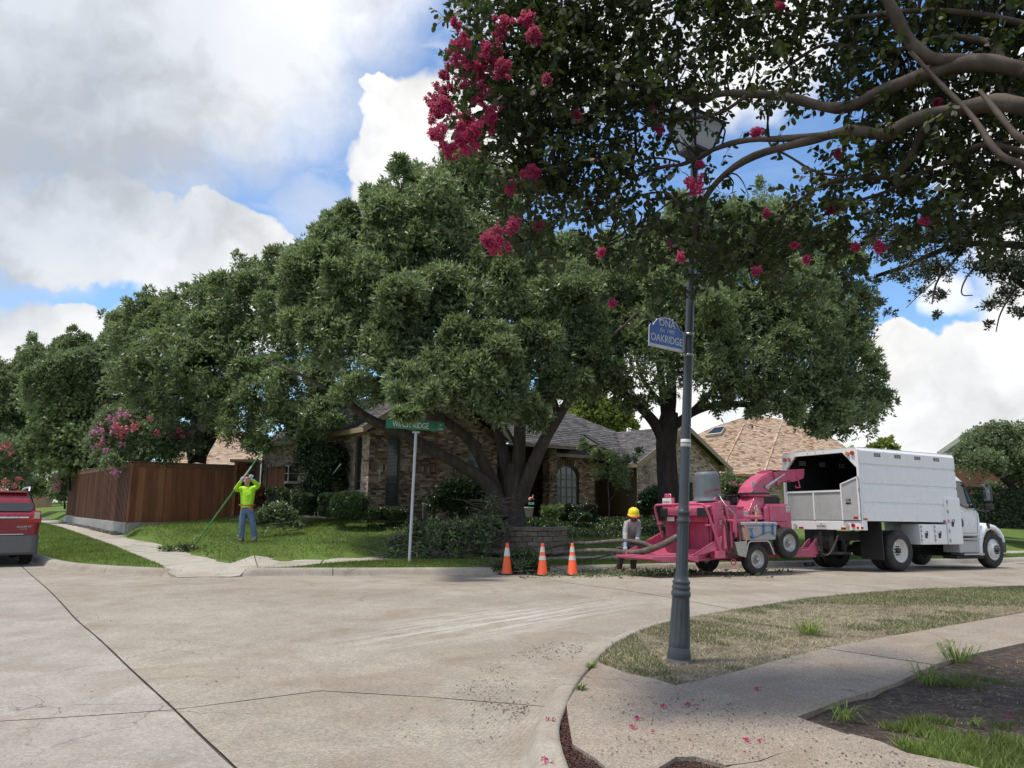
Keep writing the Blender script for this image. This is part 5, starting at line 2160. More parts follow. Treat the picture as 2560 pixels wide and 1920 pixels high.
for lab, Y, mat_, nt, L_, W_, lob, stm in specs:
    t = thing('oak_tree', lab, 'tree')
    tb = MB()
    for pts, r0 in stm:
        P_ = smooth_line([D(x * 1.157, y * 1.157, Yy) for x, y, Yy in pts], 1)
        tb.tube(P_, list(np.linspace(r0, r0 * .3, len(P_))), 9)
    for i in range(8):
        l = random.choice(lob)
        limb(tb, P_[-1], D(l[0] * 1.157, l[1] * 1.157, Y + l[3]), .1, .02, wig=.2)
    tb.build('trunk', BARKD, t)
    crown('crown', lobes_px(d2s(lob), Y), nt, 6, L_, W_, mat_, t, rag=5)


def shrub(name, lab, cat, lob, Y, nt, per, L, W, mat, stems=(), flowers=None, group=None, spread=1.0, shell=.5, bark=BARKD, bottom=.0, ground=None, disp=True, fr=.11):
    """foliage + stems (+ blossom) on lobes read from the picture"""
    t = thing(name, lab, cat, group=group)
    lo = lobes_px(d2s(lob) if disp else lob, Y)
    crown('foliage', lo, nt, per, L, W, mat, t, spread, bottom, shell, ground)
    if stems:
        b = MB()
        for pts, r0 in stems:
            k = 1.157 if disp else 1
            P_ = smooth_line([D(x * k, y * k, yy) for x, y, yy in pts], 1)
            b.tube(P_, list(np.linspace(r0, r0 * .35, len(P_))), 7)
        b.build('stem', bark, t)
    if flowers:
        for fl, m_ in flowers:
            q = []
            for x, y, r, dy in fl:
                k = 1.157 if disp else 1
                c = D(x * k, y * k, Y + dy)
                rr = r * k * Y / F_PX
                n = 20
                P = np.array(c) + rng.normal(size=(n, 3)) * rr * .42
                q = sprays(P, unit(rng.normal(size=(n, 3))), 3, rr * .34 + .02, rr * .28 + .015, 1)
                o = cards('blossom', q, m_, t)
    return t


shrub('redbud_tree', 'pale green broad leaved tree between the dark oaks and the pink crepe myrtle', 'tree',
      [(110, 920, 42, 0), (150, 900, 40, 0), (170, 960, 52, 0), (90, 970, 36, 0), (130, 1010, 42, 0), (210, 950, 50, 1), (190, 1010, 45, 0), (160, 860, 28, 0, .7), (80, 1000, 25, 0, .8)], 38, 4200, 4, .19, .17, LIMEL,
      [([(150, 1060, 38), (150, 1000, 38), (160, 930, 38)], .1)], shell=.4)
shrub('crepe_myrtle', 'crepe myrtle with lilac and coral blossom leaning over the board fence', 'tree',
      [(250, 930, 50, 0), (300, 940, 56, 0), (350, 950, 52, 0), (220, 965, 40, 0), (270, 980, 54, 0), (330, 985, 52, 0), (395, 965, 50, .5), (225, 995, 28, -1, .8), (240, 1005, 22, -2, .8), (420, 950, 35, 1)], 28.9, 10000, 5, .11, .055, OAKL2,
      [([(320, 1030, 29.5), (310, 990, 29.5), (280, 940, 29.5)], .05), ([(330, 1030, 29.5), (350, 990, 29.5), (380, 950, 29.5)], .05)],
      [([(240, 905, 14, -1), (258, 893, 12, -1), (215, 930, 12, -1.2), (200, 935, 9, -1.2), (245, 930, 13, -1.2), (222, 950, 10, -1), (205, 970, 8, -1), (275, 900, 10, -1), (230, 975, 8, -1.4), (412, 938, 12, 0), (432, 918, 9, .5), (440, 925, 7, .5), (248, 1020, 9, -2.3), (212, 990, 7, -1), (265, 960, 7, -1.2)], LILACF),
       ([(250, 922, 11, -1.3), (270, 930, 12, -1.3), (292, 922, 12, -1.4), (262, 940, 10, -1.3), (325, 905, 6, -1), (338, 935, 8, -1), (388, 930, 9, -.5), (372, 938, 7, -.5), (396, 942, 6, -.5), (215, 960, 7, -1)], CORALF)], shell=.35)
shrub('crepe_myrtle', 'small crepe myrtle with faded pink blossom at the far end of the fence', 'shrub',
      [(150, 1035, 28, 0), (135, 1060, 26, 0), (150, 1075, 24, 0), (125, 1040, 15, 0)], 42, 1700, 5, .13, .07, OAKL, [([(140, 1100, 42), (138, 1050, 42)], .06)],
      [([(122, 1030, 8, -1), (128, 1045, 7, -1), (115, 1050, 7, -1), (124, 1058, 7, -1), (140, 1022, 6, -1)], PALEF)])
shrub('crepe_myrtle', 'crepe myrtle with sparse coral flowers at the left edge above the red car', 'tree',
      [(20, 990, 50, 0), (-10, 1030, 50, 0), (50, 1010, 35, 0), (30, 1040, 35, 0), (60, 960, 25, 0, .7), (-40, 980, 50, 0)], 44, 3400, 5, .15, .08, OAKL2, [([(45, 1060, 44), (50, 1030, 44), (75, 1000, 44)], .07)],
      [([(8, 965, 9, -2), (22, 960, 6, -2), (25, 978, 6, -2), (10, 1040, 8, -2), (32, 1048, 8, -2), (5, 1055, 7, -2), (40, 1035, 7, -2)], CORALF)])
shrub('hedge_shrub', 'low leafy green shrubs beyond the red car', 'shrub', [(85, 1055, 20, 0), (105, 1060, 20, 0), (70, 1065, 18, 0), (120, 1070, 15, 0)], 46, 1200, 5, .15, .09, LIMEL)
shrub('elm_tree', 'sunlit yellow green tree rising behind the grey roof ridge', 'tree',
      [(1290, 900, 45, 0), (1330, 905, 40, 0), (1270, 870, 40, 0), (1350, 925, 28, 0), (1240, 920, 45, 0), (1310, 930, 30, 0)], 48, 4200, 5, .22, .12, YELL, [([(1290, 990, 48), (1290, 920, 48)], .2)])
shrub('elm_tree', 'sliver of yellow green tree just above the white truck box', 'tree', [(1912, 968, 22, 0, .6), (1890, 978, 18, 0, .6), (1935, 975, 14, 0, .5)], 55, 420, 5, .25, .14, YELL)
shrub('pear_tree', 'round crowned tree with a leaning trunk behind the truck cab', 'tree',
      [(2130, 970, 48, 0), (2180, 990, 55, 0), (2090, 1000, 36, 0), (2230, 970, 60, 0), (2130, 1010, 42, -1), (2090, 980, 25, 0), (2200, 1030, 40, 0), (2240, 1040, 40, 0), (2160, 945, 35, 0), (2070, 1005, 20, 0)], 34, 6800, 5, .13, .075, OAKL2,
      [([(2207, 1140, 34), (2205, 1090, 34), (2190, 1050, 34), (2150, 1020, 34), (2110, 990, 34)], .22), ([(2203, 1085, 34), (2215, 1030, 34), (2230, 980, 34)], .14)], shell=.4)
shrub('crepe_myrtle', 'pink speckled crepe myrtle between the truck mirror and the right hand tree', 'shrub', [(2140, 1065, 24, 0), (2155, 1075, 24, 0), (2130, 1085, 18, 0)], 37, 1300, 5, .12, .06, OAKL2, [],
      [([(2138, 1058, 7, -1), (2152, 1066, 7, -1), (2130, 1070, 5, -1)], PALEF)])
shrub('oleander_shrub', 'leafy shrub with a few pink flowers between the grey bin and the chute', 'shrub', [(1575, 1050, 26, 0), (1600, 1060, 24, 0), (1560, 1075, 26, 0), (1590, 1085, 26, 0), (1615, 1075, 18, 0), (1640, 1080, 16, 0)], 29, 2000, 5, .12, .05, OAKL, [],
      [([(1583, 1045, 7, -1), (1600, 1050, 6, -1)], PALEF)])
hd = thing('clipped_hedge', 'long clipped dark green hedge behind the truck at the right', 'hedge')
h0, h1 = D(2440, 1300, 33), D(2900, 1310, 36)
P = []
n = 9000
tt = rng.uniform(0, 1, n)
base = np.array(h0)[None] * (1 - tt[:, None]) + np.array(h1)[None] * tt[:, None]
face = rng.random(n) < .35
P = base + np.column_stack([rng.uniform(-.1, .1, n), np.where(face, rng.uniform(0, 1.2, n), rng.uniform(-.08, .08, n)), np.where(face, 1.35 + rng.uniform(-.06, .06, n), rng.uniform(-.3, 1.35, n))])
O = np.where(face[:, None], np.array([[0, -.2, 1]]), np.array([[0, -1, .2]])) + rng.normal(size=(n, 3)) * .5
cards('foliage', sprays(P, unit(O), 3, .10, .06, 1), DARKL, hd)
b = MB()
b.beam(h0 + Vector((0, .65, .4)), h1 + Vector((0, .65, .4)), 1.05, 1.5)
b.build('stems', plain('hedge_core', (0.012, 0.018, 0.008), .95), hd)  # solid near-black block, no stems: the hedge's inner shade is in its colour


def blobs(lo):
    return lo


shrub('holly_tree', 'tall dark glossy shrub against the pale side wall of the house', 'shrub',
      [(760 / 3.456 + 600, 960 + 700 / 3.456, 55, 0), (800, 1150, 45, 0), (775, 1180, 45, 0), (812, 1200, 48, 0), (760, 1140, 30, 0), (790, 1240, 45, 0), (830, 1165, 30, .3), (770, 1120, 25, 0), (840, 1210, 32, 0), (800, 1270, 32, 0), (765, 1235, 30, 0)],
      26.2, 6500, 5, .09, .045, DARKL, [([(790, 1290, 26.2), (795, 1240, 26.2), (800, 1180, 26.2)], .04), ([(800, 1290, 26.2), (820, 1220, 26.2)], .03)], disp=False, shell=.5, ground=.9)


def box_hedge(lab, x0, x1, y0, y1, Y, group='clipped boxwoods along the side wall', rnd=.5, name='boxwood', depth=.9, mat=BOXL, n=3200):
    """clipped shrub: rounded block between picture columns x0..x1 and rows y0..y1"""
    t = thing(name, lab, 'shrub', group=group)
    a, c = D(x0, y1, Y), D(x1, y0, Y)
    cx, cz = (a.x + c.x) / 2, (a.z + c.z) / 2
    r = np.array([(c.x - a.x) / 2, depth * .6, (c.z - a.z) / 2])
    u = unit(rng.normal(size=(n, 3)))
    e = 2 / (2 + (1 - rnd) * 6)
    s = np.sign(u) * np.abs(u) ** e
    P = np.array([cx, Y, cz]) + s * r * rng.uniform(.93, 1.02, (n, 1))
    cards('foliage', sprays(P, unit(u + np.array([0, 0, .2])), 4, .055, .04, 1), mat, t)
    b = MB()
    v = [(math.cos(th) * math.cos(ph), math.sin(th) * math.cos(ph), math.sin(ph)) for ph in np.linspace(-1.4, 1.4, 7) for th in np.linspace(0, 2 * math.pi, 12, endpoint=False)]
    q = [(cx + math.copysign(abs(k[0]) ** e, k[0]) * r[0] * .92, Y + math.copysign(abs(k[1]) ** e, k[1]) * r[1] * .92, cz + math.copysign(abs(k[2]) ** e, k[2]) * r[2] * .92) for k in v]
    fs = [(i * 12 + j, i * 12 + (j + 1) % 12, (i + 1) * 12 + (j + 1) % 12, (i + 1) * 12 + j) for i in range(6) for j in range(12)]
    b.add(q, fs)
    b.build('stems', HCORE, t)  # solid dark core instead of stems; shade inside the bush painted in
    return t


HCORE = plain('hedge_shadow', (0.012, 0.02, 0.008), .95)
box_hedge('square clipped boxwood nearest the garden gate', 673, 722, 1221, 1275, 26.0, rnd=.15)
box_hedge('square clipped boxwood, second from the garden gate', 712, 757, 1227, 1282, 25.2, rnd=.2)
box_hedge('small rounded boxwood in front of the tall dark shrub', 736, 778, 1235, 1284, 24.6, rnd=.5)
box_hedge('boxwood right of the tall dark shrub, left of the round one', 803, 846, 1235, 1288, 24.5, rnd=.5)
box_hedge('large round boxwood ball at the house corner', 830, 918, 1231, 1297, 23.6, rnd=.85, n=5200)
box_hedge('low boxwood mound just right of the house corner', 900, 950, 1268, 1297, 23.8, rnd=.8, n=1800)
box_hedge('low dark boxwood mound under the tall shuttered window', 950, 1015, 1270, 1298, 24.6, rnd=.8, n=2000)
box_hedge('clipped hedge below the arched window', 1395, 1490, 1262, 1295, 27.5, rnd=.3, mat=DARKL, n=3500, group='dark hedges under the arched window')
box_hedge('round low bush in front of the arched window hedge', 1425, 1476, 1283, 1300, 26.0, rnd=.8, mat=DARKL, n=1500, group='dark hedges under the arched window')
shrub('photinia_shrub', 'big dark leafy shrub between the sign post and the oak trunk', 'shrub',
      [(1135, 1240, 40, 0), (1175, 1235, 40, 0), (1100, 1262, 30, 0), (1150, 1268, 38, 0), (1195, 1262, 26, 0), (1120, 1225, 22, 0)], 24.0, 3600, 5, .15, .045, DARKL, [([(1150, 1298, 24), (1150, 1250, 24)], .04)], disp=False, shell=.5, ground=.9)
shrub('holly_shrub', 'dark glossy shrub at the corner of the garage gable', 'shrub',
      [(1625, 1255, 28, 0), (1650, 1240, 25, 0), (1640, 1275, 30, 0), (1610, 1280, 22, 0), (1665, 1265, 22, 0)], 26.5, 2300, 5, .11, .05, DARKL, disp=False, ground=.9)
shrub('japanese_maple', 'slender small maple with thin pale stems in front of the dark recess', 'tree',
      [(1490, 1140, 26, 0, .5), (1530, 1150, 30, 0, .6), (1460, 1120, 16, 0, .5), (1575, 1150, 22, 0, .4), (1545, 1185, 32, 0, .5), (1500, 1185, 26, 0, .4), (1600, 1135, 18, 0, .4), (1455, 1105, 10, 0, .6), (1560, 1215, 26, 0, .3)], 25.5, 1900, 4, .075, .035, OAKL,
      [([(1523, 1298, 25.5), (1522, 1250, 25.5), (1519, 1200, 25.5), (1523, 1180, 25.5), (1500, 1160, 25.5)], .032), ([(1522, 1252, 25.5), (1545, 1228, 25.5)], .018), ([(1524, 1194, 25.5), (1550, 1168, 25.5)], .016)], disp=False, shell=.2, bark=SMOOTHB, spread=1.2)
shrub('nandina_shrub', 'rusty red leaved shrub behind the man in yellow', 'shrub', [(648, 1245, 17, 0), (655, 1262, 17, 0), (660, 1232, 12, 0)], 29, 900, 4, .1, .04, RUSTL, disp=False)
shrub('flower_clump', 'small green clump of strappy leaves at the foot of the brick column', 'plant', [(1362, 1285, 10, 0), (1380, 1282, 10, 0), (1393, 1278, 9, 0)], 25.5, 160, 5, .2, .03, LIMEL, disp=False)
gp = [(HP(-.3, -.5, 0).x, HP(-.3, -.5, 0).y), (HP(-.3, -1.6, 0).x, HP(-.3, -1.6, 0).y), (1.0, 22.9), (4.5, 24.5), (9.5, 29.5), (HP(12.8, -.4, 0).x, HP(12.8, -.4, 0).y)]
P = scatter(gp, 15000, lambda x, y: h_lot(x, y))
q = sprays(P, unit(rng.normal(size=(len(P), 3)) * .5 + np.array([0, 0, 1.0])), 2, .075, .05, 1)
stuff(cards('ground_cover', q, DARKL))

lv = thing('live_oak_tree', 'dark live oak branches hanging into the sky at the upper right', 'tree')
b = MB()
lb = [([(2720, 650, 13), (2560, 612, 13), (2480, 610, 13), (2420, 608, 13), (2350, 625, 13.2), (2270, 665, 13.4), (2190, 690, 13.6)], .085),
      ([(2420, 608, 13), (2380, 660, 13), (2340, 700, 12.8), (2330, 760, 12.6)], .03),
      ([(2480, 612, 13), (2450, 650, 12.7), (2410, 700, 12.5), (2400, 740, 12.4), (2432, 738, 12.4)], .02),
      ([(2700, 800, 12.6), (2560, 720, 12.6), (2500, 660, 12.7), (2440, 640, 12.8)], .07),
      ([(2490, 560, 13), (2485, 600, 13)], .03), ([(2560, 500, 13), (2490, 560, 13), (2400, 570, 13), (2300, 560, 13.4)], .035),
      ([(2540, 720, 12.5), (2500, 780, 12.3), (2490, 830, 12.2)], .018), ([(2340, 700, 12.8), (2300, 735, 12.8), (2265, 770, 12.8)], .012)]
for pts, r0 in lb:
    P_ = smooth_line([D(*p) for p in pts], 2)
    b.tube(P_, list(np.linspace(r0, r0 * .4, len(P_))), 8)
b.build('limb', BARKD, lv)
ll = [(2230, 650, 55, .4, .6), (2290, 620, 60, .2, .8), (2360, 600, 60, 0, 1), (2440, 590, 60, 0, 1.1), (2530, 570, 70, 0, 1.2), (2300, 690, 45, 0, .7), (2360, 680, 45, 0, .7), (2250, 700, 35, .2, .6), (2345, 745, 26, -.2, .8), (2300, 735, 24, -.2, .5), (2440, 680, 40, -.3, .7), (2510, 680, 55, -.4, 1.1), (2560, 700, 60, -.4, 1.2), (2520, 750, 35, -.5, 1), (2480, 770, 26, -.6, 1), (2540, 790, 26, -.6, .7), (2345, 790, 12, -.4, .6), (2475, 815, 12, -.6, 1), (2180, 710, 25, .6, .5), (2200, 760, 22, .6, .5), (2225, 785, 16, .6, .5), (2390, 640, 35, 0, .8), (2200, 600, 50, .5, .8), (2620, 620, 90, 0, 1), (2640, 760, 70, -.5, 1)]
crown('foliage', lobes_px(ll, 13), 5200, 5, .075, .026, LIVEL, lv, spread=1.1, bottom=0, shell=.1)

P, O = [], []
for k in range(46):
    x = -75 + k * 3.6 + random.uniform(-1, 1)
    y = 88 + random.uniform(-6, 6) - (10 if x > 0 else 0)
    r = random.uniform(2.6, 4.4)
    p_, o_ = lobe_points((x, y, 1.2 + r * .6), (r, r, r * random.uniform(.8, 1.1)), 420, .5, 0)
    P.append(p_)
    O.append(o_)
tl = stuff(cards('tree_line', sprays(np.concatenate(P), np.concatenate(O), 3, .5, .26, 1), OAKL2))

WHITEP = plain('white_truck_paint', (0.72, 0.73, 0.74), 0.3, var=.04, coat=.3, dirt=(0.42, 0.41, 0.38))
WHITEB = plain('white_box_paint', (0.76, 0.77, 0.78), 0.38, var=.04, dirt=(0.58, 0.57, 0.54))
GREYP = plain('grey_liner_paint', (0.40, 0.405, 0.41), 0.5, var=.08, dirt=(0.24, 0.23, 0.21))
BLACKP = plain('black_plastic', (0.022, 0.022, 0.024), 0.45, var=.2)
BLACKI = plain('box_interior', (0.03, 0.03, 0.03), 0.8, var=.4)
RUBBER = M('tyre_rubber')
_c = RUBBER.mix(RUBBER.rng(RUBBER.noise(6, 4, .6), .4, .7), (0.022, 0.022, 0.022), (0.05, 0.047, 0.044))
RUBBER.color(_c).set(rough=.75, spec=.35)
RUBBER = RUBBER.m
CHROME = plain('chrome', (0.75, 0.76, 0.78), 0.12, metal=1.0, var=.02)
STEEL = plain('steel', (0.42, 0.42, 0.43), 0.4, metal=.85, var=.12, dirt=(0.16, 0.12, 0.09))
RIMW = plain('wheel_white', (0.62, 0.62, 0.60), 0.4, var=.06, dirt=(0.28, 0.24, 0.20))
RIMS = plain('wheel_silver', (0.42, 0.42, 0.42), 0.38, metal=.5, var=.08, dirt=(0.2, 0.18, 0.16))
REDL = plain('red_lens', (0.40, 0.012, 0.015), 0.15, coat=.6)
AMBERL = plain('amber_lens', (0.50, 0.16, 0.03), 0.2, coat=.6)
CLEARL = plain('clear_lens', (0.42, 0.42, 0.38), 0.2, coat=.6)
PAPER = plain('sticker_white', (0.68, 0.68, 0.66), 0.5, var=.04)
INK = plain('black_print', (0.02, 0.02, 0.022), 0.6)
DGLASS = M('dark_car_glass')
DGLASS.color((0.012, 0.015, 0.016)).set(rough=.03, spec=.7, coat=.5)
DGLASS = DGLASS.m
CHAIN = plain('chain_steel', (0.16, 0.145, 0.13), 0.6, metal=.6)
UNDER = plain('underbody', (0.022, 0.021, 0.02), 0.85, var=.3)


def wheel(name, parent, c, R_, w, axis, rimr, rimm, depth=.08, holes=0, hub='in', lugs=8, dual=False, mat=None):
    """tyre, rim and hub about the axle direction (unit, pointing outward)"""
    ax = Vector(axis).normalized()
    o = bpy.data.objects.new(name, None)
    COL.objects.link(o)
    o.parent = parent
    up = Vector((0, 0, 1))
    xx = up.cross(ax).normalized()
    rot = Matrix((xx, ax, up)).transposed()      # local Y = outward axis
    c = Vector(c)
    t = MB()
    r2 = rimr
    prof = [(r2, 0), (r2 + .012, -.004), (R_ * .80, .014), (R_ * .93, .004), (R_ * .985, -w * .12), (R_, -w * .2), (R_, -w * .8), (R_ * .985, -w * .88), (R_ * .93, -w * .99), (r2, -w)]
    t.lathe(prof, 44, c, axis='Y', rot=rot)
    for k in range(44):
        a = 2 * math.pi * k / 44
        p = c + rot @ Vector((math.cos(a) * R_ * 1.0, -w * .5, math.sin(a) * R_ * 1.0))
        rr = rot @ Matrix.Rotation(-a, 3, 'Y')
        t.obox(p, .012, w * .62, R_ * .085, rr)
    ty = t.build('tyre', RUBBER, o)
    rm = MB()
    if hub == 'in':
        prof = [(r2 + .012, .002), (r2 + .012, -.014), (r2 - .006, -.02), (r2 * .90, -depth * .55), (r2 * .80, -depth), (r2 * .52, -depth * 1.05), (r2 * .46, -depth * .8), (r2 * .30, -depth * .7)]
    else:
        prof = [(r2 + .012, .004), (r2 + .012, -.012), (r2 - .01, -.02), (r2 * .86, -.03), (r2 * .72, depth * .15), (r2 * .45, depth * .5), (r2 * .3, depth * .5)]
    rm.lathe(prof, 36, c, axis='Y', rot=rot)
    rm.lathe([(r2 * .32, prof[-1][1]), (.001, prof[-1][1])], 24, c, axis='Y', rot=rot)
    rm.lathe([(r2, -.03), (r2, -w + .02)], 24, c, axis='Y', rot=rot)
    rm.build('rim', rimm, o)
    hb = MB()
    z0 = prof[-1][1]
    hr = r2 * .24
    hb.lathe([(hr, z0), (hr, z0 + .05), (hr * .75, z0 + .07), (.001, z0 + .07)], 20, c, axis='Y', rot=rot)
    for k in range(lugs):
        a = 2 * math.pi * (k + .5) / lugs
        q = c + rot @ Vector((math.cos(a) * r2 * .38, z0 + .0, math.sin(a) * r2 * .38))
        hb.cyl(q, q + ax * .035, .016, n=6)
    for k in range(holes):
        a = 2 * math.pi * k / holes
        q = c + rot @ Vector((math.cos(a) * r2 * .68, (prof[3][1] + prof[4][1]) / 2 + .004, math.sin(a) * r2 * .68))
        hb.cyl(q - ax * .01, q + ax * .012, r2 * .10, n=12)
    hb.build('hub', mat or BLACKP, o)
    if dual:
        t = MB()
        c2 = c - ax * (w + .06)
        t.lathe([(R_ * .6, 0), (R_ * .93, 0), (R_, -w * .2), (R_, -w * .8), (R_ * .93, -w), (R_ * .5, -w)], 32, c2, axis='Y', rot=rot)
        t.lathe([(R_ * .6, -.1), (.01, -.1)], 24, c2, axis='Y', rot=rot)
        t.build('tyre', RUBBER, o)
    return o


TH = R(28)
TU, TN = Vector((math.cos(TH), math.sin(TH), 0)), Vector((-math.sin(TH), math.cos(TH), 0))
TP = G(2245, 1428)
truck = thing('chip_truck', 'white chip box truck parked with its dark open back towards the pink chipper', 'truck', (TP.x, TP.y, 0.0))
truck.rotation_euler = (R(-1.0), R(0.65), TH)
NR = (0, -1, 0)     # outward on the near side
W_ = 2.36
BZ0, BZ1, BX0, BX1 = 1.21, 3.0, -1.19, 2.74
ribs = (2.58, 2.105, 1.645)


def box_side(y, s):
    b = MB()
    zs = [BZ0]
    prof = [(BZ0, 0)]
    for r_ in sorted(ribs):
        prof += [(r_ - .055, 0), (r_ - .012, -.030 * s), (r_ + .026, -.030 * s), (r_ + .036, 0)]
    prof += [(BZ1 - .07, 0), (BZ1, -.05 * s)]
    x1 = BX1
    vs = []
    for z, d in prof:
        vs += [(BX0 + .05, y - d, z), (x1, y - d, z)]
    b.add(vs, [(2 * i, 2 * i + 1, 2 * i + 3, 2 * i + 2) for i in range(len(prof) - 1)])
    return b


box_side(0, 1).build('side_panel', WHITEB, truck)
box_side(W_, -1).build('side_panel', WHITEB, truck)
b = MB()
b.prism([(0.05, BZ1 + .0), (W_ - .05, BZ1 + .0), (W_ - .05, BZ1 + .02), (0.05, BZ1 + .02)], lambda y, z, t: (t, y, z), (BX0, BX1))
b.build('box_roof', WHITEB, truck)
b = MB()
b.box(BX1 - .03, 0.02, BZ0, BX1, W_ - .02, BZ1)
b.build('front_panel', WHITEB, truck)
b = MB()
b.box(BX0 + .06, .035, BZ0, BX1 - .05, .045, BZ1 - .03)
b.box(BX0 + .06, W_ - .045, BZ0, BX1 - .05, W_ - .035, BZ1 - .03)
b.box(BX1 - .06, .05, BZ0, BX1 - .045, W_ - .05, BZ1 - .03)
b.box(BX0 + .06, .05, BZ1 - .03, BX1 - .05, W_ - .05, BZ1 - .02)
b.box(BX0 + .02, .05, BZ0 + .02, BX1 - .05, W_ - .05, BZ0 + .04)
b.build('box_lining', BLACKI, truck)
b = MB()
fx0, fx1 = BX0, BX0 + .07
for s_ in (0, 1):
    f = (lambda y: y) if s_ == 0 else (lambda y: W_ - y)
    b.prism([(f(0), BZ0), (f(.06), BZ0), (f(.06), 2.50), (f(.44), 2.90), (f(W_ / 2), 2.90), (f(W_ / 2), BZ1 + .02), (f(.05), BZ1 + .02), (f(0), BZ1 - .06)], lambda y, z, t: (t, y, z), (fx0, fx1))
b.build('rear_frame', WHITEB, truck, bevel=.006)
b = MB()
b.box(BX0 - .01, .52, BZ0 + .02, BX0 + .035, W_ - .1, 1.96)
b.build('tailgate', GREYP, truck)
b = MB()
for y_ in (.5, 1.37, W_ - .12):
    b.box(BX0 - .035, y_ - .02, BZ0 + .02, BX0 - .01, y_ + .02, 1.97)
b.box(BX0 - .035, .5, 1.93, BX0 - .01, W_ - .1, 1.975)
b.build('tailgate_rib', WHITEB, truck)
b = MB()
b.prism([(.02, BZ0 + .02), (.50, BZ0 + .02), (.50, 2.10), (.02, 2.26)], lambda y, z, t: (t, y, z), (BX0 - .045, BX0 - .01))
b.build('side_gate', GREYP, truck)
b = MB()
for p0, p1 in (((.50, BZ0 + .02), (.50, 2.12)), ((.50, 2.11), (.02, 2.27)), ((.02, 2.27), (.02, BZ0 + .02))):
    b.beam((BX0 - .05, p0[0], p0[1]), (BX0 - .05, p1[0], p1[1]), .035, .03)
b.build('side_gate_frame', WHITEB, truck)
b = MB()
for z_ in (1.35, 1.95, 2.24):
    b.cyl((BX0 - .05, .0, z_ - .05), (BX0 - .05, .0, z_ + .05), .018, n=8)
b.build('hinge', STEEL, truck)
b = MB()
b.box(BX0 - .052, .25, 1.62, BX0 - .046, .39, 1.75)
b.build('sticker', INK, truck)
text('lettering', 'SAC\nSERVICE', .055, PAPER, truck, (BX0 - .054, .32, 1.70), (0, -1, 0), (0, 0, 1), .001)
b = MB()
b.box(BX0 - .02, -.03, .985, BX0 + .14, W_ - .02, BZ0)
b.build('rear_sill', WHITEB, truck, bevel=.008)
pl_ = bpy.data.objects.new('number_plate', None)
COL.objects.link(pl_)
pl_.parent = truck
b = MB()
b.box(BX0 - .03, 1.02, 1.0, BX0 - .022, 1.34, 1.16)
b.build('plate', PAPER, pl_)
text('lettering', 'RLD*0855', .075, INK, pl_, (BX0 - .032, 1.18, 1.07), (0, -1, 0), (0, 0, 1), .001, sx=.85)
text('lettering', 'TEXAS', .026, INK, pl_, (BX0 - .032, 1.18, 1.135), (0, -1, 0), (0, 0, 1), .001)


def lamp(y, z, mat, r=.05):
    b = MB()
    b.cyl((BX0 - .045, y, z), (BX0 - .0, y, z), r, n=20)
    b.build('rear_lamp', mat, truck, bevel=.006)


for y, z, m_ in ((.27, 2.86, AMBERL), (.135, 2.87, REDL), (2.25, 2.84, REDL), (2.10, 2.84, AMBERL), (2.0, 1.08, CLEARL), (.40, 1.10, CLEARL), (.24, 1.10, REDL)):
    lamp(y, z, m_)
b = MB()
for y in (.12, .0):
    b.box(BX0 - .028, y - .03, 1.02, BX0 - .02, y + .03, 1.07)
b.build('reflector', REDL, truck)
b = MB()
for y0_, y1_ in ((.45, .60), (1.75, 1.9), (.08, .20)):
    z_ = 1.0 if y0_ != .08 else 1.26
    b.box(BX0 - .05 if y0_ == .08 else BX0 - .026, y0_, z_, BX0 - .02, y1_, z_ + .05)
b.build('reflector_strip', REDL, truck)
b = MB()
b.box(-1.15, -.008, 1.225, -1.0, -.001, 1.275)
b.box(2.02, -.034, 1.2, 2.08, -.001, 1.26)
b.build('side_marker', REDL, truck)
for y in (1.0, 1.25, 1.5):
    b = MB()
    b.cyl((BX0 - .006, y, 2.955), (BX0 + .01, y, 2.955), .012, n=10)
    b.build('marker_lamp', REDL, truck)
for x in (-.45, .35, 1.16, 1.96):
    for yy, d in ((0, -1), (W_, 1)):
        b = MB()
        for i in range(3):
            for j in range(3):
                x0 = x - .125 + i * .088
                z0 = 2.80 + j * .032
                b.box(x0, yy + d * .002, z0, x0 + .07, yy + d * .006, z0 + .022)
        v = b.build('vent', BLACKP, truck)
for x in (-.45, .35, 1.16):
    b = MB()
    for i in range(3):
        for j in range(3):
            x0 = x - .125 + i * .088
            z0 = 2.72 + j * .045
            b.box(x0, W_ - .05, z0, x0 + .07, W_ - .047, z0 + .035)
    b.build('vent_daylight', PAPER, truck)  # white patches on the lining: daylight through the vents, painted
b = MB()
b.box(-1.1, .72, .72, 4.3, .84, .95)
b.box(-1.1, 1.5, .72, 4.3, 1.62, .95)
for x in (-1.0, -.3, .9, 1.8, 2.6):
    b.box(x, .7, .78, x + .08, 1.65, .92)
b.box(.1, .2, .40, .35, W_ - .2, .60)
b.lathe([(.18, -.1), (.2, 0), (.18, .2)], 16, (.25, 1.15, .5), axis='Y')
b.box(-1.15, .9, .45, -1.0, 1.5, 1.0)
b.box(3.2, .4, .30, 4.5, W_ - .4, .75)
b.box(1.1, .9, .55, 3.2, 1.4, .7)
b.beam((-1.0, .75, .95), (-.95, .75, .40), .08, .08)
b.beam((-1.0, 1.6, .95), (-.95, 1.6, .40), .08, .08)
b.beam((-.55, .75, .95), (-1.0, .75, .5), .07, .07)
b.box(-1.2, .6, .38, -.9, 1.75, .44)
b.build('chassis', UNDER, truck)
b = MB()
b.cyl((1.0, 1.5, .62), (1.8, 1.5, .62), .24, n=20)
b.build('air_tank', UNDER, truck)
for y0_, y1_ in ((-.0, .62), (1.72, 2.34)):
    b = MB()
    b.box(-.50, y0_, .27, -.48, y1_, 1.2)
    fl_ = b.build('mud_flap', BLACKP, truck)
b = MB()
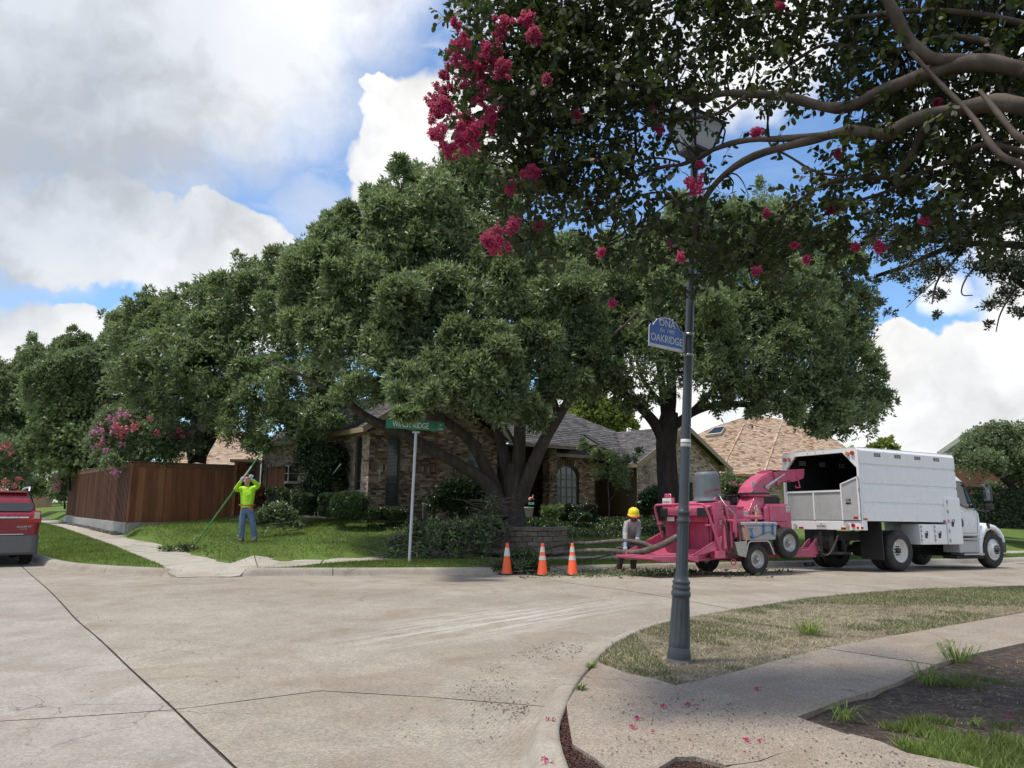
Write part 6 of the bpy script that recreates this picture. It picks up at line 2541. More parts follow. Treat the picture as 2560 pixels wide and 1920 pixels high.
b.box(-1.16, .02, .30, -1.14, .62, 1.2)
tb_ = bpy.data.objects.new('toolbox', None)
COL.objects.link(tb_)
tb_.parent = truck
b = MB()
b.box(.97, -.02, .64, 2.10, .5, 1.15)
b.build('case', WHITEB, tb_, bevel=.008)
for x0_, x1_ in ((1.02, 1.50), (1.58, 2.06)):
    b = MB()
    b.box(x0_, -.036, .67, x1_, -.02, 1.12)
    d = b.build('door', WHITEB, tb_, bevel=.004)
    b = MB()
    b.box(x0_ + .13, -.06, .80, x0_ + .19, -.036, .93)
    b.tube([(x0_ + .15, -.06, .95), (x0_ + .15, -.075, .97), (x0_ + .19, -.075, .97), (x0_ + .19, -.06, .86)], .009, 6)
    b.build('latch', BLACKP, tb_)
    for z_ in (.72, .82, .95, 1.06):
        b = MB()
        b.box(x0_ - .02, -.045, z_, x0_ + .015, -.03, z_ + .06)
        b.build('hinge', STEEL, tb_)
tb2 = bpy.data.objects.new('toolbox', None)
COL.objects.link(tb2)
tb2.parent = truck
b = MB()
b.box(2.12, -.045, .64, 2.74, .55, 1.86)
b.build('case', WHITEB, tb2, bevel=.008)
b = MB()
b.box(2.18, -.06, .67, 2.72, -.045, 1.81)
b.build('door', WHITEB, tb2, bevel=.004)
b = MB()
b.box(2.27, -.085, 1.10, 2.33, -.06, 1.23)
b.tube([(2.29, -.08, 1.26), (2.29, -.1, 1.28), (2.34, -.1, 1.28), (2.34, -.08, 1.17)], .009, 6)
b.build('latch', BLACKP, tb2)
for z_ in (.7, .95, 1.2, 1.45, 1.7):
    b = MB()
    b.box(2.15, -.07, z_, 2.19, -.05, z_ + .08)
    b.build('hinge', STEEL, tb2)
CY0, CY1 = .06, 2.30


def loft(b, stations, mi=0, smooth=True, caps=True):
    """stations: list of closed rings with the same number of points"""
    n = len(stations[0])
    vs = [p for st in stations for p in st]
    fs = []
    for i in range(len(stations) - 1):
        for k in range(n):
            k2 = (k + 1) % n
            fs.append((i * n + k, i * n + k2, (i + 1) * n + k2, (i + 1) * n + k))
    b.add(vs, fs, mi, smooth)
    if caps:
        b.add(stations[0], [tuple(range(n - 1, -1, -1))], mi)
        b.add(stations[-1], [tuple(range(n))], mi)


def ring(x, y0, y1, z0, z1, r, rb=None, m=4, ta=0.0):
    """rounded rectangle in the y-z plane at x; ta pulls the top inwards"""
    rb = r if rb is None else rb
    pts = []
    for cy, cz, a0, rr in ((y1 - rb, z0 + rb, -90, rb), (y1 - r - ta, z1 - r, 0, r), (y0 + r + ta, z1 - r, 90, r), (y0 + rb, z0 + rb, 180, rb)):
        for k in range(m + 1):
            a = R(a0 + 90 * k / m)
            pts.append((x, cy + math.cos(a) * rr, cz + math.sin(a) * rr))
    return pts


b = MB()
loft(b, [ring(2.80, CY0 + .02, CY1 - .02, .86, 2.40, .12, .05, ta=.07), ring(2.84, CY0, CY1, .84, 2.44, .14, .05, ta=.07), ring(3.10, CY0, CY1, .84, 2.46, .14, .05, ta=.07), ring(3.30, CY0, CY1, .84, 2.36, .14, .05, ta=.07),
         ring(3.45, CY0, CY1, .84, 2.03, .10, .05, ta=.05), ring(3.60, CY0, CY1, .86, 1.66, .08, .05, ta=.03), ring(3.72, CY0 + .01, CY1 - .01, .86, 1.55, .08, .05, ta=.02), ring(3.8, CY0 + .03, CY1 - .03, .88, 1.52, .08, .05, ta=.02)])
b.build('cab', WHITEP, truck)
for yy, d in ((CY0, -1), (CY1, 1)):
    b = MB()
    y0 = yy + d * .012

    def tp(z):
        return y0 - d * max(0, (z - 1.6)) * .085
    g_ = [(2.83, 1.98), (2.90, 1.72), (3.0, 1.66), (3.30, 1.60), (3.52, 1.60), (3.50, 1.72), (3.36, 2.08), (3.24, 2.25), (3.12, 2.31), (2.84, 2.31)]
    b.add([(x, tp(z), z) for x, z in g_] + [(x, tp(z) - d * .02, z) for x, z in g_], [tuple(range(10))] + [(i, (i + 1) % 10, 10 + (i + 1) % 10, 10 + i) for i in range(10)])
    b.build('side_window', DGLASS, truck)
    b = MB()
    b.beam((3.17, tp(2.3) + d * .008, 2.3), (3.36, tp(1.6) + d * .008, 1.6), .012, .03)
    for i in range(10):
        p, q = g_[i], g_[(i + 1) % 10]
        b.beam((p[0], tp(p[1]) + d * .006, p[1]), (q[0], tp(q[1]) + d * .006, q[1]), .012, .018)
    b.build('window_seal', BLACKP, truck)
    b = MB()
    dl = [(2.83, 2.36), (2.80, 1.5), (2.86, .93), (3.60, .93), (3.66, 1.5), (3.44, 1.95)]
    for p, q in zip(dl[:-1], dl[1:]):
        b.beam((p[0], tp(p[1]) - d * .009, p[1]), (q[0], tp(q[1]) - d * .009, q[1]), .006, .008)
    b.build('door_gap', BLACKP, truck)
    b = MB()
    b.lathe([(.055, 0), (.06, .01), (.03, .014), (.001, .014)], 16, (2.93, y0 - .012 * d, 1.20), axis='Y', rot=Matrix.Scale(1.9, 3, Vector((0, 0, 1))) @ Matrix.Scale(d, 3, Vector((0, 1, 0))))
    b.build('door_handle', BLACKP, truck)
b = MB()
b.add([(3.315, .2, 2.33), (3.315, 2.16, 2.33), (3.63, 2.24, 1.63), (3.63, .12, 1.63)], [(0, 1, 2, 3)])
b.build('windscreen', DGLASS, truck)
b = MB()
loft(b, [ring(3.72, .40, 1.96, .7, 1.54, .10, .05), ring(3.95, .42, 1.94, .62, 1.52, .14, .05), ring(4.25, .48, 1.88, .6, 1.40, .16, .05), ring(4.55, .55, 1.81, .6, 1.26, .16, .05), ring(4.72, .62, 1.74, .6, 1.12, .14, .05), ring(4.78, .7, 1.66, .66, 1.0, .1, .05)])
b.build('hood', WHITEP, truck)
FWX = 4.22
for yy, d in ((0.02, -1), (2.34, 1)):
    b = MB()
    out = [(3.52, .34), (3.60, .75), (3.72, .98), (3.90, 1.13), (4.15, 1.20), (4.40, 1.17), (4.62, 1.05), (4.76, .88), (4.80, .72)]
    inn = [(3.66, .34), (3.68, .62), (3.77, .82), (3.92, .97), (4.16, 1.05), (4.38, 1.02), (4.56, .92), (4.67, .78), (4.70, .68)]
    n = len(out)
    vs = []
    for (x, z) in out:
        vs.append((x, yy - d * .50, z + .03))
    for (x, z) in out:
        vs.append((x, yy - d * .10, z + .0))
    for (x, z), (xi, zi) in zip(out, inn):
        vs.append(((x * .75 + xi * .25), yy, z * .75 + zi * .25))
    for (x, z) in inn:
        vs.append((x, yy + d * .01, z))
    for (x, z) in inn:
        vs.append((x, yy - d * .12, z))
    fs = []
    for r_ in range(4):
        for i in range(n - 1):
            fs.append((r_ * n + i, r_ * n + i + 1, (r_ + 1) * n + i + 1, (r_ + 1) * n + i))
    b.add(vs, fs, 0, True)
    fe = b.build('fender', WHITEP, truck)
    b = MB()
    b.box(4.62, yy - d * .02, .40, 4.86, yy - d * .3, .82)
    b.build('bumper_end', BLACKP, truck, bevel=.03)
b = MB()
b.box(4.74, .2, .42, 4.88, 2.16, .78)
b.build('front_bumper', BLACKP, truck, bevel=.03)
b = MB()
b.box(2.62, .0, .42, 3.46, .45, .74)
b.build('battery_box', GREYP, truck, bevel=.01)
b = MB()
b.box(2.75, -.06, .76, 3.50, .3, .80)
b.build('step', STEEL, truck)
b = MB()
b.box(2.7, -.06, .36, 3.62, .3, .40)
b.build('step', STEEL, truck)
b = MB()
b.box(2.5, .02, .26, 3.72, .4, .345)
b.build('side_skirt', UNDER, truck)
for yy, d in ((-.0, -1), (W_, 1)):
    mr = bpy.data.objects.new('mirror', None)
    COL.objects.link(mr)
    mr.parent = truck
    b = MB()
    yo = yy + d * .18
    b.tube(smooth_line([(3.34, CY0 if d < 0 else CY1, 2.26), (3.55, yo, 2.27), (3.86, yo, 2.25), (3.92, yo, 2.15), (3.92, yo, 1.62), (3.86, yo, 1.54), (3.60, yo, 1.52), (3.50, CY0 if d < 0 else CY1, 1.56)], 1), .016, 8)
    b.build('arm', BLACKP, mr)
    b = MB()
    b.obox((3.84, yo, 1.99), .11, .20, .42, Matrix.Rotation(R(8), 3, 'Z'))
    b.obox((3.86, yo, 1.65), .10, .19, .17, Matrix.Rotation(R(8), 3, 'Z'))
    b.build('housing', BLACKP, mr, bevel=.035)
    b = MB()
    b.obox((3.783, yo, 1.99), .006, .16, .36, Matrix.Rotation(R(8), 3, 'Z'))
    b.build('glass', plain('mirror_glass', (0.5, 0.53, 0.56), .06, metal=1), mr)
b = MB()
b.tube([(4.0, .03, 1.30), (3.96, -.02, 1.42), (3.90, .02, 1.6)], .008, 6)
b.box(4.0, -.01, 1.06, 4.08, .04, 1.2)
b.build('fender_mirror_stalk', BLACKP, truck)
b = MB()
b.box(3.22, .3, 2.42, 3.30, .42, 2.47)
b.build('cab_marker', AMBERL, truck)
wheel('wheel', truck, (.17, .0, .49), .495, .25, (0, -1, 0), .285, RIMW, .14, 0, 'in', 8, True)
wheel('wheel', truck, (.17, W_, .46), .495, .25, (0, 1, 0), .285, RIMW, .14, 0, 'in', 8, True)
wheel('wheel', truck, (FWX, .03, .49), .49, .26, (0, -1, 0), .285, RIMW, .12, 5, 'out', 10, mat=BLACKP)
wheel('wheel', truck, (FWX, W_ - .03, .46), .49, .26, (0, 1, 0), .285, RIMW, .12, 5, 'out', 10)
b = MB()
b.box(-1.28, 1.05, .52, -1.15, 1.3, .72)
b.tube([(-1.2, 1.18, .62), (-1.38, 1.18, .62), (-1.45, 1.18, .56), (-1.40, 1.18, .50)], .03, 8)
b.build('hitch', UNDER, truck)
b = MB()
ch = [Vector((-1.15, .75, .86)) + Vector((-.42 * t, .25 * t, -.58 * math.sin(t * 2.2) + .12 * t)) for t in np.linspace(0, 1.15, 26)]
for i, p in enumerate(ch[:-1]):
    q = ch[i + 1]
    d = (q - p).normalized()
    s_ = Vector((0, 0, 1)) if i % 2 else Vector((0, 1, 0))
    u_ = (s_ - d * s_.dot(d)).normalized()
    L_ = (q - p).length * .75
    c_ = (p + q) / 2
    b.tube([c_ + d * L_ * math.cos(a) + u_ * .016 * math.sin(a) for a in np.linspace(0, 2 * math.pi, 9)], .006, 5, cap=False)
b.build('safety_chain', CHAIN, truck)
for ob in (pl_,):
    ob['label'] = 'white number plate with black characters'

kn = GH(1970, 1407, lambda x, y: kerb_dist(x, y)[1] + .07)
d_, gz_ = kerb_dist(kn.x, kn.y)
j_ = min(range(len(FK)), key=lambda i: (Vector((FK[i].x, FK[i].y)) - Vector((kn.x, kn.y))).length)
kd_ = (FK[j_ + 2] - FK[j_ - 2])
kd_.z = 0
kd_.normalize()
kn_ = Vector((-kd_.y, kd_.x, 0))
ks = FK[j_]
hn = thing('house_number', 'black painted patch with white house number 2101 on the kerb face', 'house number')
b = MB()
ku = (kn_ * .06 + UP * .11).normalized()
kz = kd_.cross(ku)
cn = Vector((ks.x, ks.y, ks.z)) + kn_ * .028 + UP * .062
q = [cn + kd_ * a + ku * c + kz * .006 for a, c in ((-.21, -.05), (.21, -.05), (.21, .055), (-.21, .055))]
b.add([v for v in q] + [v - kz * .004 for v in q], [(0, 1, 2, 3), (0, 4, 5, 1), (1, 5, 6, 2), (2, 6, 7, 3), (3, 7, 4, 0)])
b.build('patch', INK, hn)
text('lettering', '2101', .105, plain('worn_white_paint', (.42, .42, .4), .7), hn, cn + kz * .009, kd_, ku, .001)

PINK = plain('pink_paint', (0.50, 0.088, 0.172), 0.42, var=.16, coat=.15, dirt=(0.24, 0.09, 0.10), scale=5)
PINKD = plain('scuffed_pink_paint', (0.38, 0.085, 0.145), 0.6, var=.2, dirt=(0.20, 0.13, 0.12), scale=3)
BINM = plain('grey_bin_plastic', (0.115, 0.135, 0.155), 0.5, var=.12)
BINR = plain('red_scrawl', (0.30, 0.03, 0.045), 0.7, var=.2)
COOLM = plain('cooler_grey', (0.34, 0.355, 0.37), 0.5, var=.12, dirt=(0.2, 0.19, 0.17))
BLUES = plain('blue_strap', (0.03, 0.13, 0.42), 0.6)
ALU = M('checker_plate')
_v = ALU.voro(34, 'F1')
ALU.color(ALU.mix(ALU.rng(_v, .1, .35), (0.62, 0.61, 0.58), (0.36, 0.35, 0.33))).set(rough=.35, metal=.7).bump(_v, .6, .006)
ALU = ALU.m
ROPE = plain('pale_rope', (0.48, 0.42, 0.32), 0.9, var=.3, scale=20)
ORNG = plain('orange_paint', (0.62, 0.16, 0.03), 0.5)
YELP = plain('yellow_handle', (0.65, 0.36, 0.04), 0.5)
GREENG = plain('grey_green_door', (0.16, 0.18, 0.165), 0.5)

CP = G(1890, 1438)
chip = thing('wood_chipper', 'pink trailer wood chipper with its chute aimed into the white truck', 'wood chipper', (CP.x, CP.y, 0.0))
chip.rotation_euler = (R(-1.0), R(.2), TH)


def cpart(name, mat, bevel=0.0, fn=None):
    b = MB()
    fn(b)
    return b.build(name, mat, chip, bevel=bevel)


cpart('infeed_table', PINK, .006, lambda b: (b.prism([(-2.62, .38), (-2.35, .32), (-1.05, .32), (-.3, .40), (-.3, .44), (-1.05, .40), (-2.62, .43)], lambda x, z, t: (x, t, z), (.40, 1.75)),
                                            b.prism([(-1.9, .40), (-1.5, .30), (-1.5, .44), (-1.9, .44)], lambda x, z, t: (x, t, z), (.2, .42))))
cpart('table_deck', PINKD, 0, lambda b: b.add([(-2.5, .45, .436), (-1.05, .3, .408), (-.35, .5, .448), (-.35, 1.35, .448), (-1.05, 1.7, .408), (-2.5, 1.7, .436)], [(0, 1, 2, 3, 4, 5)]))
for nm, pts in (('table_wing', [(-1.62, .30, .41), (-.98, .05, .60), (-.92, .05, .88), (-1.62, .26, .46)]), ('table_wing', [(-2.35, 1.74, .41), (-1.1, 1.80, .60), (-1.15, 1.80, .95), (-2.3, 1.76, .50)])):
    def f(b, pts=pts):
        p2 = [Vector(p) + Vector((0, .025, 0)) for p in pts]
        b.add([Vector(p) for p in pts] + p2, [(0, 1, 2, 3), (7, 6, 5, 4), (0, 4, 5, 1), (1, 5, 6, 2), (2, 6, 7, 3), (3, 7, 4, 0)])
        b.add([(pts[0][0], .40, .42), (pts[0][0], pts[0][1], pts[0][2]), pts[1], (-1.0, .3, .42)] if pts[0][1] < 1 else [(pts[0][0], 1.6, .42), pts[0], pts[1], (-1.1, 1.6, .42)], [(0, 1, 2, 3)])
    cpart(nm, PINK, 0, f)
mo = [(-1.18, .20, .44), (-1.18, 1.66, .44), (-1.18, 1.66, 1.38), (-1.18, .20, 1.38)]
mi_ = [(-.32, .50, .48), (-.32, 1.35, .48), (-.32, 1.35, 1.10), (-.32, .50, 1.10)]


def hop(b):
    b.add(mo + mi_, [(0, 1, 5, 4), (1, 2, 6, 5), (2, 3, 7, 6), (3, 0, 4, 7)])
    b.add([Vector(p) + Vector((0, (-.03 if p[1] < 1 else .03), .03 if p[2] > 1 else -.03)) for p in mo + mi_], [(0, 1, 5, 4), (1, 2, 6, 5), (2, 3, 7, 6), (3, 0, 4, 7)])


cpart('hopper', PINKD, 0, hop)
cpart('feed_opening', BLACKI, 0, lambda b: b.box(-.33, .5, .48, -.29, 1.35, 1.1))
cpart('feed_curtain', BLACKI, 0, lambda b: b.box(-.45, .5, .5, -.43, 1.35, .95))
cpart('hopper_header', PINK, .01, lambda b: b.box(-1.30, .42, 1.33, -1.12, 1.44, 1.50))
for y0_ in (.16, 1.44):
    cpart('rubber_bumper', BLACKP, .01, lambda b: b.box(-1.31, y0_, 1.31, -1.13, y0_ + .26, 1.50))
cpart('hopper_roof', PINK, 0, lambda b: (b.prism([(-1.15, 1.50), (-1.15, 1.40), (-.4, 1.15), (-.4, 1.66), (-.55, 1.68)], lambda x, z, t: (x, t, z), (.3, 1.5)),))
cpart('control_bar', PINK, 0, lambda b: b.tube(smooth_line([(-1.20, 1.78, .80), (-1.36, 1.84, 1.45), (-1.38, 1.80, 1.57), (-1.38, 1.70, 1.585), (-1.38, .22, 1.585), (-1.38, .12, 1.57), (-1.30, .08, 1.45), (-1.02, .0, .52)], 2), .028, 8))
cpart('bar_bracket', PINK, 0, lambda b: (b.box(-1.32, 1.66, 1.12, -1.24, 1.82, 1.16), b.box(-1.26, .06, 1.10, -1.1, .22, 1.14), b.box(-1.12, -.02, .40, -.92, .1, .56)))
rp_ = bpy.data.objects.new('number_plate', None)
COL.objects.link(rp_)
rp_.parent = chip
b = MB()
b.box(-1.30, 1.30, 1.59, -1.28, 1.62, 1.74)
b.build('plate', PAPER, rp_)
text('lettering', 'W18-411', .07, INK, rp_, (-1.303, 1.46, 1.65), (0, -1, 0), (0, 0, 1), .001)
cpart('plate_bracket', PINK, 0, lambda b: (b.box(-1.28, 1.22, 1.5, -1.26, 1.64, 1.75), b.tube([(-1.27, 1.55, 1.75), (-1.27, 1.55, 1.83), (-1.27, 1.35, 1.83), (-1.27, 1.35, 1.75)], .02, 6), b.box(-1.29, 1.38, 1.76, -1.25, 1.52, 1.82)))
cpart('drum_housing', PINK, .01, lambda b: (b.box(-.62, .30, .45, .42, 1.45, 1.2), b.box(-.9, .42, 1.18, -.28, 1.3, 1.62), b.box(-.30, .34, 1.18, .30, 1.40, 1.45)))
cpart('housing_plate', PINK, .005, lambda b: (b.box(-1.05, .12, .56, -.78, .18, 1.50), b.box(-.98, .20, .45, -.72, .30, 1.62)))
cpart('housing_plate', PINKD, .005, lambda b: (b.box(-.76, .16, .50, -.45, .24, 1.30), b.box(-.66, .10, 1.18, -.40, .20, 1.56)))
cpart('feed_spring', STEEL, 0, lambda b: [b.tube([(-.80 + .03 * math.cos(a), .06 + .03 * math.sin(a), .62 + a * .012) for a in np.linspace(0, 50, 130)], .006, 5)])
for x, y, z0_, z1_, r_ in ((-.86, .02, .60, 1.32, .038), (-.66, .05, .62, 1.22, .032), (-.42, .02, .70, 1.24, .030)):
    cpart('hydraulic_ram', PINK, 0, lambda b: (b.cyl((x, y, z0_), (x, y, z0_ + (z1_ - z0_) * .6), r_, n=12), b.cyl((x, y, z0_ + (z1_ - z0_) * .6), (x, y, z1_), r_ * .5, n=8)))
for i, (p, r_) in enumerate(((((-.95, -.01, 1.25), (-.90, -.06, 1.1), (-.86, -.05, .8), (-.80, .0, .55)), .014), (((-.55, .02, 1.28), (-.50, -.05, 1.1), (-.56, -.06, .9), (-.5, .02, .6)), .014), (((-.98, .05, 1.45), (-.90, -.03, 1.5), (-.84, -.02, 1.35), (-.75, .03, 1.1)), .012), (((-.25, .1, 1.2), (-.2, .0, 1.25), (-.32, -.02, 1.05), (-.4, .05, .8)), .012), (((-.70, .0, .60), (-.62, -.05, .45), (-.45, -.03, .42), (-.3, .1, .5)), .013), (((-.85, .02, .55), (-.82, -.04, .42), (-.7, -.02, .36)), .012))):
    cpart('hydraulic_hose', BLACKP, 0, lambda b: b.tube(smooth_line(p, 2), r_, 6))
cpart('valve_block', PINK, .008, lambda b: (b.box(-.62, -.02, .95, -.46, .12, 1.22), b.box(-.60, .0, 1.16, -.1, .11, 1.25)))
cpart('cross_tube', PINK, 0, lambda b: (b.cyl((-.9, .05, 1.22), (-.1, .05, 1.22), .03, n=10), b.cyl((-.55, .0, .85), (-.55, .0, 1.34), .035, n=10), b.cyl((-.15, .1, 1.30), (.35, .1, 1.30), .04, n=10)))
cpart('axle_frame', PINKD, .006, lambda b: (b.box(-1.0, .30, .36, 2.2, .42, .52), b.box(-1.0, 1.34, .36, 2.2, 1.46, .52), b.box(-.06, .15, .28, .16, 1.6, .40), b.box(-.98, .28, .44, -.86, 1.5, .56)))
cpart('tow_ring', PINK, 0, lambda b: b.tube([(-.62 + .07 * math.cos(a), .05, .30 + .06 * math.sin(a)) for a in np.linspace(0, 6.28, 13)], .014, 6))
cpart('engine', PINKD, .02, lambda b: (b.box(.28, .5, .6, .80, 1.4, 1.5), b.box(.05, .6, 1.2, .5, 1.3, 1.56)))
for k in range(9):
    cpart('grille_bar', BLACKP, 0, lambda b: b.box(.68, .36, 1.0 + k * .06, .80, .38, 1.03 + k * .06))
cpart('engine_cowl', PINK, .015, lambda b: (b.prism([(.80, 1.62), (1.48, 1.62), (1.58, 1.52), (1.60, .90), (1.30, .86), (1.27, 1.03), (1.15, 1.12), (1.02, 1.12), (.92, 1.03), (.88, .86), (.74, .86), (.72, 1.50)], lambda x, z, t: (x, t, z), (.30, 1.45)),
                                            b.box(.86, .26, 1.20, 1.44, .31, 1.58), b.box(1.58, .5, 1.22, 1.72, 1.2, 1.46)))
cpart('drum_guard', BLACKI, 0, lambda b: b.cyl((1.09, .33, 1.0), (1.09, .4, 1.0), .13, n=20))
cpart('side_rail', PINK, .01, lambda b: b.box(.70, .22, .84, 1.62, .32, .95))
text('lettering', 'GB41', .12, plain('navy_print', (.02, .03, .09), .5), chip, (.80, .215, .895), (1, 0, 0), (0, 0, 1), .001, bold=.004)
cpart('air_cleaner', BLACKP, .01, lambda b: (b.cyl((.30, 1.0, 1.71), (.80, 1.0, 1.71), .12, n=18), b.box(.2, .9, 1.80, .95, 1.1, 1.83)))
cpart('clamp', STEEL, 0, lambda b: (b.cyl((.42, 1.0, 1.71), (.45, 1.0, 1.71), .126, n=18),))
cpart('exhaust_guard', BLACKP, .02, lambda b: (b.cyl((1.45, 1.2, 1.72), (2.05, 1.2, 1.72), .16, n=18), b.box(1.5, 1.1, 1.55, 2.0, 1.3, 1.65)))
cpart('chute_base', PINK, .008, lambda b: b.add([(.12, .35, 1.25), (.72, .35, 1.25), (.72, .95, 1.25), (.12, .95, 1.25), (.56, .45, 1.80), (.86, .45, 1.80), (.86, .9, 1.80), (.56, .9, 1.80)], [(0, 3, 2, 1), (4, 5, 6, 7), (0, 1, 5, 4), (1, 2, 6, 5), (2, 3, 7, 6), (3, 0, 4, 7)]))
for z_ in (1.40, 1.55):
    cpart('bolt_hole', BLACKI, 0, lambda b: b.cyl((.40 + (z_ - 1.4), .362, z_), (.40 + (z_ - 1.4), .36 + .03, z_), .028, n=10))
cpart('turntable', PINK, 0, lambda b: (b.cyl((.80, .68, 1.80), (.80, .68, 1.84), .36, n=28),))
cpart('turntable_ring', BLACKP, 0, lambda b: (b.cyl((.78, .68, 1.845), (.78, .68, 1.885), .37, n=28),))


def chute(b):
    rings = []
    for x0, z0, x1, z1, w in ((.48, 1.885, 1.02, 1.885, .22), (.54, 2.02, 1.06, 1.93, .20), (.70, 2.17, 1.14, 2.0, .19), (.92, 2.30, 1.26, 2.06, .18), (1.16, 2.38, 1.42, 2.12, .17), (1.50, 2.43, 1.62, 2.17, .16), (1.90, 2.48, 1.92, 2.24, .15), (2.20, 2.50, 2.22, 2.31, .14), (2.46, 2.52, 2.44, 2.38, .14)):
        y = .70
        rings.append([(x0, y - w, z0), (x0, y + w, z0), (x1, y + w, z1), (x1, y - w, z1)])
    loft(b, rings, smooth=False)


cpart('chute', PINK, .006, chute)
cpart('chute_rib', PINK, 0, lambda b: (b.tube([(.50, .475, 1.9), (.60, .49, 2.05), (.80, .50, 2.19), (1.05, .51, 2.29), (1.3, .52, 2.35)], .012, 6), b.beam((1.30, .5, 2.40), (1.42, .5, 2.10), .02, .03), b.box(1.18, .46, 2.385, 1.22, .94, 2.43)))
cpart('chute_hood', PINK, .006, lambda b: (b.prism([(1.90, 2.24), (2.46, 2.38), (2.40, 2.28), (2.18, 2.22), (2.0, 2.18)], lambda x, z, t: (x, t, z), (.56, .84)), b.beam((2.14, .54, 2.38), (2.24, .54, 2.05), .02, .03), b.tube([(2.24, .54, 2.05), (2.08, .54, 2.04), (2.08, .54, 2.10)], .014, 6)))
cpart('deflector_plate', PINKD, 0, lambda b: b.box(1.20, .52, 2.44, 1.85, .88, 2.455))
cpart('lift_cylinder', STEEL, 0, lambda b: (b.cyl((1.02, .49, 2.04), (1.38, .49, 2.22), .032, n=12), b.cyl((1.38, .49, 2.22), (1.66, .49, 2.36), .018, n=10), b.box(.96, .46, 1.99, 1.08, .52, 2.07)))
for x, z, w, h in ((.52, 2.10, .09, .12), (.06, 1.38, .14, .13), (1.36, 1.5, .13, .15), (-.92, 1.18, .05, .1)):
    def f(b):
        yy = .25 if x > 1 else (.34 if x > 0 and z < 2 else (.49 if z > 2 else .11))
        b.box(x, yy - .004, z - h / 2, x + w, yy, z + h / 2)
    o_ = cpart('sticker', PAPER, 0, f)
    for i in range(4):
        def g2(b):
            yy = .25 if x > 1 else (.34 if x > 0 and z < 2 else (.49 if z > 2 else .11))
            b.box(x + .01, yy - .006, z - h / 2 + .012 + i * h / 4.6, x + w - .012, yy - .0045, z - h / 2 + .012 + i * h / 4.6 + h * .07)
        cpart('sticker_print', INK, 0, g2)
b = MB()
b.box(-1.19, 1.34, 1.2, -1.185, 1.60, 1.30)
b.build('sticker', PAPER, chip)
for y0_, y1_ in ((-.02, .26), (1.5, 1.78)):
    def f(b):
        pr = [(-.34, .40), (-.22, .72), (-.14, .78), (.42, .78), (.50, .72), (.62, .44), (.58, .44), (.46, .70), (.40, .74), (-.12, .74), (-.18, .70), (-.30, .40)]
        b.prism(pr, lambda x, z, t: (x, t, z), (y0_, y1_))
    cpart('mudguard', STEEL, .004, f)
cpart('step_box', ALU, .006, lambda b: b.prism([(-.62, .74), (-.24, .78), (-.30, .42), (-.54, .42)], lambda x, z, t: (x, t, z), (-.03, .27)))
wheel('wheel', chip, (.08, 0.0, .355), .355, .20, (0, -1, 0), .205, RIMS, .07, 0, 'in', 8, mat=STEEL)
wheel('wheel', chip, (.08, 1.76, .33), .355, .20, (0, 1, 0), .205, RIMS, .07, 0, 'in', 8, mat=STEEL)
sp_ = wheel('spare_wheel', chip, (1.07, -.06, .71), .355, .20, (0, -1, 0), .205, RIMS, .07, 0, 'in', 8, mat=STEEL)
cpart('spare_bracket', PINK, 0, lambda b: b.box(1.0, .1, .62, 1.12, .35, .78))
cpart('tongue', PINK, .008, lambda b: (b.box(1.5, .52, .36, 2.6, .72, .56), b.prism([(2.3, .50), (2.62, .76), (2.68, .78), (2.70, .40), (2.5, .36), (2.3, .36)], lambda x, z, t: (x, t, z), (.50, .53)),
                                       b.prism([(2.3, .50), (2.62, .76), (2.68, .78), (2.70, .40), (2.5, .36), (2.3, .36)], lambda x, z, t: (x, t, z), (.71, .74)), b.box(2.6, .56, .48, 2.92, .68, .58), b.box(1.7, .48, .33, 2.6, .76, .37)))
cpart('jack', UNDER, 0, lambda b: (b.cyl((2.72, .42, .35), (2.72, .42, .95), .04, n=10),))
cpart('rope_coil', ROPE, 0, lambda b: [b.tube(smooth_line([(.40 + random.uniform(-.05, .05), .26, 1.58 - t * .09), (.36 + random.uniform(-.08, .06), .22, 1.52 - t * .09), (.42 + random.uniform(-.06, .08), .24, 1.42 - t * .08)], 1), .012, 5) for t in np.linspace(0, 3, 11)])
cpart('safety_chain', STEEL, 0, lambda b: b.tube(smooth_line([(-.62, .38, 1.78), (-.66, .30, 1.7), (-.66, .1, 1.5), (-.55, .02, 1.38), (-.45, .04, 1.2)], 2), .012, 5))
cpart('lifting_hook', PINK, 0, lambda b: b.tube(smooth_line([(-.78, .30, 1.58), (-.80, .28, 1.70), (-.86, .28, 1.74), (-.90, .28, 1.68)], 2), .018, 6))

bin_ = thing('grey_bin', 'upturned dark grey dustbin with a red scrawl on top of the pink chipper', 'bin')
cm = chip.matrix_basis if False else Matrix.Translation((CP.x, CP.y, 0)) @ Matrix.Rotation(TH, 4, 'Z')
bp = cm @ Vector((-.58, .85, 1.66))
bin_.location = bp
bin_.rotation_euler = (0, R(-2), TH)
b = MB()
n = 48
prof = [(.345, 0), (.345, .03), (.325, .045), (.318, .12), (.285, .60), (.272, .66), (.22, .69), (.001, .70)]
vs = []
for r_, z in prof:
    for k in range(n):
        a = 2 * math.pi * k / n
        rr = r_ * (1 - (.035 if (k % 6 == 0 and .03 < z < .66) else 0))
        vs.append((rr * math.cos(a), rr * math.sin(a), z))
fs = [(i * n + k, i * n + (k + 1) % n, (i + 1) * n + (k + 1) % n, (i + 1) * n + k) for i in range(len(prof) - 1) for k in range(n)]
b.add(vs, fs, 0, True)
b.build('body', BINM, bin_)
b = MB()
b.tube([(.0, -.33, .12), (.0, -.39, .14), (.14, -.37, .14), (.14, -.30, .12)], .014, 6)
b.box(-.02, -.36, .09, .17, -.30, .12)
b.build('handle', BINM, bin_)
b = MB()
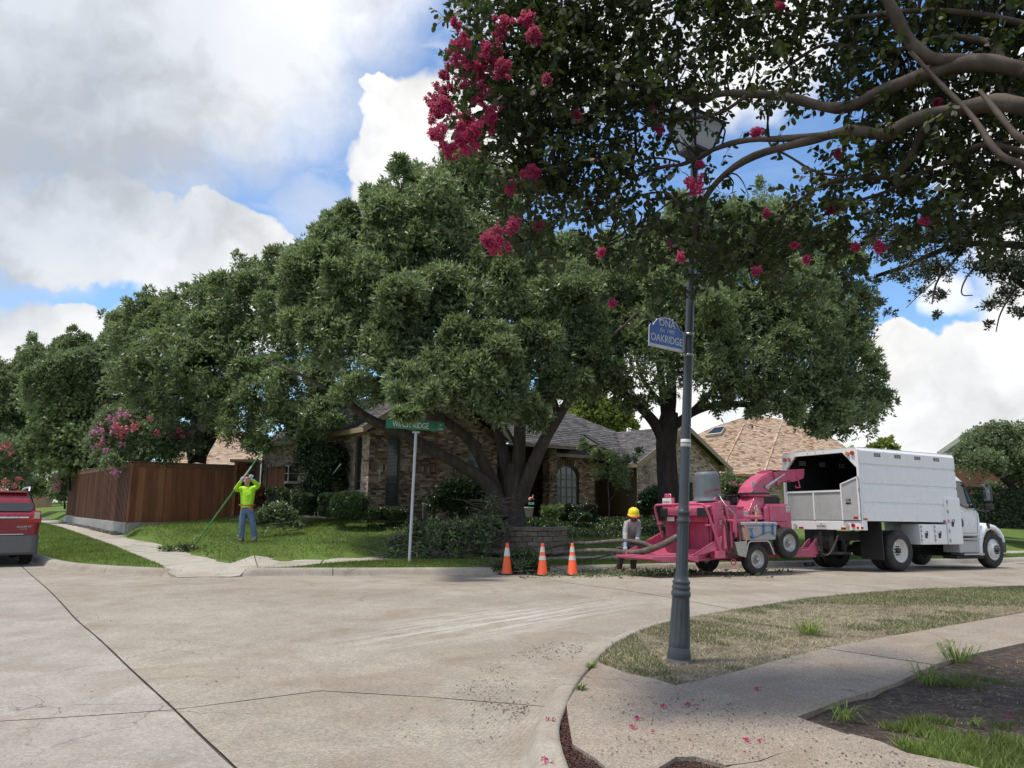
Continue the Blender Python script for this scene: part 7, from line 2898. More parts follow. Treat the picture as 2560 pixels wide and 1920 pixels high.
for k in range(34):
    a = R(-150 + k * 4.2)
    t = k / 33
    z = .17 + .07 * math.sin(t * 3.1) + (.02 if k % 2 else 0) - .05 * (t > .8)
    if t < .18 and k % 3 == 0:
        continue
    r0 = .320 - z * .06 + .004
    a2 = a + R(4.4)
    w = .03
    b.add([(r0 * math.cos(a), r0 * math.sin(a), z), (r0 * math.cos(a2), r0 * math.sin(a2), z), (r0 * math.cos(a2), r0 * math.sin(a2), z + w), (r0 * math.cos(a), r0 * math.sin(a), z + w)], [(0, 1, 2, 3)])
b.build('red_mark', BINR, bin_)

cl = thing('cool_box', 'grey cool box with blue straps standing on the chipper mudguard', 'cooler')
cl.location = cm @ Vector((.10, -.08, .785))
cl.rotation_euler = (0, 0, TH)
b = MB()
b.add([(-.46, .0, 0), (.50, .0, 0), (.50, .42, 0), (-.46, .42, 0), (-.48, -.02, .32), (.53, -.02, .32), (.53, .44, .32), (-.48, .44, .32)], [(0, 3, 2, 1), (4, 5, 6, 7), (0, 1, 5, 4), (1, 2, 6, 5), (2, 3, 7, 6), (3, 0, 4, 7)])
b.build('body', COOLM, cl, bevel=.02)
b = MB()
b.box(-.50, -.03, .325, .55, .45, .40)
b.build('lid', COOLM, cl, bevel=.018)
for x in (.07, .36):
    b = MB()
    b.box(x, -.045, .12, x + .035, -.03, .38)
    b.box(x - .008, -.052, .30, x + .043, -.04, .34)
    b.build('latch', BLUES, cl)
b = MB()
b.tube(smooth_line([(-.35, -.04, .10), (-.30, -.05, .03), (.0, -.05, .12), (.25, -.05, .20), (.42, -.05, .1), (.53, -.04, .02)], 2), .007, 5)
b.build('bungee', BLACKP, cl)
b = MB()
b.tube([(-.36, -.045, .26), (-.27, -.045, .27), (-.31, -.05, .20), (-.36, -.045, .26)], .011, 6)
b.tube([(-.31, -.05, .20), (-.28, -.05, .10)], .01, 6)
b.cyl((-.28, -.06, .07), (-.28, -.04, .07), .04, n=12)
b.build('pull', BLUES, cl)
og = thing('orange_wedge', 'orange bar standing upright against the left side of the cool box', 'bar')
b = MB()
b.beam(cm @ Vector((-.40, -.14, .78)), cm @ Vector((-.385, -.12, 1.12)), .03, .03)
b.build('bar', ORNG, og)
yh = thing('broom', 'yellow handled tool tucked upright behind the cool box', 'tool')
b = MB()
b.tube([cm @ Vector((.22, .16, 1.15)), cm @ Vector((.30, .20, 1.42))], .014, 8)
b.build('handle', YELP, yh)

POSTM = plain('blue_grey_post_paint', (0.048, 0.058, 0.068), 0.42, var=.1, coat=.1, dirt=(0.10, 0.10, 0.095))
lampt = thing('street_lamp', 'fluted blue grey street lamp post standing in the dry verge', 'street lamp')
lb0 = G(1697, 1655, .14)
lx, ly = 1.0 / 1.0, 0
ltop = D(1737, 390, lb0.y + .02)
ax = (ltop - lb0).normalized()
xx = Vector((1, 0, 0))
xx = (xx - ax * xx.dot(ax)).normalized()
lrot = Matrix((xx, ax.cross(xx), ax)).transposed()
Hh = (ltop - lb0).length
b = MB()
b.lathe([(.118, -.05), (.116, .01), (.104, .03)], 28, lb0, rot=lrot)
b.build('footing', plain('weathered_footing', (.13, .125, .115), .9, var=.3), lampt)
b = MB()
n = 48
prof = [(.104, .02), (.104, .07), (.096, .11), (.092, .13)]
b.lathe(prof, n, lb0, rot=lrot)


def fluted(b, rows, dz, z0, z1):
    vs = []
    for z, r_ in rows:
        for k in range(n):
            a = 2 * math.pi * k / n
            fl = dz if (k % 4 == 0 and z0 < z < z1) else 0
            vs.append(lb0 + lrot @ Vector(((r_ - fl) * math.cos(a), (r_ - fl) * math.sin(a), z)))
    b.add(vs, [(i * n + k, i * n + (k + 1) % n, (i + 1) * n + (k + 1) % n, (i + 1) * n + k) for i in range(len(rows) - 1) for k in range(n)], 0, True)


fluted(b, ((.13, .092), (.16, .094), (.19, .091), (.36, .086), (.53, .078), (.56, .077)), .008, .17, .55)
b.build('base', POSTM, lampt)
b = MB()
b.lathe([(.077, .56), (.084, .57), (.088, .59), (.085, .61), (.078, .62), (.078, .63), (.082, .64), (.082, .655), (.076, .665), (.074, .68), (.080, .69), (.080, .70), (.070, .71), (.062, .73), (.058, .75)], 36, lb0, rot=lrot)
b.build('collar', POSTM, lampt)
b = MB()
fluted(b, ((.75, .057), (.79, .056), (1.0, .054), (1.20, .053), (1.22, .053)), .005, .77, 1.21)
b.lathe([(.053, 1.22), (.062, 1.23), (.062, 1.25), (.054, 1.26), (.054, 1.30), (.064, 1.31), (.064, 1.33), (.050, 1.34), (.047, 1.40), (.040, 3.0), (.037, Hh)], 32, lb0, rot=lrot)
b.build('post', POSTM, lampt)
bs = lb0 + ax * ((D(1703, 1107, lb0.y) - lb0).length)
b = MB()
b.lathe([(.045, -.035), (.0475, -.033), (.0475, .033), (.045, .035)], 24, bs, rot=lrot)
b.build('label_band', PAPER, lampt)
b = MB()
b.lathe([(.0480, -.004), (.0482, .004)], 24, bs, rot=lrot)
b.build('label_line', INK, lampt)
lan = ltop
LG_ = M('lantern_glass')
LG_.color((0.85, 0.88, 0.92)).set(rough=.45)
_t = LG_.n.new('ShaderNodeBsdfTranslucent')
_t.inputs['Color'].default_value = (.9, .93, .98, 1)
_m = LG_.n.new('ShaderNodeMixShader')
_m.inputs[0].default_value = .85
LG_.l.new(LG_.b.outputs[0], _m.inputs[1])
LG_.l.new(_t.outputs[0], _m.inputs[2])
LG_.l.new(_m.outputs[0], LG_.n['Material Output'].inputs['Surface'])
LG_ = LG_.m
yaw = Matrix.Rotation(R(32), 3, 'Z')


def lp(x, y, z):
    return lan + lrot @ (yaw @ Vector((x, y, z)))


b = MB()
for s in ((.05, -.02), (.12, .03), (.12, .05)):
    pass
q0 = [lp(x * .115, y * .115, .04) for x, y in ((-1, -1), (1, -1), (1, 1), (-1, 1))]
q1 = [lp(x * .205, y * .19, .34) for x, y in ((-1, -1), (1, -1), (1, 1), (-1, 1))]
b.add([lp(x * .05, y * .05, -.04) for x, y in ((-1, -1), (1, -1), (1, 1), (-1, 1))] + [lp(x * .12, y * .12, .025) for x, y in ((-1, -1), (1, -1), (1, 1), (-1, 1))] + [lp(x * .12, y * .12, .05) for x, y in ((-1, -1), (1, -1), (1, 1), (-1, 1))], [(0, 1, 5, 4), (1, 2, 6, 5), (2, 3, 7, 6), (3, 0, 4, 7), (4, 5, 9, 8), (5, 6, 10, 9), (6, 7, 11, 10), (7, 4, 8, 11), (8, 9, 10, 11)])
for i in range(4):
    b.beam(q0[i], q1[i], .022, .022)
    b.beam(q1[i], q1[(i + 1) % 4], .024, .024)
b.build('lantern_frame', BLACKP, lampt)
for i in range(4):
    b = MB()
    b.add([q0[i], q0[(i + 1) % 4], q1[(i + 1) % 4], q1[i]], [(0, 1, 2, 3)])
    b.build('pane', LG_, lampt)
b = MB()
b.add([lp(x * .23, y * .215, .35) for x, y in ((-1, -1), (1, -1), (1, 1), (-1, 1))] + [lp(0, 0, .52)], [(0, 1, 4), (1, 2, 4), (2, 3, 4), (3, 0, 4), (0, 3, 2, 1)])
b.lathe([(.03, 0), (.035, .05), (.001, .12)], 12, lp(0, 0, .48), rot=lrot)
b.build('lantern_roof', BLACKP, lampt)

SIGNB = plain('sign_blue', (0.03, 0.14, 0.60), 0.35, var=.06)
SIGNW = plain('sign_white', (0.80, 0.84, 0.90), 0.4, var=.04)
ns = thing('neighbourhood_sign', 'blue sign reading ONA Est. 1985 OAKRIDGE strapped to the lamp post', 'sign')
sa, sb_ = D(1622, 858, lb0.y - .28), D(1708, 877, lb0.y - .02)
sx = (sb_ - sa)
sw = sx.length
sx.normalize()
su_ = (ax - sx * ax.dot(sx)).normalized()
snn = sx.cross(su_)
so = sa
sh = (D(1708, 877, lb0.y) - D(1712, 835, lb0.y)).length
out = [(0, 0), (1, 0), (1.0, .60), (.97, .68), (.90, .68), (.86, .78), (.78, .90), (.66, .99), (.5, 1.03), (.34, .99), (.22, .90), (.15, .78), (.11, .68), (.03, .68), (0, .60)]
SH_ = sw * .60


def sp2(u, v, d=0.0):
    return so + sx * (u * sw) + su_ * (v * SH_) + snn * d


b = MB()
b.prism(out, lambda u, v, t: sp2(u, v, t), (-.006, .0))
b.build('edge', SIGNW, ns)
b = MB()
b.prism([(.5 + (u - .5) * .955, .5 + (v - .5) * .93) for u, v in out], lambda u, v, t: sp2(u, v, t), (.001, .003))
b.build('panel', SIGNB, ns)
text('lettering', 'ONA', sw * .20, SIGNW, ns, sp2(.5, .80, .005), sx, su_, .001, sx=1.05, bold=.001)
text('lettering', 'Est. 1985', sw * .115, SIGNW, ns, sp2(.5, .55, .005), sx, su_, .001, shear=.35)
text('lettering', 'OAKRIDGE', sw * .215, SIGNW, ns, sp2(.5, .25, .005), sx, su_, .001, sx=.86, bold=.001)
b = MB()
b.beam(sp2(1.0, -.02, -.01), sp2(1.0, .66, -.01), .02, .03)
b.beam(sp2(0.02, -.03, -.01), sp2(1.0, -.03, -.01), .02, .02)
b.build('bracket', STEEL, ns)
for v in (.62, -.12):
    c0 = sp2(1.0, v, 0)
    t_ = (c0 - lb0).dot(ax)
    cc = lb0 + ax * t_
    b = MB()
    b.lathe([(.040, -.012), (.048, -.010), (.048, .010), (.040, .012)], 24, cc, rot=lrot)
    b.beam(c0, cc - sx * .05, .02, .02)
    b.build('strap', STEEL, ns)

GRN = plain('sign_green', (0.010, 0.175, 0.095), 0.35, var=.06)
GALV = plain('galvanised_post', (0.42, 0.46, 0.48), 0.4, metal=.35, var=.08)
st = thing('street_name_sign', 'green street name sign on a thin pale pole at the kerb', 'street sign')
sp0 = GH(1023, 1404, h_lot)
sp1 = D(1040, 1082, sp0.y)
b = MB()
b.cyl(sp0 - Vector((0, 0, .1)), sp1, .036, n=18)
b.build('post', GALV, st)
sg = (Vector((.96, .28, 0))).normalized()
ga, gb = D(965, 1048, sp0.y), D(1114, 1056, sp0.y)
gc = sp1 + UP * .13
sdir = (D(1114, 1068, sp0.y + .35) - D(965, 1058, sp0.y - .35)).normalized()
gw, ghh = 1.36, .235
gu = (UP - sdir * sdir.z).normalized()
gn_ = sdir.cross(gu)
gcen = sp1 + UP * .135 - sdir * .03
gcen = (D(965, 1060, sp0.y) + D(1114, 1068, sp0.y)) * .5
gcen.y = sp0.y
gw = (D(1114, 1068, sp0.y) - D(965, 1060, sp0.y)).length * 1.03
b = MB()
b.prism([(-gw / 2, -.105), (gw / 2, -.105), (gw / 2, .125), (-gw / 2, .125)], lambda x, z, t: gcen + sdir * x + gu * z + gn_ * t, (-.004, .004))
b.build('blade', GRN, st)
b = MB()
b.box(-.09, -.03, -.02, .09, .03, .02)
b.build('clamp', GALV, st).matrix_local = Matrix.Translation(sp1 + UP * .01)
WHT = plain('reflective_white', (.62, .66, .64), .4, var=.03)
text('lettering', 'WINDY RIDGE', .20, WHT, st, gcen + gn_ * .006 + gu * .0 - sdir * .13, sdir, gu, .001, sx=.72, bold=.002)
text('lettering', 'LN', .085, WHT, st, gcen + gn_ * .006 + gu * .055 + sdir * (gw / 2 - .12), sdir, gu, .001, sx=.8)
text('lettering', '2100', .085, WHT, st, gcen + gn_ * .006 - gu * .05 + sdir * (gw / 2 - .12), sdir, gu, .001, sx=.8)

CONE = plain('cone_orange', (0.80, 0.105, 0.028), 0.45, var=.06, dirt=(0.4, 0.1, 0.06))
CONEW = plain('cone_band', (0.62, 0.60, 0.57), 0.45, var=.1, dirt=(0.3, 0.28, 0.26))
cones = (((1267, 1437), 'traffic cone with a single wide worn white band, leftmost of the three', 1, 5), ((1356, 1439), 'traffic cone with two white bands, standing between the other two cones', 2, 30), ((1431, 1439), 'traffic cone with two white bands, nearest the pink chipper', 2, 28))
for (x, y), lab, nb, rz in cones:
    p = GH(x, y, h_road, 0)
    t = thing('traffic_cone', 'orange ' + lab, 'traffic cone', (p.x, p.y, h_road(p.x, p.y) + .004), R(rz), 'traffic cones in the road')
    b = MB()
    q = [(.21, .06), (.21, -.06), (.06, -.21), (-.06, -.21), (-.21, -.06), (-.21, .06), (-.06, .21), (.06, .21)] if nb == 1 else [(.2, .2), (.2, -.2), (-.2, -.2), (-.2, .2)]
    b.prism(q[::-1], lambda a, c, t_: (a, c, t_), (0, .035))
    b.build('base', BLACKP, t, bevel=.008)
    b = MB()
    cr_ = lambda z: .125 - (z - .03) * (.125 - .033) / .69
    b.lathe([(.14, .035), (cr_(.06), .06), (cr_(.72), .72), (.022, .735), (.02, .70)], 28)
    b.build('body', CONE, t)
    bands = ((.43, .62),) if nb == 1 else ((.53, .65), (.35, .45))
    for z0, z1 in bands:
        b = MB()
        b.lathe([(cr_(z0) + .003, z0), (cr_(z1) + .003, z1)], 28)
        b.build('band', CONEW, t)

REDP = plain('red_car_paint', (0.22, 0.010, 0.022), 0.3, var=.05, coat=.35)
CLAD = plain('grey_cladding', (0.11, 0.115, 0.12), 0.55, var=.1)
SILV = plain('silver_trim', (0.55, 0.56, 0.58), 0.25, metal=.8, var=.04)
tyr = G(60, 1408, -.03)
ch_ = Vector((-.62, .785, 0)).normalized()
cl_ = Vector((-ch_.y, ch_.x, 0))        # to the car's left
co = tyr + cl_ * .80 - ch_ * .98
car = thing('suv', 'dark red estate car seen from behind at the left edge of the picture', 'car', (co.x, co.y, -.035), math.atan2(ch_.y, ch_.x))
b = MB()
loft(b, [ring(.0, -.84, .84, .50, 1.12, .10, .06), ring(.04, -.91, .91, .40, 1.22, .12, .06), ring(.12, -.945, .945, .34, 1.30, .12, .06), ring(.4, -.96, .96, .32, 1.32, .10, .06), ring(1.6, -.965, .965, .30, 1.30, .10, .06), ring(3.4, -.965, .965, .30, 1.24, .10, .06),
         ring(4.3, -.95, .95, .30, 1.12, .12, .06), ring(4.8, -.90, .90, .32, 1.0, .14, .06), ring(4.96, -.8, .8, .4, .86, .14, .06)])
b.build('body', REDP, car)
b = MB()
loft(b, [ring(.14, -.86, .86, 1.15, 1.33, .06, .03, ta=.02), ring(.26, -.85, .85, 1.15, 1.54, .08, .03, ta=.07), ring(.40, -.84, .84, 1.15, 1.72, .10, .03, ta=.12), ring(.52, -.84, .84, 1.15, 1.77, .10, .03, ta=.13), ring(1.4, -.85, .85, 1.15, 1.80, .10, .03, ta=.14), ring(2.4, -.85, .85, 1.15, 1.78, .10, .03, ta=.14), ring(3.0, -.84, .84, 1.15, 1.62, .10, .03, ta=.12), ring(3.6, -.82, .82, 1.12, 1.25, .05, .03, ta=.05)])
b.build('cabin', REDP, car)
b = MB()
rw_ = [(-.72, 1.30), (.72, 1.30), (.80, 1.40), (.70, 1.66), (-.70, 1.66), (-.80, 1.40)]
f = lambda y, z, d=0: (.135 + (z - 1.33) * .72 - .02 + d, y, z)
b.add([f(y, z) for y, z in rw_] + [f(y, z, .05) for y, z in rw_], [tuple(range(6))] + [(i, (i + 1) % 6, 6 + (i + 1) % 6, 6 + i) for i in range(6)])
b.build('rear_window', DGLASS, car)
for s in (1, -1):
    b = MB()
    g_ = [(.50, 1.33), (3.2, 1.30), (2.75, 1.62), (2.3, 1.70), (1.2, 1.71), (.62, 1.66)]
    b.add([(x, s * (.862 - max(0, z - 1.33) * .30 + .008), z) for x, z in g_], [tuple(range(6))])
    b.build('side_window', DGLASS, car)
b = MB()
b.box(.34, -.66, 1.735, .62, .66, 1.775)
b.build('spoiler', REDP, car, bevel=.015)
for s in (1, -1):
    b = MB()
    b.tube(smooth_line([(.60, s * .70, 1.78), (.68, s * .72, 1.88), (.85, s * .73, 1.885), (2.3, s * .73, 1.87), (2.5, s * .72, 1.79)], 1), .026, 8)
    b.build('roof_rail', SILV, car)
b = MB()
b.box(-.02, -.70, 1.13, .02, .70, 1.175)
b.build('chrome_bar', CHROME, car, bevel=.008)
for s in (1, -1):
    t = bpy.data.objects.new('tail_light', None)
    COL.objects.link(t)
    t.parent = car
    b = MB()
    b.prism([(s * .66, 1.04), (s * .955, 1.02), (s * .968, 1.12), (s * .93, 1.31), (s * .84, 1.30), (s * .78, 1.13), (s * .66, 1.10)], lambda y, z, t_: (t_, y, z), (-.015, .22))
    b.build('lens', REDL, t, bevel=.01)
    b = MB()
    b.box(-.035, s * .80, 1.12, -.012, s * .92, 1.27)
    b.build('clear_lens', CLEARL, t, bevel=.008)
    b = MB()
    b.box(-.03, s * .50, 1.075, .0, s * .80, 1.115)
    b.build('lens', REDL, t)
    b = MB()
    b.box(-.065, s * .60, .555, -.02, s * .80, .60)
    b.build('reflector', REDL, car)
    b = MB()
    b.cyl((-.06, s * .50, .40), (.2, s * .50, .40), .062, n=18)
    b.build('exhaust', CHROME, car)
    b = MB()
    b.cyl((-.064, s * .50, .40), (-.05, s * .50, .40), .048, n=18)
    b.build('exhaust_mouth', BLACKI, car)
b = MB()
loft(b, [ring(-.07, -.80, .80, .34, .70, .05, .05), ring(-.03, -.90, .90, .28, .73, .05, .05), ring(.15, -.965, .965, .26, .74, .05, .05), ring(.42, -.972, .972, .26, .72, .05, .05)])
b.build('bumper', CLAD, car)
b = MB()
b.box(-.05, -.62, .745, .05, .62, .765)
b.build('sill_strip', SILV, car)
b = MB()
b.prism([(-.30, .86), (.30, .86), (.36, 1.06), (-.36, 1.06)], lambda y, z, t: (t, y, z), (-.004, .03))
b.build('plate_recess', REDP, car, bevel=.01)
text('lettering', 'ASCENT', .062, SILV, car, (-.012, -.62, .93), (0, -1, 0), (0, 0, 1), .003, sx=1.35)
text('lettering', 'LIMITED', .030, SILV, car, (-.006, -.62, .875), (0, -1, 0), (0, 0, 1), .002, sx=1.3)
for x in (.98, 3.88):
    for s in (1, -1):
        wheel('wheel', car, (x, s * .93, .375), .375, .245, (0, s, 0), .25, RIMS, .05, 5, 'out', 5)
b = MB()
b.box(.2, -.8, .25, 4.7, .8, .42)
b.build('underbody', UNDER, car)
for s in (1, -1):
    b = MB()
    b.tube([(.98 + .46 * math.cos(a), s * .955, .375 + .46 * math.sin(a)) for a in np.linspace(-.2, math.pi + .2, 15)], .05, 6)
    b.build('wheel_arch', CLAD, car)

SKIN = plain('skin', (0.36, 0.19, 0.125), 0.5, var=.06)
HIVIS = plain('high_visibility_cloth', (0.42, 0.78, 0.03), 0.75, var=.08, scale=9, bump=.3)
JEANS = plain('blue_denim', (0.115, 0.185, 0.30), 0.85, var=.22, scale=9, bump=.4)
GREYS = plain('grey_shirt', (0.36, 0.36, 0.37), 0.85, var=.12, scale=10, bump=.3)
DTROUS = plain('dark_trousers', (0.075, 0.066, 0.055), 0.9, var=.2, scale=9, bump=.3)
GLOVE = plain('grey_glove', (0.42, 0.45, 0.50), 0.8, var=.12)
LEATH = plain('tan_boot', (0.20, 0.125, 0.075), 0.7, var=.15)
ORB = plain('orange_belt', (0.55, 0.13, 0.05), 0.6)
HAT = plain('yellow_helmet', (0.75, 0.66, 0.02), 0.35, var=.06)
HAIR = plain('dark_hair', (0.02, 0.015, 0.012), 0.8)


def glove(parent, c, axis, palm_dir, mat, s=1.0):
    """palm behind a held bar with four fingers curled round it and a thumb from the side"""
    c, ax_, pd = Vector(c), Vector(axis).normalized(), Vector(palm_dir).normalized()
    pd = (pd - ax_ * pd.dot(ax_)).normalized()
    cr = ax_.cross(pd)
    o = bpy.data.objects.new('hand', None)
    COL.objects.link(o)
    o.parent = parent
    b = MB()
    b.obox(c + pd * .032 * s, .085 * s, .03 * s, .085 * s, Matrix((ax_, pd, cr)).transposed())
    b.build('palm', mat, o, bevel=.012)
    for k, L in enumerate((.9, 1.0, .95, .8)):
        b = MB()
        off = ax_ * ((k - 1.5) * .021 * s)
        pts = [c + off + pd * .03 * s + cr * .035 * s, c + off + pd * .0 * s + cr * .045 * s * L, c + off - pd * .028 * s + cr * .025 * s, c + off - pd * .030 * s - cr * .012 * s * L]
        b.tube(smooth_line(pts, 1), .0115 * s, 6)
        b.build('finger', mat, o)
    b = MB()
    b.tube([c + ax_ * .045 * s + pd * .03 * s - cr * .02 * s, c + ax_ * .055 * s - cr * .042 * s, c + ax_ * .035 * s - pd * .02 * s - cr * .035 * s], .013 * s, 6)
    b.build('thumb', mat, o)
    return o


def head_bits(parent, c, fwd, up, r=.105):
    """eyes, nose, mouth and ears on a head centred at c looking along fwd"""
    c, fw_, up_2 = Vector(c), Vector(fwd).normalized(), Vector(up)
    up_2 = (up_2 - fw_ * up_2.dot(fw_)).normalized()
    sd = fw_.cross(up_2)
    b = MB()
    b.tube([c + fw_ * .088 + up_2 * .02, c + fw_ * .118 - up_2 * .025, c + fw_ * .10 - up_2 * .035], [.010, .016, .012], 8)
    b.build('nose', SKIN, parent)
    for s in (1, -1):
        b = MB()
        b.lathe([(.001, .011), (.011, .006), (.013, 0), (.001, -.004)], 10, c + fw_ * .088 + sd * s * .034 + up_2 * .015, rot=Matrix((sd, up_2, fw_)).transposed())
        b.build('eye', INK, parent)
        b = MB()
        b.tube([c + sd * s * .078 + up_2 * .02 - fw_ * .01, c + sd * s * .086 - up_2 * .03], [.018, .012], 8)
        b.build('ear', SKIN, parent)
    b = MB()
    b.beam(c + fw_ * .096 - up_2 * .056 - sd * .024, c + fw_ * .096 - up_2 * .056 + sd * .024, .008, .01)
    b.build('mouth', LEATH, parent)


def J6(x, y, Y):
    return D(440 + x / 6.38, 1140 + y / 6.38, Y)


GY = 19.6
man = thing('person', 'man in a bright yellow green long sleeved shirt and blue jeans raising a long pole', 'person')
fl, fr_ = GH(440 + 1045 / 6.38, 1140 + 1370 / 6.38, h_lot), GH(440 + 1250 / 6.38, 1140 + 1370 / 6.38, h_lot)
GY = (fl.y + fr_.y) / 2 + .05
hd_c = J6(1135, 395, GY)
js = {'pelvis': (J6(1130, 830, GY), .125), 'belly': (J6(1130, 720, GY), .13), 'chest': (J6(1135, 590, GY), (.16, .12)), 'neckb': (J6(1138, 500, GY), .075), 'neck': (J6(1136, 462, GY - .02), .055), 'headl': (J6(1135, 430, GY - .03), .078), 'head': (J6(1133, 380, GY), .096), 'headt': (J6(1130, 335, GY + .05), .075),
      'shl': (J6(1050, 520, GY), .065), 'ell': (J6(940, 545, GY - .22), .048), 'wrl': (J6(1045, 390, GY - .42), .036), 'shr': (J6(1225, 515, GY), .065), 'elr': (J6(1325, 480, GY - .18), .048), 'wrr': (J6(1215, 380, GY - .40), .036),
      'hl': (J6(1080, 860, GY), .095), 'kl': (J6(1052, 1090, GY - .03), .065), 'al': (J6(1045, 1320, GY), .045), 'hr': (J6(1180, 860, GY), .095), 'kr': (J6(1232, 1090, GY - .03), .065), 'ar': (J6(1255, 1320, GY), .045)}
bon = [('pelvis', 'belly'), ('belly', 'chest'), ('chest', 'neckb'), ('neckb', 'neck'), ('neck', 'headl'), ('headl', 'head'), ('head', 'headt'), ('chest', 'shl'), ('shl', 'ell'), ('ell', 'wrl'), ('chest', 'shr'), ('shr', 'elr'), ('elr', 'wrr'), ('pelvis', 'hl'), ('hl', 'kl'), ('kl', 'al'), ('pelvis', 'hr'), ('hr', 'kr'), ('kr', 'ar')]
skin('body', {k: (tuple(v[0]), v[1]) for k, v in js.items()}, bon, SKIN, man)


def cloth(name, keys, bones, js_, grow, mat, parent, extra=None):
    d = {}
    for k in keys:
        p, r = js_[k]
        r = r if isinstance(r, tuple) else (r, r)
        d[k] = (tuple(p), tuple(q * grow.get(k, 1.18) + .008 for q in r))
    if extra:
        d.update(extra)
    return skin(name, d, bones, mat, parent)


cloth('shirt', ['belly', 'chest', 'neckb', 'shl', 'ell', 'wrl', 'shr', 'elr', 'wrr'], [('hem', 'belly'), ('belly', 'chest'), ('chest', 'neckb'), ('chest', 'shl'), ('shl', 'ell'), ('ell', 'wrl'), ('chest', 'shr'), ('shr', 'elr'), ('elr', 'wrr')], js,
      {'neckb': 1.02, 'chest': 1.22, 'belly': 1.22, 'wrl': 1.1, 'wrr': 1.1, 'shl': 1.2, 'shr': 1.2}, HIVIS, man, {'hem': (tuple(J6(1130, 775, GY)), (.172, .145))})
cloth('jeans', ['pelvis', 'hl', 'kl', 'al', 'hr', 'kr', 'ar'], [('waist', 'pelvis'), ('pelvis', 'hl'), ('hl', 'kl'), ('kl', 'al'), ('al', 'cl'), ('pelvis', 'hr'), ('hr', 'kr'), ('kr', 'ar'), ('ar', 'cr')], js, {'kl': 1.2, 'kr': 1.2, 'al': 1.45, 'ar': 1.45, 'pelvis': 1.05}, JEANS, man,
      {'waist': (tuple(J6(1130, 795, GY)), (.155, .13)), 'cl': (tuple(fl + Vector((0, 0, .09))), .082), 'cr': (tuple(fr_ + Vector((0, 0, .09))), .082)})
b = MB()
wc = J6(1130, 782, GY)
b.tube([wc + Vector((.19 * math.cos(a), .155 * math.sin(a), 0)) for a in np.linspace(0, 2 * math.pi, 25)], .02, 6)
b.build('belt', ORB, man)
for p in (fl, fr_):
    b = MB()
    b.tube([p + Vector((0, .09, .045)), p + Vector((0, .02, .06)), p + Vector((0, -.08, .045)), p + Vector((0, -.15, .03))], [.045, .052, .046, .035], 10)
    b.build('boot', LEATH, man)
head_bits(man, hd_c, (0.05, -.72, .68), (0, .68, .72))
b = MB()
hat_c = J6(1130, 350, GY + .06)
b.lathe([(.118, -.02), (.112, .03), (.085, .085), (.04, .11), (.001, .115)], 20, hat_c, rot=Matrix.Rotation(R(-48), 3, 'X'))
b.build('cap', HAIR, man)
plo = GH(478, 1374, h_lot)
plh = J6(1062, 365, GY - .45)
pdir = (plh - plo).normalized()
plt = plo + pdir * ((plh - plo).length * 1.36)
grip2 = plo + pdir * ((plh - plo).length * 1.10)
glove(man, plh, pdir, (0, 1, .2), GLOVE)
glove(man, J6(1195, 330, GY - .43), pdir, (0, 1, .2), GLOVE)
b = MB()
for k, g in (('wrl', plh), ('wrr', J6(1195, 330, GY - .43))):
    b.tube([js[k][0], js[k][0].lerp(g, .8)], [.042, .038], 10)
b.build('glove_cuff', GLOVE, man)
GPOLE = plain('green_pole', (0.07, 0.26, 0.07), 0.4, var=.12, dirt=(.2, .22, .2))
ALP = plain('pale_pole', (0.55, 0.57, 0.55), 0.35, var=.1)


def pruner(lab, p0, p1, joint, head=True):
    t = thing('pole_saw', lab, 'pole saw', group=None)
    d = (p1 - p0)
    b = MB()
    a0, a1 = p0 + d * .04, p0 + d * joint[0]
    b.cyl(a0, a1, .021, n=10)
    b.cyl(p0 + d * joint[1], p1, .020, n=10)
    b.build('pole', GPOLE, t)
    for q0_, q1_ in ((p0, a0), (a1, p0 + d * joint[1])):
        b = MB()
        b.cyl(q0_, q1_, .022, n=10)
        b.build('ferrule', ALP, t)
    return t


pruner('long green pole saw held up by the man in yellow', plo, plt, (.70, .86))
pruner('green pole leaning on the tall dark shrub by the side wall', GH(748, 1294, h_lot), D(852, 1160, 24.3), (.86, .999))
pruner('short green pole standing upright against the front brick wall', GH(951, 1297, h_lot), D(949, 1172, 24.75), (.72, .995))


def J8(x, y, Y):
    return D(1500 + x / 8.296, 1240 + y / 8.296, Y)


BY = 18.35
m2 = thing('person', 'man in a yellow helmet and grey shirt bending over cut branches by the chipper', 'person')
j2 = {'pelvis': (J8(640, 890, BY + .42), .13), 'belly': (J8(655, 790, BY + .28), .135), 'chest': (J8(675, 640, BY + .08), (.165, .13)), 'neckb': (J8(690, 520, BY - .08), .075), 'neck': (J8(695, 480, BY - .16), .058), 'headl': (J8(698, 450, BY - .23), .078), 'head': (J8(698, 395, BY - .22), .098), 'headt': (J8(698, 330, BY - .18), .085),
      'shl': (J8(555, 560, BY - .02), .068), 'ell': (J8(520, 770, BY - .08), .052), 'wrl': (J8(525, 980, BY - .28), .04), 'shr': (J8(805, 560, BY), .068), 'elr': (J8(800, 730, BY + .05), .052), 'wrr': (J8(775, 880, BY - .15), .04),
      'hl': (J8(580, 930, BY + .40), .10), 'kl': (J8(455, 1190, BY + .05), .072), 'al': (J8(400, 1440, BY + .2), .05), 'hr': (J8(700, 930, BY + .40), .10), 'kr': (J8(695, 1190, BY + .1), .072), 'ar': (J8(690, 1450, BY + .22), .05)}
skin('body', {k: (tuple(v[0]), v[1]) for k, v in j2.items()}, bon, SKIN, m2)
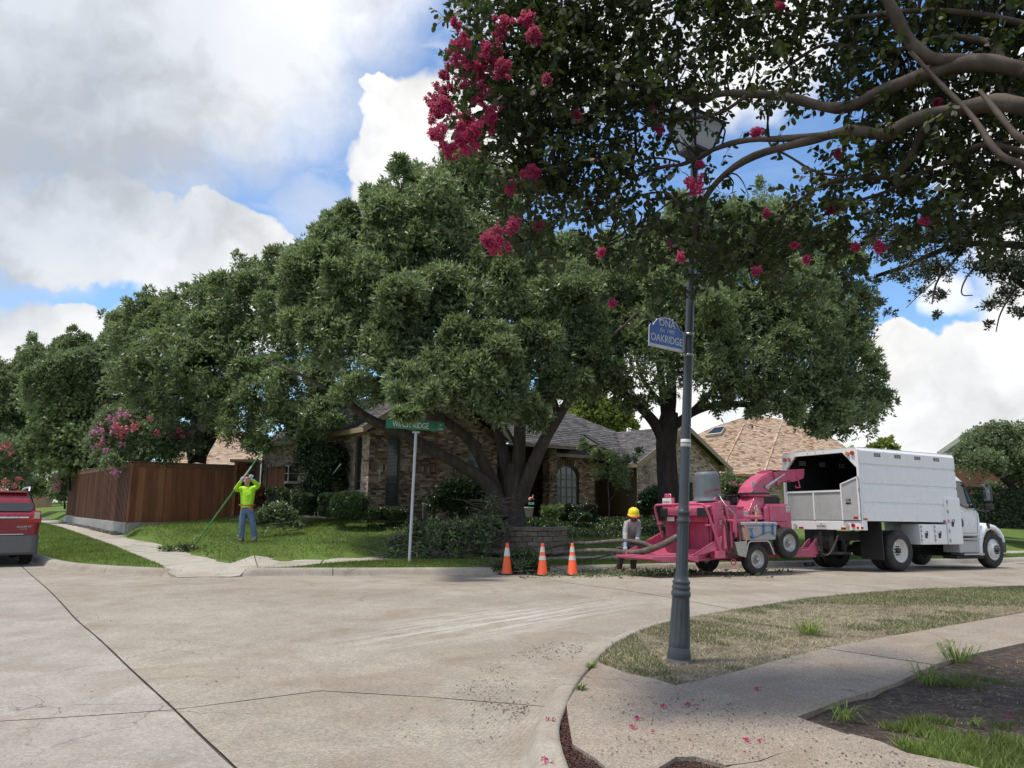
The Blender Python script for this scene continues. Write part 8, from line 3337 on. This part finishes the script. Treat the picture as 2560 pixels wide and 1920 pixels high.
cloth('shirt', ['pelvis', 'belly', 'chest', 'neckb', 'shl', 'ell', 'wrl', 'shr', 'elr', 'wrr'], [('pelvis', 'belly'), ('belly', 'chest'), ('chest', 'neckb'), ('chest', 'shl'), ('shl', 'ell'), ('ell', 'wrl'), ('chest', 'shr'), ('shr', 'elr'), ('elr', 'wrr')], j2,
      {'neckb': 1.05, 'chest': 1.2, 'belly': 1.2, 'wrl': 1.15, 'wrr': 1.15, 'pelvis': 1.15, 'shl': 1.15, 'shr': 1.15}, GREYS, m2)
fa, fb = Vector(j2['al'][0]), Vector(j2['ar'][0])
za, zb = h_road(fa.x, fa.y), h_road(fb.x, fb.y)
cloth('trousers', ['hl', 'kl', 'al', 'hr', 'kr', 'ar'], [('w', 'hl'), ('hl', 'kl'), ('kl', 'al'), ('al', 'cl'), ('w', 'hr'), ('hr', 'kr'), ('kr', 'ar'), ('ar', 'cr')], j2, {'kl': 1.2, 'kr': 1.2, 'al': 1.35, 'ar': 1.35}, DTROUS, m2,
      {'w': (tuple(J8(640, 900, BY + .42)), .14), 'cl': ((fa.x, fa.y, za + .09), .085), 'cr': ((fb.x, fb.y, zb + .09), .085)})
for p, z in ((fa, za), (fb, zb)):
    b = MB()
    p = Vector((p.x, p.y, z))
    b.tube([p + Vector((0, .09, .045)), p + Vector((0, .02, .06)), p + Vector((0, -.08, .045)), p + Vector((0.02, -.16, .03))], [.045, .052, .046, .035], 10)
    b.build('boot', LEATH, m2)
hc2 = J8(698, 405, BY - .24)
head_bits(m2, hc2, (0.02, -.85, -.48), (0, -.48, .85))
b = MB()
hr_ = Matrix.Rotation(R(14), 3, 'X')
hc = J8(698, 345, BY - .22)
b.lathe([(.150, -.055), (.138, -.045), (.134, .0), (.122, .06), (.09, .10), (.045, .12), (.001, .125)], 24, hc, rot=hr_)
for k in (-1, 0, 1):
    b.tube([hc + hr_ @ Vector((k * .045, .12 * math.cos(t), -.005 + .128 * math.sin(t))) for t in np.linspace(.2, 2.9, 9)], .009, 6)
b.build('helmet', HAT, m2)
b = MB()
b.tube([hc + hr_ @ Vector((.146 * math.cos(a), .146 * math.sin(a), -.058)) for a in np.linspace(0, 6.283, 25)], .011, 6)
b.tube([hc + hr_ @ Vector((.14 * math.cos(a), -.02 + .17 * math.sin(a), -.066)) for a in np.linspace(3.5, 5.9, 9)], .013, 6)
b.build('helmet_brim', ORB, m2)
b = MB()
for s in (1, -1):
    b.tube([hc + Vector((s * .115, .0, -.05)), hc2 + Vector((s * .075, -.03, -.09)), hc2 + Vector((0, -.07, -.125))], .01, 6)
b.tube([hc2 + Vector((-.05, -.06, -.10)), hc2 + Vector((0, -.09, -.115)), hc2 + Vector((.05, -.06, -.10))], .03, 8)
b.build('beard_and_strap', HAIR, m2)
hnd = J8(520, 1110, BY - .42)
glove(m2, hnd, (1, .1, .1), (-.2, .3, 1), GLOVE, 1.15)
hnd2 = J8(775, 905, BY - .30)
glove(m2, hnd2, (1, 0, .1), (0, .3, 1), GLOVE, 1.1)
b = MB()
b.tube([j2['wrl'][0], Vector(j2['wrl'][0]).lerp(hnd, .9)], [.05, .042], 10)
b.tube([j2['wrr'][0], Vector(j2['wrr'][0]).lerp(hnd2, .9)], [.045, .04], 10)
b.build('glove_cuff', plain('blue_cuff', (.20, .25, .42), .8), m2)

LICH = M('lichened_bark')
_c = LICH.ramp(LICH.noise(9, 6, 0.7), [(0.35, (0.065, 0.055, 0.045)), (0.55, (0.12, 0.105, 0.085)), (0.70, (0.21, 0.20, 0.165)), (.8, (.34, .34, .29))])
LICH.color(_c).set(rough=.95).bump(LICH.noise(24, 6, .7), .9, .02)
LICH = LICH.m


def J5(x, y, Y):
    return D(1100 + x / 3.19, 960 + y / 3.19, Y)


def log(lab, pts, r, twigs=0):
    t = thing('cut_limb', lab, 'branch', group=None)
    q = smooth_line(pts, 2)
    b = MB()
    n = len(q)
    b.tube(q, [r[0] + (r[1] - r[0]) * i / (n - 1) + random.uniform(-.004, .004) for i in range(n)], 9)
    b.build('bark', LICH, t)
    if twigs:
        b = MB()
        for _ in range(twigs):
            i = random.randint(n // 2, n - 1)
            p = q[i]
            e_ = p + Vector((random.uniform(-1.1, .1), random.uniform(-.4, .4), random.uniform(-.1, .45)))
            limb(b, p, e_, .014, .003, wig=.25, n=5, k=6)
        b.build('twig', LICH, t)
    return t


log('thick cut limb running from the gloved hand up into the chipper mouth', [J5(1890, 1220, 17.6), J5(1780, 1280, 17.4), J5(1650, 1330, 17.5), J5(1520, 1350, 17.8), J5(1440, 1345, 17.95)], (.078, .068))
log('long lower limb trailing left from the hand past the cones', [J5(1520, 1362, 17.85), J5(1400, 1328, 17.95), J5(1200, 1328, 18.3), J5(1000, 1342, 18.7), J5(870, 1350, 19.0), J5(700, 1345, 19.2), J5(520, 1335, 19.4), J5(380, 1345, 19.5)], (.062, .035), 14)
log('upper mossy limb lying level behind the gloved hand', [J5(1690, 1302, 17.75), J5(1600, 1262, 17.9), J5(1480, 1248, 18.1), J5(1350, 1255, 18.3), J5(1200, 1272, 18.6), J5(1060, 1265, 18.9), J5(930, 1290, 19.1), J5(820, 1322, 19.3), J5(680, 1372, 19.4)], (.060, .028), 16)
log('short grey limb wedged between the two long limbs', [J5(1700, 1305, 17.8), J5(1600, 1292, 17.95), J5(1500, 1296, 18.1), J5(1410, 1312, 18.2)], (.045, .04))
log('dark thin limb sloping down to the grass under the others', [J5(1470, 1335, 18.0), J5(1380, 1352, 18.3), J5(1290, 1378, 18.6), J5(1180, 1394, 19.0), J5(1090, 1396, 19.2)], (.035, .02))
log('slim upright shoot rising in an arc above the cut limbs', [J5(1060, 1262, 18.9), J5(1050, 1180, 18.9), J5(1070, 1110, 18.9), J5(1130, 1050, 18.8), J5(1210, 1000, 18.7)], (.014, .006))


def brush(name, lab, lob, Y, n, tw, tmat=LICH, L=.13, W=.045, ground=None):
    t = thing(name, lab, 'brush pile')
    lo = lobes_px(lob, Y)
    crown('foliage', lo, n, 5, L, W, BRUSHL, t, 1.1, 0, .1, ground)
    b = MB()
    for _ in range(tw):
        c, r, k = random.choice(lo)
        p = Vector(c) + Vector((random.uniform(-1, 1) * r[0], random.uniform(-1, 1) * r[1] * .7, random.uniform(-.7, .4) * r[2]))
        e_ = p + Vector((random.uniform(-.9, .9), random.uniform(-.3, .3), random.uniform(-.2, .35)))
        limb(b, p, e_, .014, .004, wig=.25, n=5, k=6)
    b.build('twigs', tmat, t)['kind'] = 'stuff'
    return t


brush('brush_pile', 'wide heap of leafy cut branches behind the sign post', [(1000, 1365, 32, 0), (1040, 1345, 42, 0), (1090, 1345, 48, 0), (1140, 1345, 50, 0), (1185, 1330, 40, 0), (1222, 1292, 26, .2, .6), (1225, 1258, 20, .2, .5), (990, 1390, 20, -.3), (1060, 1385, 26, -.3), (1120, 1385, 30, -.3), (1190, 1370, 38, -.2), (1235, 1335, 34, 0), (1265, 1330, 20, 0, .6)], 19.6, 1250, 330)
brush('brush_pile', 'leafy cut branch tips lying over the kerb between the first two cones', [(1290, 1402, 22, 0), (1320, 1400, 24, 0), (1340, 1412, 22, -.2), (1300, 1420, 18, -.3), (1240, 1420, 12, -.3, .6), (1360, 1425, 10, -.4, .5), (1270, 1400, 18, 0)], 18.4, 900, 30, L=.12)
brush('brush_pile', 'low heap of cut foliage on the lawn right of the man in yellow', [(665, 1295, 26, 0), (695, 1290, 32, 0), (725, 1302, 24, 0), (650, 1305, 18, -.2), (745, 1315, 10, -.2, .5)], 22.2, 1500, 30, L=.12)
b = MB()
t = thing('cut_branch', 'small leafy cut branch on the pavement at the foot of the green pole', 'branch')
c = GH(465, 1378, h_lot)
lo = [((c.x, c.y, c.z + .05), (.32, .2, .08), 1), ((c.x - .5, c.y - .1, c.z + .04), (.25, .12, .05), .5)]
crown('foliage', lo, 130, 5, .11, .045, BRUSHL, t, 1.1, 0, .1)
for _ in range(9):
    limb(b, c + Vector((random.uniform(-.3, .3), 0, .05)), c + Vector((random.uniform(-1.1, .5), random.uniform(-.3, .5), random.uniform(.03, .15))), .008, .003, n=5, k=6)
b.build('twig', LICH, t)
P = scatter([(p.x, p.y) for p in (G(1440, 1424, -.1), G(1700, 1417, -.1), G(1760, 1438, -.08), G(1640, 1446, -.06), G(1450, 1445, -.06))], 420, lambda x, y: h_road(x, y) + .02)
P2 = scatter([(p.x, p.y) for p in (G(1290, 1430, -.1), G(2000, 1424, -.1), G(1950, 1452, -.05), G(1300, 1450, -.06))], 160, lambda x, y: h_road(x, y) + .012)
P3 = scatter([(p.x, p.y) for p in _le[2:9]] + [(0, 21), (-6, 23)], 60, lambda x, y: h_lot(x, y) + .03)
P = np.concatenate([P, P2, P3])
stuff(cards('leaf_litter', sprays(P, unit(rng.normal(size=(len(P), 3)) + np.array([0, 0, .8])), 4, .10, .04, 1.2), BRUSHL))
b = MB()
for _ in range(60):
    x = random.uniform(1180, 1900)
    p = G(x, random.uniform(1424, 1442), -.08) + Vector((0, 0, .02))
    a = random.uniform(0, 6.28)
    L = random.uniform(.2, .9)
    limb(b, p, p + Vector((math.cos(a) * L, math.sin(a) * L * .5, random.uniform(0, .14))), .007, .002, wig=.3, n=4, k=5)
b.build('fallen_twigs', LICH)['kind'] = 'stuff'

pt = thing('flower_pot', 'pale bucket shaped pot on the ground by the entry', 'pot')
p = D(1320, 1293, 25.5)
b = MB()
b.lathe([(.13, 0), (.15, .02), (.185, .30), (.195, .31), (.195, .34), (.18, .34), (.17, .28), (.001, .27)], 24, p)
b.build('pot', plain('pale_pot', (.52, .47, .42), .6), pt)
fg = thing('garden_ornament', 'small pink winged ornament on a teal box in the dark entry', 'ornament')
p = D(1328, 1258, 25.6)
b = MB()
b.box(p.x - .10, p.y - .05, p.z - .05, p.x + .10, p.y + .05, p.z + .04)
b.build('box', plain('teal_box', (.22, .50, .42), .6), fg)
b = MB()
b.tube([p + Vector((-.08, -.02, .10)), p + Vector((-.02, -.02, .17)), p + Vector((.05, -.02, .17)), p + Vector((.07, -.02, .28))], [.05, .05, .03, .02], 8)
b.tube([p + Vector((.02, -.02, .17)), p + Vector((.11, -.02, .12))], [.03, .01], 8)
b.build('figure', plain('pink_figure', (.62, .28, .24), .6), fg)
gs = thing('garden_stake', 'thin garden stake with a pale cup head in front of the brick wall', 'stake')
p = D(1057, 1298, 24.2)
b = MB()
b.cyl(p, p + UP * .48, .008, n=6)
b.build('rod', GALV, gs)
b = MB()
b.lathe([(.01, 0), (.04, .03), (.045, .07)], 12, p + UP * .45)
b.build('cup', PAPER, gs)
fp = thing('lamp_post', 'far thin black lamp post beyond the red car', 'street lamp')
b = MB()
b.cyl(D(60, 1238, 50), D(67, 1120, 50), .07, n=8)
b.build('post', BLACKP, fp)
b = MB()
b.lathe([(.1, 0), (.22, .5), (.02, .75)], 8, D(67, 1120, 50))
b.build('lantern', BLACKP, fp)

cm_t = thing('crepe_myrtle', 'overhanging crepe myrtle with smooth twisting limbs, dark leaves and magenta blossom', 'tree')


def J1_(x, y, Y):
    return D(1040 + x / 1.455, y / 1.455, Y)


def limbpath(pts, r0, r1, mb):
    q = [J1_(*p) for p in pts]
    q = smooth_line([p + (Vector((random.uniform(-1, 1), random.uniform(-1, 1), random.uniform(-1, 1))) * .035 if 0 < i < len(q) - 1 else Vector()) for i, p in enumerate(q)], 2)
    r0, r1 = r0 * .88, r1 * .9
    n = len(q)
    rad = []
    for i in range(n):
        t = i / (n - 1)
        rad.append((r0 + (r1 - r0) * t) * (1 + .10 * math.sin(i * 1.1 + r0 * 90)))
    mb.tube(q, rad, 12)
    return q


paths = [
    ([(3100, 700, 4.3), (2700, 420, 4.3), (2212, 240, 4.4), (2000, 240, 4.5), (1900, 270, 4.6), (1800, 295, 4.7), (1650, 350, 4.8), (1560, 385, 4.8), (1450, 400, 4.9), (1340, 345, 5.0), (1200, 350, 5.1), (1100, 355, 5.2), (1000, 370, 5.3), (900, 330, 5.4), (780, 300, 5.5), (640, 260, 5.5)], .075, .012),
    ([(3100, 760, 4.2), (2700, 520, 4.2), (2212, 370, 4.3), (2100, 370, 4.4), (1900, 410, 4.5), (1800, 440, 4.6), (1700, 490, 4.7), (1600, 480, 4.8), (1500, 490, 4.85), (1380, 535, 4.95), (1200, 590, 5.1), (1080, 680, 5.2), (1010, 800, 5.3), (1010, 880, 5.4), (960, 910, 5.4)], .078, .010),
    ([(1500, 490, 4.85), (1350, 510, 5.0), (1200, 520, 5.1), (1050, 565, 5.25), (960, 590, 5.35), (880, 620, 5.4), (760, 650, 5.5), (600, 660, 5.5)], .030, .008),
    ([(1620, -60, 4.5), (1680, 0, 4.5), (1760, 70, 4.5), (1800, 150, 4.5), (1860, 190, 4.5), (1950, 220, 4.5), (2050, 235, 4.5), (2212, 260, 4.4)], .040, .052),
    ([(2130, 240, 4.5), (2110, 180, 4.6), (2040, 145, 4.7), (1940, 150, 4.8), (1850, 160, 4.9), (1750, 180, 5.0), (1600, 160, 5.1), (1500, 165, 5.2), (1400, 210, 5.3), (1330, 260, 5.4)], .036, .010),
    ([(2400, 160, 4.6), (2212, 80, 4.7), (2050, 45, 4.8), (1850, 45, 4.9), (1650, 62, 5.0), (1450, 72, 5.1), (1360, 62, 5.2), (1180, 30, 5.3)], .034, .008),
    ([(2500, 780, 4.0), (2212, 600, 4.1), (2110, 560, 4.2), (2030, 440, 4.3), (1900, 280, 4.45), (1800, 190, 4.5)], .030, .014),
    ([(2500, 660, 3.9), (2212, 520, 4.0), (2120, 430, 4.1), (2050, 330, 4.2)], .030, .014),
    ([(2250, 560, 4.4), (2060, 520, 4.6), (1980, 570, 4.7), (1900, 600, 4.8), (1800, 650, 4.9), (1700, 700, 5.0), (1560, 740, 5.1), (1470, 790, 5.2)], .024, .008),
    ([(1900, 410, 4.5), (1840, 470, 4.7), (1790, 570, 4.8), (1760, 620, 4.9), (1640, 650, 5.0), (1520, 650, 5.1), (1430, 690, 5.2), (1370, 740, 5.25), (1330, 790, 5.3), (1230, 870, 5.4), (1210, 950, 5.4)], .028, .006),
    ([(1560, 640, 5.05), (1450, 610, 5.1), (1350, 570, 5.2), (1290, 520, 5.3), (1280, 400, 5.35), (1310, 330, 5.4)], .013, .007),
    ([(1200, 350, 5.1), (1120, 400, 5.2), (1000, 430, 5.3), (880, 440, 5.4), (760, 500, 5.5), (640, 500, 5.5), (520, 470, 5.6)], .018, .006),
    ([(900, 330, 5.4), (800, 380, 5.5), (700, 400, 5.5), (560, 380, 5.6), (430, 330, 5.6), (330, 250, 5.6)], .013, .005),
    ([(780, 300, 5.5), (700, 200, 5.5), (560, 140, 5.5), (420, 110, 5.5)], .012, .005),
    ([(960, 590, 5.35), (860, 560, 5.4), (760, 590, 5.4), (640, 560, 5.5), (520, 600, 5.5), (430, 640, 5.5)], .010, .005),
    ([(1010, 800, 5.3), (930, 720, 5.35), (860, 680, 5.4), (800, 700, 5.5), (640, 760, 5.5), (480, 830, 5.6), (380, 880, 5.6)], .012, .005),
    ([(1080, 680, 5.2), (980, 700, 5.3), (900, 760, 5.4), (760, 860, 5.5), (680, 900, 5.5)], .010, .004),
    ([(1600, 160, 5.1), (1560, 60, 5.1), (1500, 0, 5.1), (1480, -80, 5.1)], .013, .008), ([(1340, 345, 5.0), (1380, 260, 5.1), (1330, 180, 5.2), (1240, 110, 5.3), (1120, 60, 5.4)], .014, .006),
    ([(1700, 700, 5.0), (1640, 820, 5.1), (1560, 900, 5.2), (1500, 980, 5.3)], .010, .004), ([(1330, 790, 5.3), (1400, 860, 5.3), (1440, 960, 5.4)], .008, .004)]
b = MB()
allq = []
for pts, r0, r1 in paths:
    allq.append(limbpath(pts, r0, r1, b))
b.build('limb', SMOOTHB, cm_t)
b = MB()
base = Vector((7.2, 4.6, .05))
for tgt in (allq[0][0], allq[1][0]):
    b.tube(smooth_line([base + Vector((0, 0, -.1)), base + Vector((-.1, .05, .6)), base.lerp(tgt, .6) + Vector((.4, 0, .2)), tgt], 2), .10, 12)
for tgt in (allq[6][0], allq[7][0], allq[5][0]):
    b.tube(smooth_line([base + Vector((.1, -.1, -.1)), base + Vector((.2, -.1, .9)), tgt], 2), .06, 10)
b.build('trunk', SMOOTHB, cm_t)
dens = [(1300, 80, 170, 1.5), (1450, 60, 160, 1.4), (1250, 220, 120, 1.5), (1400, 220, 160, 1.6), (1200, 330, 80, 1.1), (1330, 360, 120, 1.5), (1480, 330, 130, 1.4), (1350, 480, 80, .9), (1450, 480, 110, 1.1), (1560, 470, 110, 1.0), (1600, 130, 160, 1.2), (1620, 260, 120, 1.1),
        (1750, 100, 150, .8), (1750, 230, 100, .5), (1900, 120, 150, .75), (2080, 120, 140, .9), (2250, 100, 150, 1.1), (2450, 80, 150, 1.1), (1560, 600, 90, .8), (1680, 570, 90, .75), (1740, 270, 60, .55), (1640, 680, 70, .5), (1800, 560, 100, .75), (1850, 660, 90, .7), (1960, 600, 100, 1.2),
        (2000, 700, 70, .55), (2080, 520, 90, 1.1), (2100, 620, 70, .9), (2150, 430, 100, 1.2), (2250, 350, 110, 1.3), (2350, 430, 110, 1.3), (2450, 350, 120, 1.3), (2500, 480, 110, 1.2), (2280, 230, 100, 1.1), (2450, 200, 120, 1.1), (1850, 440, 60, .35), (1950, 330, 50, .2),
        (1700, 390, 60, .4), (1180, 70, 60, .8), (1250, 590, 40, .6), (1330, 590, 60, .9), (1980, 230, 80, .5), (1150, 190, 60, .8), (1270, 450, 60, .6), (1760, 640, 70, .6), (1720, 700, 60, .4), (1900, 730, 40, .5), (1570, 720, 50, .4), (2300, 540, 90, 1.0), (2450, 560, 80, .7),
        (1500, -140, 230, 1.0), (1900, -160, 260, 1.0), (2300, -150, 260, 1.0), (2720, 100, 260, 1.0), (2760, 400, 260, 1.0), (1200, -80, 100, .8), (2200, 260, 90, .8), (2150, -420, 330, .9), (2700, -380, 360, .9), (1600, -380, 250, .6)]  # unseen leaf masses above the frame, thickened to shade the limbs
wts = np.array([d[2] ** 2 * d[3] for d in dens])
pick = rng.choice(len(dens), 5600, p=wts / wts.sum())
tw = MB()
Lq = []
for i in pick:
    x, y, r, _ = dens[i]
    a, rr = random.uniform(0, 6.283), r * math.sqrt(random.random())
    if y + rr * math.sin(a) > 740 and 1560 < x + rr * math.cos(a) < 1760:
        continue
    Y = random.gauss(5.5, .36)
    Y = min(6.35, max(4.75, Y))
    if x > 2100:
        Y -= .25
    p = D(x + rr * math.cos(a), y + rr * math.sin(a), Y)
    L = random.uniform(.14, .30)
    d = Vector((random.gauss(-.35, .6), random.gauss(.15, .6), random.gauss(-.05, .55)))
    d.normalize()
    q = p + d * L
    mid = p.lerp(q, .5) + Vector((0, 0, .02))
    tw.tube([p, mid, q], [.0026, .002, .0012], 3, cap=False)
    nl = random.randint(8, 13)
    dd = np.array(d)
    for k in range(nl):
        t = (k + .5) / nl
        c = np.array(p.lerp(q, t))
        sd = rng.normal(size=3)
        sd -= dd * sd.dot(dd)
        sd /= np.linalg.norm(sd)
        ld = sd * .85 + dd * .45 + np.array((0, 0, -.25))
        ld /= np.linalg.norm(ld)
        Lq.append((c, ld, rng.uniform(.044, .068)))
C_ = np.array([l[0] for l in Lq])
Dd = np.array([l[1] for l in Lq])
Ls = np.array([l[2] for l in Lq])
nr = unit(np.array((0, 0, 1.0)) + rng.normal(size=C_.shape) * .6)
side_ = unit(np.cross(Dd, nr))
n2 = unit(np.cross(side_, Dd))
prof_ = [(0, 0), (.22, .30), (.52, .36), (.82, .24), (1.0, 0), (.82, -.24), (.52, -.36), (.22, -.30)]
pts_ = [C_ + Dd * (Ls * a)[:, None] + side_ * (Ls * w * .85)[:, None] - n2 * (Ls * (.18 * a * a + .25 * abs(w)))[:, None] for a, w in prof_]
cards('foliage', np.stack(pts_, 1), CREPEL, cm_t)
tips = [Vector(q) for path in allq for q in path[2:]]
ta = np.array([tuple(q) for q in tips])
for i in rng.choice(len(dens), 620, p=wts / wts.sum()):
    x, y, r, _ = dens[i]
    a, rr = random.uniform(0, 6.283), r * math.sqrt(random.random())
    p = D(x + rr * math.cos(a), y + rr * math.sin(a), random.uniform(4.6, 5.6))
    k = int(((ta - np.array(p)) ** 2).sum(1).argmin())
    if (tips[k] - p).length < 1.3:
        limb(tw, tips[k], p, .0085, .0022, wig=.42, n=5, k=8)
o = tw.build('twigs', BARKD, cm_t)
o['kind'] = 'stuff'
bl = [(1253, 65, 30), (1143, 113, 30), (1164, 165, 42), (1200, 170, 30), (1239, 151, 36), (1105, 237, 32), (1098, 285, 30), (1205, 240, 24), (1225, 295, 30), (1167, 302, 25), (1095, 337, 30), (1129, 364, 32), (1170, 357, 27), (1329, 443, 28), (1243, 605, 34), (1220, 598, 22), (1280, 563, 20), (1504, 632, 13),
      (1734, 464, 24), (1751, 412, 11), (1645, 320, 12), (1445, 285, 16), (1631, 275, 10), (1480, 392, 8), (1311, 48, 20), (1335, 90, 22), (1366, 196, 9), (1892, 330, 15), (2098, 385, 16), (2078, 526, 18), (2195, 619, 20), (1916, 533, 10), (1679, 608, 8), (2016, 649, 9), (1892, 677, 8), (1531, 759, 8), (2311, 553, 10),
      (1951, 14, 10), (2346, 254, 11), (1985, 615, 8), (1703, 643, 8), (1260, 175, 24), (1140, 60, 12), (1108, 190, 12), (1080, 255, 14), (1115, 262, 22), (1150, 330, 20), (1190, 330, 18), (1276, 470, 12), (1215, 120, 16), (2140, 620, 9), (1345, 565, 9)]
for x, y, r in bl:
    if r < 21 and x > 1400:
        r *= random.uniform(.45, .85)
    Y = 4.85 + random.uniform(-.2, .2) if r > 15 else random.uniform(4.6, 5.3)
    c = np.array(D(x, y, Y))
    rr = r * Y / F_PX * 1.3
    n = int(70 + 12 * r)
    kn_n = max(4, int(r * .7))
    kc = unit(rng.normal(size=(kn_n, 3))) * rng.uniform(.25, 1.0, (kn_n, 1)) * rr * np.array((.9, .8, 1.05))
    idx = rng.integers(0, kn_n, n)
    off = rng.normal(size=(n, 3)) * .0095
    P = c + kc[idx] + off
    cards('blossom', sprays(P, unit(rng.normal(size=(n, 3))), 4, .014, .012, 1.2), PINKF, cm_t)

wt = [(2023, 1585, 'clump of coarse green grass in the middle of the dry verge', .30, 90, .15), (2395, 1655, 'tall wiry weed tuft where the pavement meets the soil', .34, 80, .13), (2320, 1710, 'low spreading weed tuft left of the tall one on the soil edge', .26, 80, .13),
      (2112, 1800, 'thin pale weed sprouting from the dark soil by the pavement corner', .20, 40, .13), (1452, 1725, 'small weed growing in the crack between kerb and pavement', .07, 50, .15), (1478, 1668, 'weed tuft in the kerb crack at the verge corner', .08, 50, .15), (2440, 1815, 'bright green seedling on the dark soil', .09, 30, .13)]
for x, y, lab, hgt, n, z in wt:
    p = G(x, y, z)
    q = []
    for _ in range(n):
        a = random.uniform(0, 6.283)
        d = Vector((math.cos(a), math.sin(a), 0))
        L = hgt * random.uniform(.35, .95)
        p0 = p + d * random.uniform(0, hgt * .35)
        sd = Vector((-d.y, d.x, 0)) * .0035
        p1 = p0 + d * L * .35 + UP * L * .55
        p2 = p0 + d * L * 1.15 + UP * L * random.uniform(.1, .8)
        q.append([p0 - sd, p0 + sd, p1 + sd, p1 - sd])
        q.append([p1 - sd, p1 + sd, p2 + sd * .1, p2 - sd * .1])
    t = cards('weed_tuft', np.array([[tuple(v) for v in f] for f in q]), GREEN)
    tag(t, lab, 'weed')
fb_ = [(1656, 1766, 'leftmost of the upper pair of fallen pink blossoms'), (1720, 1759, 'right one of the upper pair of fallen pink blossoms'), (1596, 1796, 'fallen pink blossom left of the pavement centre'), (1580, 1818, 'larger fallen pink blossom lowest at the left of the pavement'), (1892, 1722, 'lone fallen pink blossom near the verge corner'), (1868, 1849, 'fallen pink blossom near the lower slab joint'), (1900, 1853, 'tiny fallen petal beside the lower slab joint'), (1377, 1799, 'fallen pink blossom lying on the kerb'), (1364, 1900, 'fallen pink blossom low on the kerb near the dark corner'), (1630, 1829, 'tiny dark fallen petal on the pavement'), (2525, 1790, 'fallen pink blossom on the soil at the right edge')]
for x, y, lab in fb_:
    p = G(x, y, .165)
    n = 9 if 'tiny' not in lab else 4
    P = np.array(p)[None] + rng.normal(size=(n, 3)) * np.array((.012, .012, .003))
    t = cards('fallen_blossom', sprays(P, unit(rng.normal(size=(n, 3)) * .6 + np.array([0, 0, 1])), 3, .014, .012, 1), PINKF)
    tag(t, lab, 'blossom', 'fallen blossoms on the near pavement')
HUSK = plain('seed_husk', (.075, .030, .024), .9, var=.4)
def specks(name, px, n, z, mat, s=(.004, .012), keep=None):
    poly = [(p.x, p.y) for p in (G(a, c, z) for a, c in px)]
    P = scatter(poly, n, lambda x, y: z + .004, keep)
    a = rng.uniform(0, 6.28, n)
    L = rng.uniform(s[0], s[1], n)
    dx = np.stack([np.cos(a) * L, np.sin(a) * L, np.zeros(n)], 1)
    dy = np.stack([-np.sin(a) * L * .5, np.cos(a) * L * .5, np.zeros(n)], 1)
    up3 = np.array([0, 0, 1.0]) * L[:, None] * .5
    q = np.concatenate([np.stack([P - dx, P - dy + up3 * .6, P + dx + up3 * .2, P + dy + up3], 1)])
    stuff(cards(name, q, mat))
specks('seed_litter', [(1450, 1740), (1700, 1740), (2000, 1790), (2100, 1840), (1850, 1910), (1500, 1890)], 330, .155, HUSK)
specks('seed_litter', [(1850, 1915), (2120, 1845), (2400, 1915), (2450, 1990), (1700, 2000)], 160, .165, HUSK)
specks('husk_drift', [(1400, 1790), (1425, 1790), (1440, 1870), (1530, 1930), (1380, 1930)], 1500, .13, HUSK, (.005, .013))
specks('husk_drift', [(1690, 1893), (1740, 1895), (1820, 1918), (2130, 1842), (2140, 1850), (1840, 1932), (1640, 1935)], 1300, .125, HUSK, (.005, .012))
specks('bark_crumbs', [(1130, 1700), (1320, 1620), (1400, 1600), (1470, 1610), (1330, 1760), (1260, 1920), (1140, 1925), (1180, 1800)], 420, .0, HUSK, (.004, .014), lambda Q: rng.random(len(Q)) < np.clip(.25 + wavy(Q, 1.6, 3), 0, 1))
specks('road_crumbs', [(1000, 1800), (1300, 1640), (1300, 1700), (1240, 1900), (950, 1920)], 200, .0, HUSK, (.004, .012), lambda Q: rng.random(len(Q)) < np.clip(.15 + wavy(Q, 2.2, 8), 0, 1))
specks('road_crumbs', [(0, 1480), (700, 1480), (1200, 1700), (800, 1920), (0, 1920)], 160, .0, HUSK, (.004, .014), lambda Q: rng.random(len(Q)) < np.clip(.1 + wavy(Q, 1.3, 1), 0, 1))
specks('soil_litter', [(2000, 1795), (2350, 1660), (2700, 1600), (2800, 2000), (2420, 1920), (2150, 1845)], 2600, .118, plain('pink_brown_litter', (.24, .13, .10), .9, var=.5), (.003, .009))
